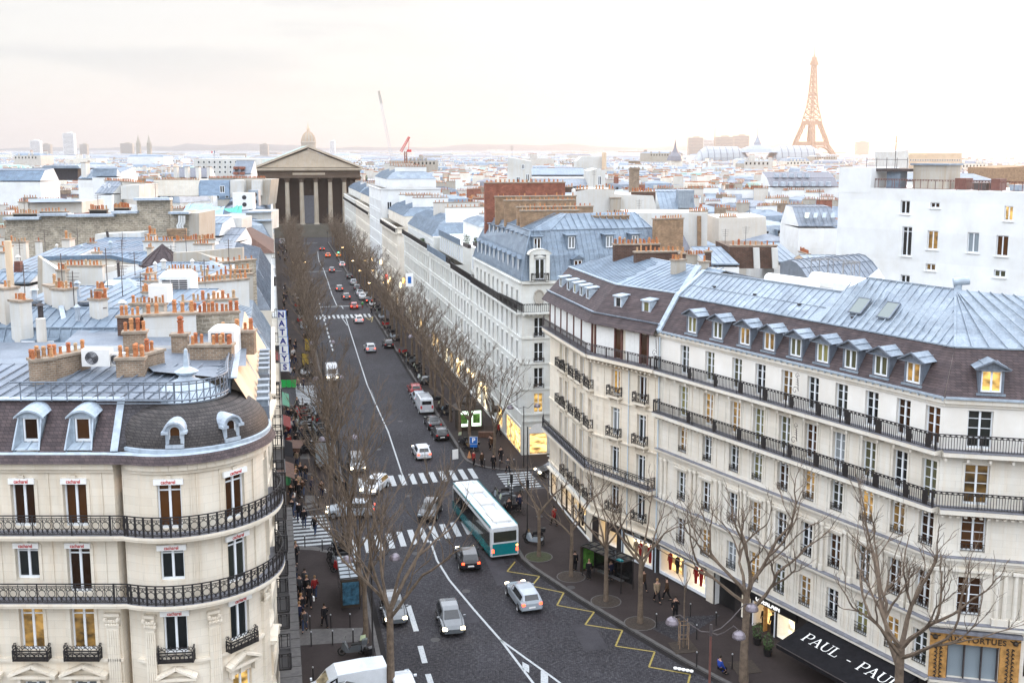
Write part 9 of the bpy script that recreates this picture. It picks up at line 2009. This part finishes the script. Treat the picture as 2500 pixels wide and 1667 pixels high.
rp=[((1845,800),'cloth_brown','walk','by the corner shop windows'),((1905,680),'cloth_red','walk','at the lit windows of the corner building'),((1862,962),'cloth_black','stand','between the motorcycles and the corner kerb'),((1835,790),'cloth_grey','stand','near the lit kiosk'),((1980,990),'cloth_grey','walk','stepping onto the right side crossing'),((1922,900),'cloth_black','stand','under the mushroom lamp'),((1768,935),'cloth_brown','stand','behind the parked cycle at the corner'),((1700,930),'cloth_red','stand','next to the parking sign'),((1990,1330),'cloth_black','stand','by the corner traffic light'),((2075,1300),'cloth_navy','stand','beside the black bicycle at the corner')]
for (a,b_),c,po,wh in rp: x,y=zsp(a,b_); person(x,y,R.uniform(0,6),po,c,wh,'people on the right corner')
for (a,b_),c,po,wh,hr in (((405,490),'cloth_black','stand','between the trees on the right pavement','hair_dark'),((540,575),'cloth_black','stand','in front of the green poster of the bus shelter','hair_fair'),((745,585),'cloth_navy','stand','holding a sheet under the bus shelter','hair_dark'),((1365,955),'cloth_black','phone','alone on the right pavement','hair_dark'),((1190,790),'cloth_beige','walk','passing the lit clothes shop','hair_fair'),((1285,770),'cloth_brown','stride','in front of the lit shop door','hair_dark'),((1060,680),'cloth_brown','walk','behind the bus shelter','hair_dark'),((205,60),'cloth_red','walk','by the first lit window of the shuttered building','hair_dark'),((1790,1490),'cloth_blue','sit','beside the lamp post','hair_dark')):
 x,y=zrp(a,b_); person(x,y,R.uniform(0,6) if po!='phone' else math.pi*1.5,po,c,wh,'people on the right pavement',hr)
# ================= STREET FURNITURE =================
def bollard(x,y,lab,grp):
 k='bollard'
 if k not in TP:
  b=MB(); b.tube((0,0,0),(0,0,1.0),.045,n=7); b.tube((0,0,.85),(0,0,.9),.055,n=7); a=b.build('post','iron',link=False); b=MB(); b.ball((0,0,1.05),.06,8); c=b.build('knob','silver_metal',link=False); TP[k]=(a,c)
 t=thing('bollard',lab,'bollard',(x,y,.13),0,grp)
 for q in TP[k]: c=q.copy(); col.objects.link(c); c.parent=t
for fn,pts,lab,grp in ((ztp,((318,452),(460,482),(580,502)),'iron bollard on the kerb by the left side crossing','bollards by the left side crossing'),(ztp,((360,1130),(530,1118),(688,1112)),'iron bollard above the paler paving band','bollards above the paving band'),(ztp,((370,1262),(545,1252),(713,1242),(385,1560)),'iron bollard below the paler paving band','bollards below the paving band'),
  (zsp,((295,1270),(428,1270),(547,1260)),'iron bollard on the corner kerb before the side street','bollards on the left corner'),(zsp,((300,430),(392,400),(463,380),(335,240),(455,220)),'iron bollard around the small left crossing','bollards by the small crossing'),(zsp,((1700,930),(1790,950),(1915,960),(2030,950),(1980,1110),(2080,1110),(2200,1110),(1580,800)),'iron bollard around the right corner kerb','bollards on the right corner'),
  (zrp,((1185,1035),(1510,935),(1755,1020),(1570,1145),(1570,1410),(1910,1430)),'iron bollard around the sett paving on the right','bollards on the right pavement')):
 for a,b_ in pts: x,y=fn(a,b_); bollard(x,y,lab,grp)
def ball_shade(par,c,lit_=False):
 b=MB(); b.lathe([(.01,.32),(.16,.29),(.30,.17),(.37,0),(.37,-.07)],c,14); o=b.build('lamp_shade','lamp_hood' if not lit_ else 'iron_worn',par); b=MB(); b.lathe([(.34,-.06),(.24,-.14),(.02,-.18)],c,12); b.build('globe','lamp_glow' if lit_ else 'plastic_white',o)
lt=thing('street_lamp','tall three-armed street lamp with silver hooded globes at the right foreground kerb','street lamp',(*XY(49.27,22.55),0))
bx,by=XY(49.27,22.55); b=MB(); b.tube((bx,by,0),(bx,by,7.9),.075,.06,10); b.tube((bx,by,0),(bx,by,1.2),.13,.1,10); b.build('pole','pole_rust',lt); b=MB(); b.tube((bx,by,7.9),(bx,by,8.55),.09,.07,10); b.build('pole_top','iron_worn',lt)
for px,py in ((1641,1518),(1836,1485),(1804,1552)):
 z=8.2; q=P(px,py,z); c=Vector((q[0],q[1],z)); o=Vector((bx,by,8.1)); m=o.lerp(c,.5); b=MB(); b.path([o,o.lerp(c,.25)-Vector((0,0,.10)),m+Vector((0,0,.12)),o.lerp(c,.8)+Vector((0,0,.55)),c+Vector((0,0,.32))],.03,6); b.build('arm','iron_worn',lt); ball_shade(lt,tuple(c))
def lamp2(x,y,lab,grp,lit_=False,rot=0.0,h=7.0):
 t=thing('street_lamp',lab,'street lamp',(x,y,.1),0,grp); b=MB(); b.tube((x,y,.1),(x,y,h),.07,.05,7); b.tube((x,y,.1),(x,y,1.0),.12,.1,7); b.build('pole','iron',t)
 for sg in (-1,1):
  c=Vector((x+sg*1.5*math.cos(rot),y+sg*1.5*math.sin(rot),h-.1)); o=Vector((x,y,h-.1)); b=MB(); b.path([o,o.lerp(c,.35)-Vector((0,0,.12)),o.lerp(c,.7)+Vector((0,0,.35)),c+Vector((0,0,.3))],.028,5); b.build('arm','iron',t); ball_shade(t,tuple(c),lit_)
x,y=P(912,1668,.1); lamp2(x,y,'dark twin-globe street lamp among the nearest left trees','street lamps on the left',False,SA-.1,8.6)
for s_,t_,lt_ in ((96.9,5.4,0),(124,5.9,0),(148,6.3,0),(224,6.0,0),(262,6.0,1),(285,6.0,1)): x,y=XY(s_,t_); lamp2(x,y,'twin-globe street lamp %s on the left kerb'%('glowing far up' if lt_ else ['by the corner','by the motorcycle park','at the small crossing','before the far trees'][[96.9,124,148,224].index(s_)]),'street lamps on the left',bool(lt_),SA)
for i,(s_,t_,lt_) in enumerate(((104.9,25.6,0),(150,20.8,0),(216.5,20.8,1),(240,20.8,1),(262,20.8,1),(300,20.8,1))): x,y=XY(s_,t_); lamp2(x,y,['twin-globe lamp at the right corner pavement','unlit twin-globe lamp on the mid right kerb','lit twin-globe lamp at the far side street','lit twin-globe lamp second past the far side street','lit twin-globe lamp third past the far side street','lit twin-globe lamp nearest the temple'][i],'street lamps on the right',bool(lt_),SA)
def signal(x,y,lab,color,h=3.2,ang=0.0,tall=0):
 t=thing('traffic_light',lab,'traffic light',(x,y,.1)); b=MB(); b.tube((x,y,.1),(x,y,h+tall),.06,.05,7); b.build('pole','iron',t); b=MB(); b.box((x,y-.12,h-.1),(.28,.22,.85)); hd=b.build('signal_head','black_paint',t)
 for k,m_ in enumerate(('signal_red','amber','signal_green')):
  b=MB(); b.lathe([(.01,0),(.08,0)],(0,0,0),10); o=b.build('lens',m_ if m_==color else 'grille_dark',hd); o.rotation_euler=(rad(90),0,0); o.location=Vector((x,y-.24,h+.18-k*.27))-org(hd)
x,y=zsp(2010,1290); signal(x,y,'traffic light showing green at the right corner beside the bus','signal_green',3.4)
x,y=zsp(2140,1560); signal(x,y,'tall dark mast with a traffic light right of the bus','signal_red',5.6,0,5)
x,y=ztp(632,478); signal(x,y,'traffic light at the left end of the near zebra crossing','signal_green',2.9,0,1.5)
x,y=zsp(578,1255); signal(x,y,'traffic light showing red beside the left corner tree','signal_red',2.9)
x,y=XY(388,7.0); signal(x,y,'green traffic light before the temple, left','signal_green',4.6); x,y=XY(388,19.5); signal(x,y,'green traffic light before the temple, right','signal_green',4.6)
# parking sign, no-entry sign
x,y=zsp(1700,872); t=thing('parking_sign','square blue parking sign with a white letter on a pole at the right corner','sign',(x,y,.13)); zt_=PV(1160,1074,(x-1,y),(x+1,y))[1]; b=MB(); b.tube((x,y,.13),(x,y,zt_),.04,n=6); b.build('pole','silver_metal',t)
b=MB(); b.box((x,y-.05,zt_),(.82,.04,.80),0,0); b.box((x,y-.045,zt_),(.88,.03,.86),0,1); o=b.build('sign_panel',['sign_blue','letter_white'],t); text_mesh('letter','P',.72,'letter_white',o,(x,y-.08,zt_),rad(90),0,.005,bold=.02); b=MB(); b.box((x,y-.05,zt_-.62),(.80,.04,.32)); b.build('small_panel','sign_blue',t)
x,y=P(1341,1165,.1); t=thing('no_entry_sign','round red no-entry sign on a post at the right side street','sign',(x,y,.1)); b=MB(); b.tube((x,y,.1),(x,y,2.4),.03,n=6); b.build('pole','silver_metal',t); b=MB(); b.lathe([(.01,0),(.36,0)],(0,0,0),18); o=b.build('sign_panel','sign_red',t); o.rotation_euler=(rad(90),0,0); o.location=Vector((x,y-.05,2.5))-org(t); b=MB(); b.box((x,y-.07,2.5),(.5,.02,.12)); b.build('white_bar','letter_white',t)
x,y=zsp(1490,560); t=thing('round_sign','round white street clock face on a post by the white van','sign',(x,y,.13)); b=MB(); b.tube((x,y,.13),(x,y,2.9),.04,n=6); b.build('pole','iron',t); b=MB(); b.lathe([(.01,0),(.42,0)],(0,0,0),18); o=b.build('face','sign_white',t); o.rotation_euler=(rad(90),0,0); o.location=Vector((x,y-.06,3.1))-org(t)
# lit newspaper kiosk
kx_,ky_=XY(122.3,22.8); t=thing('news_kiosk','dark green newspaper kiosk with glowing poster panels and a domed roof','kiosk',(kx_,ky_,.13)); t.rotation_euler=(0,0,SA)
def kp(n_,b,m_,par=t): o=b.build(n_,m_); o.parent=par; return o
b=MB(); b.box((0,0,1.35),(3.0,2.2,2.7)); kp('cabin',b,'carved_black'); b=MB(); b.mesh([(-1.8,-1.4,2.7),(1.8,-1.4,2.7),(1.8,1.4,2.7),(-1.8,1.4,2.7),(-1.3,-.9,3.15),(1.3,-.9,3.15),(1.3,.9,3.15),(-1.3,.9,3.15)],[(0,1,5,4),(1,2,6,5),(2,3,7,6),(3,0,4,7),(4,5,6,7)]); b.lathe([(1.0,3.15),(.9,3.5),(.5,3.85),(.08,4.0),(.05,4.4)],(0,0,0),12); kp('roof',b,'carved_black')
for xx in (-.78,.78): b=MB(); b.box((xx,-1.12,1.5),(1.15,.04,1.9)); kp('lit_panel',b,'panel_light'); b=MB(); b.box((xx,-1.15,1.5),(.9,.03,1.2)); kp('poster',b,'poster_green')
# advertising column
x,y=z7p(620,1560); t=thing('poster_column','dark green cylindrical advertising column with a yellow poster','advertising column',(x,y,.13)); b=MB(); b.tube((x,y,.13),(x,y,3.2),.68,n=20); b.lathe([(.92,3.2),(.95,3.35),(.7,3.7),(.3,4.0),(.05,4.5)],(x,y,0),18); b.build('column','carved_black',t); b=MB(); b.lathe([(.70,.9),(.70,2.9)],(x,y,0),12,rad(200),rad(300)); b.build('poster','poster_yellow',t); b=MB(); b.lathe([(.70,1.3),(.70,2.9)],(x,y,0),8,rad(140),rad(195)); b.build('poster','sign_blue',t)
x,y=zsp(325,130); t=thing('poster_stand','dark framed yellow poster stand near the small left crossing','poster stand',(x,y,.13)); b=MB(); b.box((x,y,1.5),(1.25,.25,2.3)); b.box((x,y,.25),(.3,.2,.4)); b.build('frame','carved_black',t); b=MB(); b.box((x,y-.14,1.55),(1.05,.02,1.9)); b.build('poster','poster_yellow',t)
x,y=zsp(478,940); t=thing('advertising_panel','tall framed poster panel with pale green glass beside the motorcycles','poster panel',(x,y,.13)); b=MB(); b.box((x,y,1.7),(2.1,.3,2.7)); b.box((x,y,.2),(1.6,.25,.3)); b.build('frame','carved_black',t); b=MB(); b.box((x,y-.16,1.75),(1.8,.02,2.35)); b.build('glass','hall_glass',t)
# bus shelters
def shelter(label,cx_,cy_,ang,L,roofm,post,postside,h=2.5,w_=1.5):
 t=thing('bus_shelter',label,'bus shelter',(cx_,cy_,.13)); t.rotation_euler=(0,0,ang)
 def p_(n_,b,m_): o=b.build(n_,m_); o.parent=t; return o
 b=MB(); b.box((0,0,h),(L,w_,.06),0,0)
 for k in range(7): b.box((-L/2+k*L/6,0,h+.05),(.06,w_,.06),0,1)
 for k in (-.5,0,.5): b.box((0,k*w_,h+.05),(L,.06,.06),0,1)
 p_('roof',b,[roofm,'iron'])
 for k in (-L/2+.1,L/2-.1): 
  for d in (-w_/2+.1,w_/2-.1): b=MB(); b.tube((k,d,0),(k,d,h),.045,n=6); p_('post',b,'iron')
 b=MB(); b.box((0,w_/2-.08,1.3),(L-.3,.03,1.9)); p_('back_glass',b,'glass_car'); b=MB(); b.box((0,w_/2-.4,.48),(L*.6,.35,.06)); p_('bench',b,'silver_metal')
 b=MB(); xx=postside*(L/2+.05); b.box((xx,0,1.35),(.18,w_*.95,2.1)); p_('poster_case',b,'carved_black'); 
 for sg in (-1,1): b=MB(); b.box((xx+sg*.1,0,1.4),(.02,w_*.8,1.75)); p_('poster',b,post)
 return t
u0=Vector(XY(74.3,25.0)); sh=shelter('dark bus shelter with a gridded glass roof and a green poster, right pavement',u0.x,u0.y,math.atan2(-.78,.62),4.6,'glass_car','poster_green',-1)
b=MB(); b.box((1.9,-.5,2.58),(.5,.3,.12)); o=b.build('line_sign','paint_teal'); o.parent=sh
u1=Vector(XY(76.0,4.75)); sh=shelter('bus shelter with a pale gridded roof and a blue poster, left pavement',u1.x,u1.y,HEAD,4.4,'hall_glass','poster_blue',-1)
# green hoarding, bin, cones, parasol, planters
x,y=zsp(185,280); b=MB()
for k in range(3): b.box((x-.75+k*.75,y,.65),(.68,.06,1.0)); b.box((x-.75+k*.75,y,.1),(.5,.3,.06))
tag(b.build('green_hoarding','green_bright'),'bright green works barrier by the small left crossing','barrier')
x,y=zsp(180,1080); t=thing('litter_bin','green litter bin under the brown canopy on the left pavement','bin',(x,y,.13)); b=MB(); b.lathe([(.26,0),(.32,.9),(.34,.95),(.30,1.0),(.02,1.05)],(x,y,.13),12); b.build('bin_body','green_fence',t); b=MB(); b.lathe([(.345,.80),(.345,.86)],(x,y,.13),12); b.build('rim','iron',t)
x,y=zsp(205,960); t=thing('shop_canopy','square brown canopy over the left pavement before the side street','canopy',(x,y,.13)); b=MB(); b.box((x,y+.8,2.7),(2.3,3.2,.12)); b.box((x,y-.75,2.55),(2.3,.1,.35)); b.build('roof','awning_brown',t)
for dx in (-1.05,1.05): b=MB(); b.tube((x+dx,y-.7,.13),(x+dx,y-.7,2.6),.04,n=5); b.build('post','iron',t)
x,y=zsp(1665,860); t=thing('traffic_cone','orange folded cover leaning at the corner tree','cone',(x,y,.13)); b=MB(); b.lathe([(.24,0),(.05,.7),(.02,.75)],(x,y,.13),8); b.build('cone','amber' if 0 else 'terracotta',t)
x,y=zsp(1550,870); t=thing('advert_board','small white advertising board at the right corner kerb','board',(x,y,.13)); b=MB(); b.box((x,y,.65),(.7,.06,1.1),.5); b.build('panel','letter_white',t)
x,y=P(835,1800,.13); t=thing('parasol','brown ribbed parasol on a white frame in front of the delivery van','parasol',(x,y,.13)); b=MB(); n_=8
for k in range(n_): a0,a1=2*math.pi*k/n_,2*math.pi*(k+1)/n_; b.face([(x,y,3.3),(x+2*math.cos(a0),y+2*math.sin(a0),2.6),(x+2*math.cos(a1),y+2*math.sin(a1),2.6)])
b.build('canopy','dark_shopfront',t); b=MB()
for k in range(n_): a0,a1=2*math.pi*k/n_,2*math.pi*(k+1)/n_; b.tube((x,y,3.34),(x+2*math.cos(a0),y+2*math.sin(a0),2.64),.018,n=4); b.tube((x+1.1*math.cos(a0),y+1.1*math.sin(a0),2.96),(x+1.1*math.cos(a1),y+1.1*math.sin(a1),2.96),.025,n=4)
b.tube((x,y,.13),(x,y,3.4),.05,n=6); b.build('frame','frame_white',t)
for (a,b_,lb_) in ((2150,1190,'black clipped shrub in a pot left of the lit shop door'),(2250,1300,'black clipped shrub in a pot at the awning corner')):
 x,y=zrp(a,b_); t=thing('potted_shrub',lb_,'plant',(x,y,.13)); b=MB(); b.lathe([(.25,0),(.33,.5),(.30,.5)],(x,y,.13),10); b.build('pot','iron',t); b=MB()
 for k in range(260): d=Vector((R.gauss(0,1),R.gauss(0,1),R.gauss(0,1))).normalized(); c=Vector((x,y,1.15))+Vector((d.x*.38,d.y*.38,d.z*.6))*R.uniform(.7,1); b.face([c+Vector((R.uniform(-1,1),R.uniform(-1,1),R.uniform(-1,1)))*.09 for _ in range(3)])
 b.build('foliage','leaf_green',t)
x,y=zrp(1440,1430); b=MB()
for k in range(5): b.ball((x-.5+k*.25,y-.1*k,.2),.16,7,sz=.5)
tag(b.build('plastic_sheet','letter_white'),'crumpled white plastic sheeting in the gutter at the bus stop','litter')
x,y=P(1722,1300,.1)
# bicycle at the corner
def bicycle(x,y,ang,lab,c='iron'):
 t=thing('bicycle',lab,'bicycle',(x,y,.13)); t.rotation_euler=(0,0,ang)
 for xx in (-.52,.52): b=MB(); b.path([(xx+.33*math.cos(a*math.pi/8),0,.34+.33*math.sin(a*math.pi/8)) for a in range(16)],.018,4,closed=True); o=b.build('wheel','rubber'); o.parent=t
 b=MB(); P_=[(-.52,0,.34),(-.15,0,.85),(-.05,0,.32),(.38,0,.82),(.52,0,.34),(.36,0,1.0)]
 for i,j in ((0,1),(0,2),(1,2),(1,3),(2,3),(3,4),(3,5)): b.tube(P_[i],P_[j],.018,n=4)
 b.tube((.36,-.25,1.0),(.36,.25,1.0),.014,n=4); o=b.build('frame',c); o.parent=t; b=MB(); b.box((-.17,0,.93),(.24,.12,.05)); o=b.build('saddle','rubber'); o.parent=t
x,y=zsp(2080,1340); bicycle(x,y,.6,'black bicycle leaning near the corner traffic light'); x,y=zrp(760,600); bicycle(x,y,1.0,'dark bicycle behind the bus shelter post')
x,y=zsp(1800,690); t=thing('planter_box','low dark hedge box beside the kiosk, lit warm by the shops','planter',(x,y,.13)); b=MB(); b.box((x,y,.45),(1.8,.6,.6)); b.build('box','awning_brown',t)
# fix-up: people sign glow strips above the corner shops on the right row
for (a,b_) in ((1655,150),(1690,185),(1755,262),(1788,295),(1595,85),(1565,65)):
 s_,z=PT(650+a/3.357,860+b_/3.357,26.2); x,y=XY(s_,26.2); t=thing('shop_lamp','small glowing shop lantern on the right row facade','wall lamp',(x,y,z),0,'shop lanterns on the right row'); b=MB(); b.box((x,y,z),(.3,.3,.6)); b.build('lantern','strip_warm',t); b=MB(); b.box((x+.2,y+.05,z+.35),(.5,.06,.06),SA); b.build('bracket','iron',t)
for (a,b_,m_) in ((1750,520,'strip_warm'),(1775,480,'strip_warm'),(1925,560,'strip_warm'),(1965,500,'amber'),(1715,440,'tail_red'),(1640,230,'strip_warm'),(1515,190,'strip_warm')):
 s_,z=PT(650+a/5.8725,600+b_/5.8725,26.2); x,y=XY(s_,26.2); t=thing('shop_sign','glowing %s shop sign behind the right row trees'%('red' if 'red' in m_ else 'orange' if m_=='amber' else 'warm white'),'sign',(x,y,z),0,'glowing shop signs on the right row'); b=MB(); b.box((x,y,z),(.2,1.0,1.0)); b.build('sign_panel',m_,t)
x,y,z=D(1000,683,XY(150,26)[1]); t=thing('banner_sign','small white banner sign with a blue centre hanging on the right row','sign',(x,y,z)); b=MB(); b.box((x,y,z),(1.1,.08,2.0)); b.build('panel','letter_white',t); b=MB(); b.box((x,y-.05,z),(.5,.04,1.0)); b.build('emblem','sign_blue',t)
# ---------------- surface dirt that has a shape of its own, covers and drains
plain('iron_cover',(0.03,0.028,0.028),0.6,0.3,scale=20); paving('patch',(0.045,0.043,0.048),0.6); paving('gutter_dirt',(0.018,0.016,0.016),0.5)
pt=MB()
for s_,t_,a_,b_ in ((70,12.5,3.2,1.4),(76,16.4,6,1.6),(98,15.5,2.5,4),(99,9,1.6,2.2),(124,13,9,1.5),(150,16,12,1.3),(64,20,4,1.8),(135,10,5,1.2),(190,14,14,1.4),(93,17,2.2,1.2)):
 pt.face([(*p,0.004) for p in ccw(stp((s_,t_),(s_+a_,t_+.15),(s_+a_,t_+b_),(s_,t_+b_-.1)))])
struct(pt.build('road_patches','patch'))
gd=MB(); strip(gd,stp(*[(a,b-.22) for a,b in KR[1:]]),.42,.005)
for t_,a,b in ((6.42,46,82),(6.52,102,137),(6.82,156,396)): strip(gd,stp((a,t_),(b,t_)),.4,.005)
for a,b in ((113,214),(227,396)): strip(gd,stp((a,19.8),(b,19.8)),.4,.005)
struct(gd.build('gutter_channel','gutter_dirt'))
for i,(s_,t_) in enumerate(((68,10.2),(75.5,13.8),(84,11),(99,12.3),(116,11),(74,21.9),(90,23.5),(66,28.5),(108,3),(128,15))):
 x,y=XY(s_,t_); b=MB(); z=.15 if (t_>20.5 or t_<6) else .008; b.lathe([(.34,z),(.001,z+.004)],(x,y,0),14); o=b.build('manhole_cover','iron_cover'); struct(o)
# ---------------- labels: things that look alike are told apart by their order from the viewer
ordn=['nearest','second nearest','third nearest','fourth nearest','fifth nearest','sixth nearest','seventh nearest','eighth nearest','ninth nearest','tenth nearest']+['%dth nearest'%k if k not in (21,22,23,31,32,33) else '%d%s nearest'%(k,{1:'st',2:'nd',3:'rd'}[k%10]) for k in range(11,60)]
bpy.context.view_layer.update()
byl={}
for o in bpy.data.objects:
 if o.parent is None and 'label' in o and o.users_collection: byl.setdefault(o['label'],[]).append(o)
for lb_,os_ in byl.items():
 if len(os_)>1:
  def key(o):
   l=o.location; return (l.y if l.length>0.01 else min((v.co.y for v in o.data.vertices),default=0))
  os_.sort(key=key)
  for k,o in enumerate(os_): o['label']=lb_+', '+ordn[k]
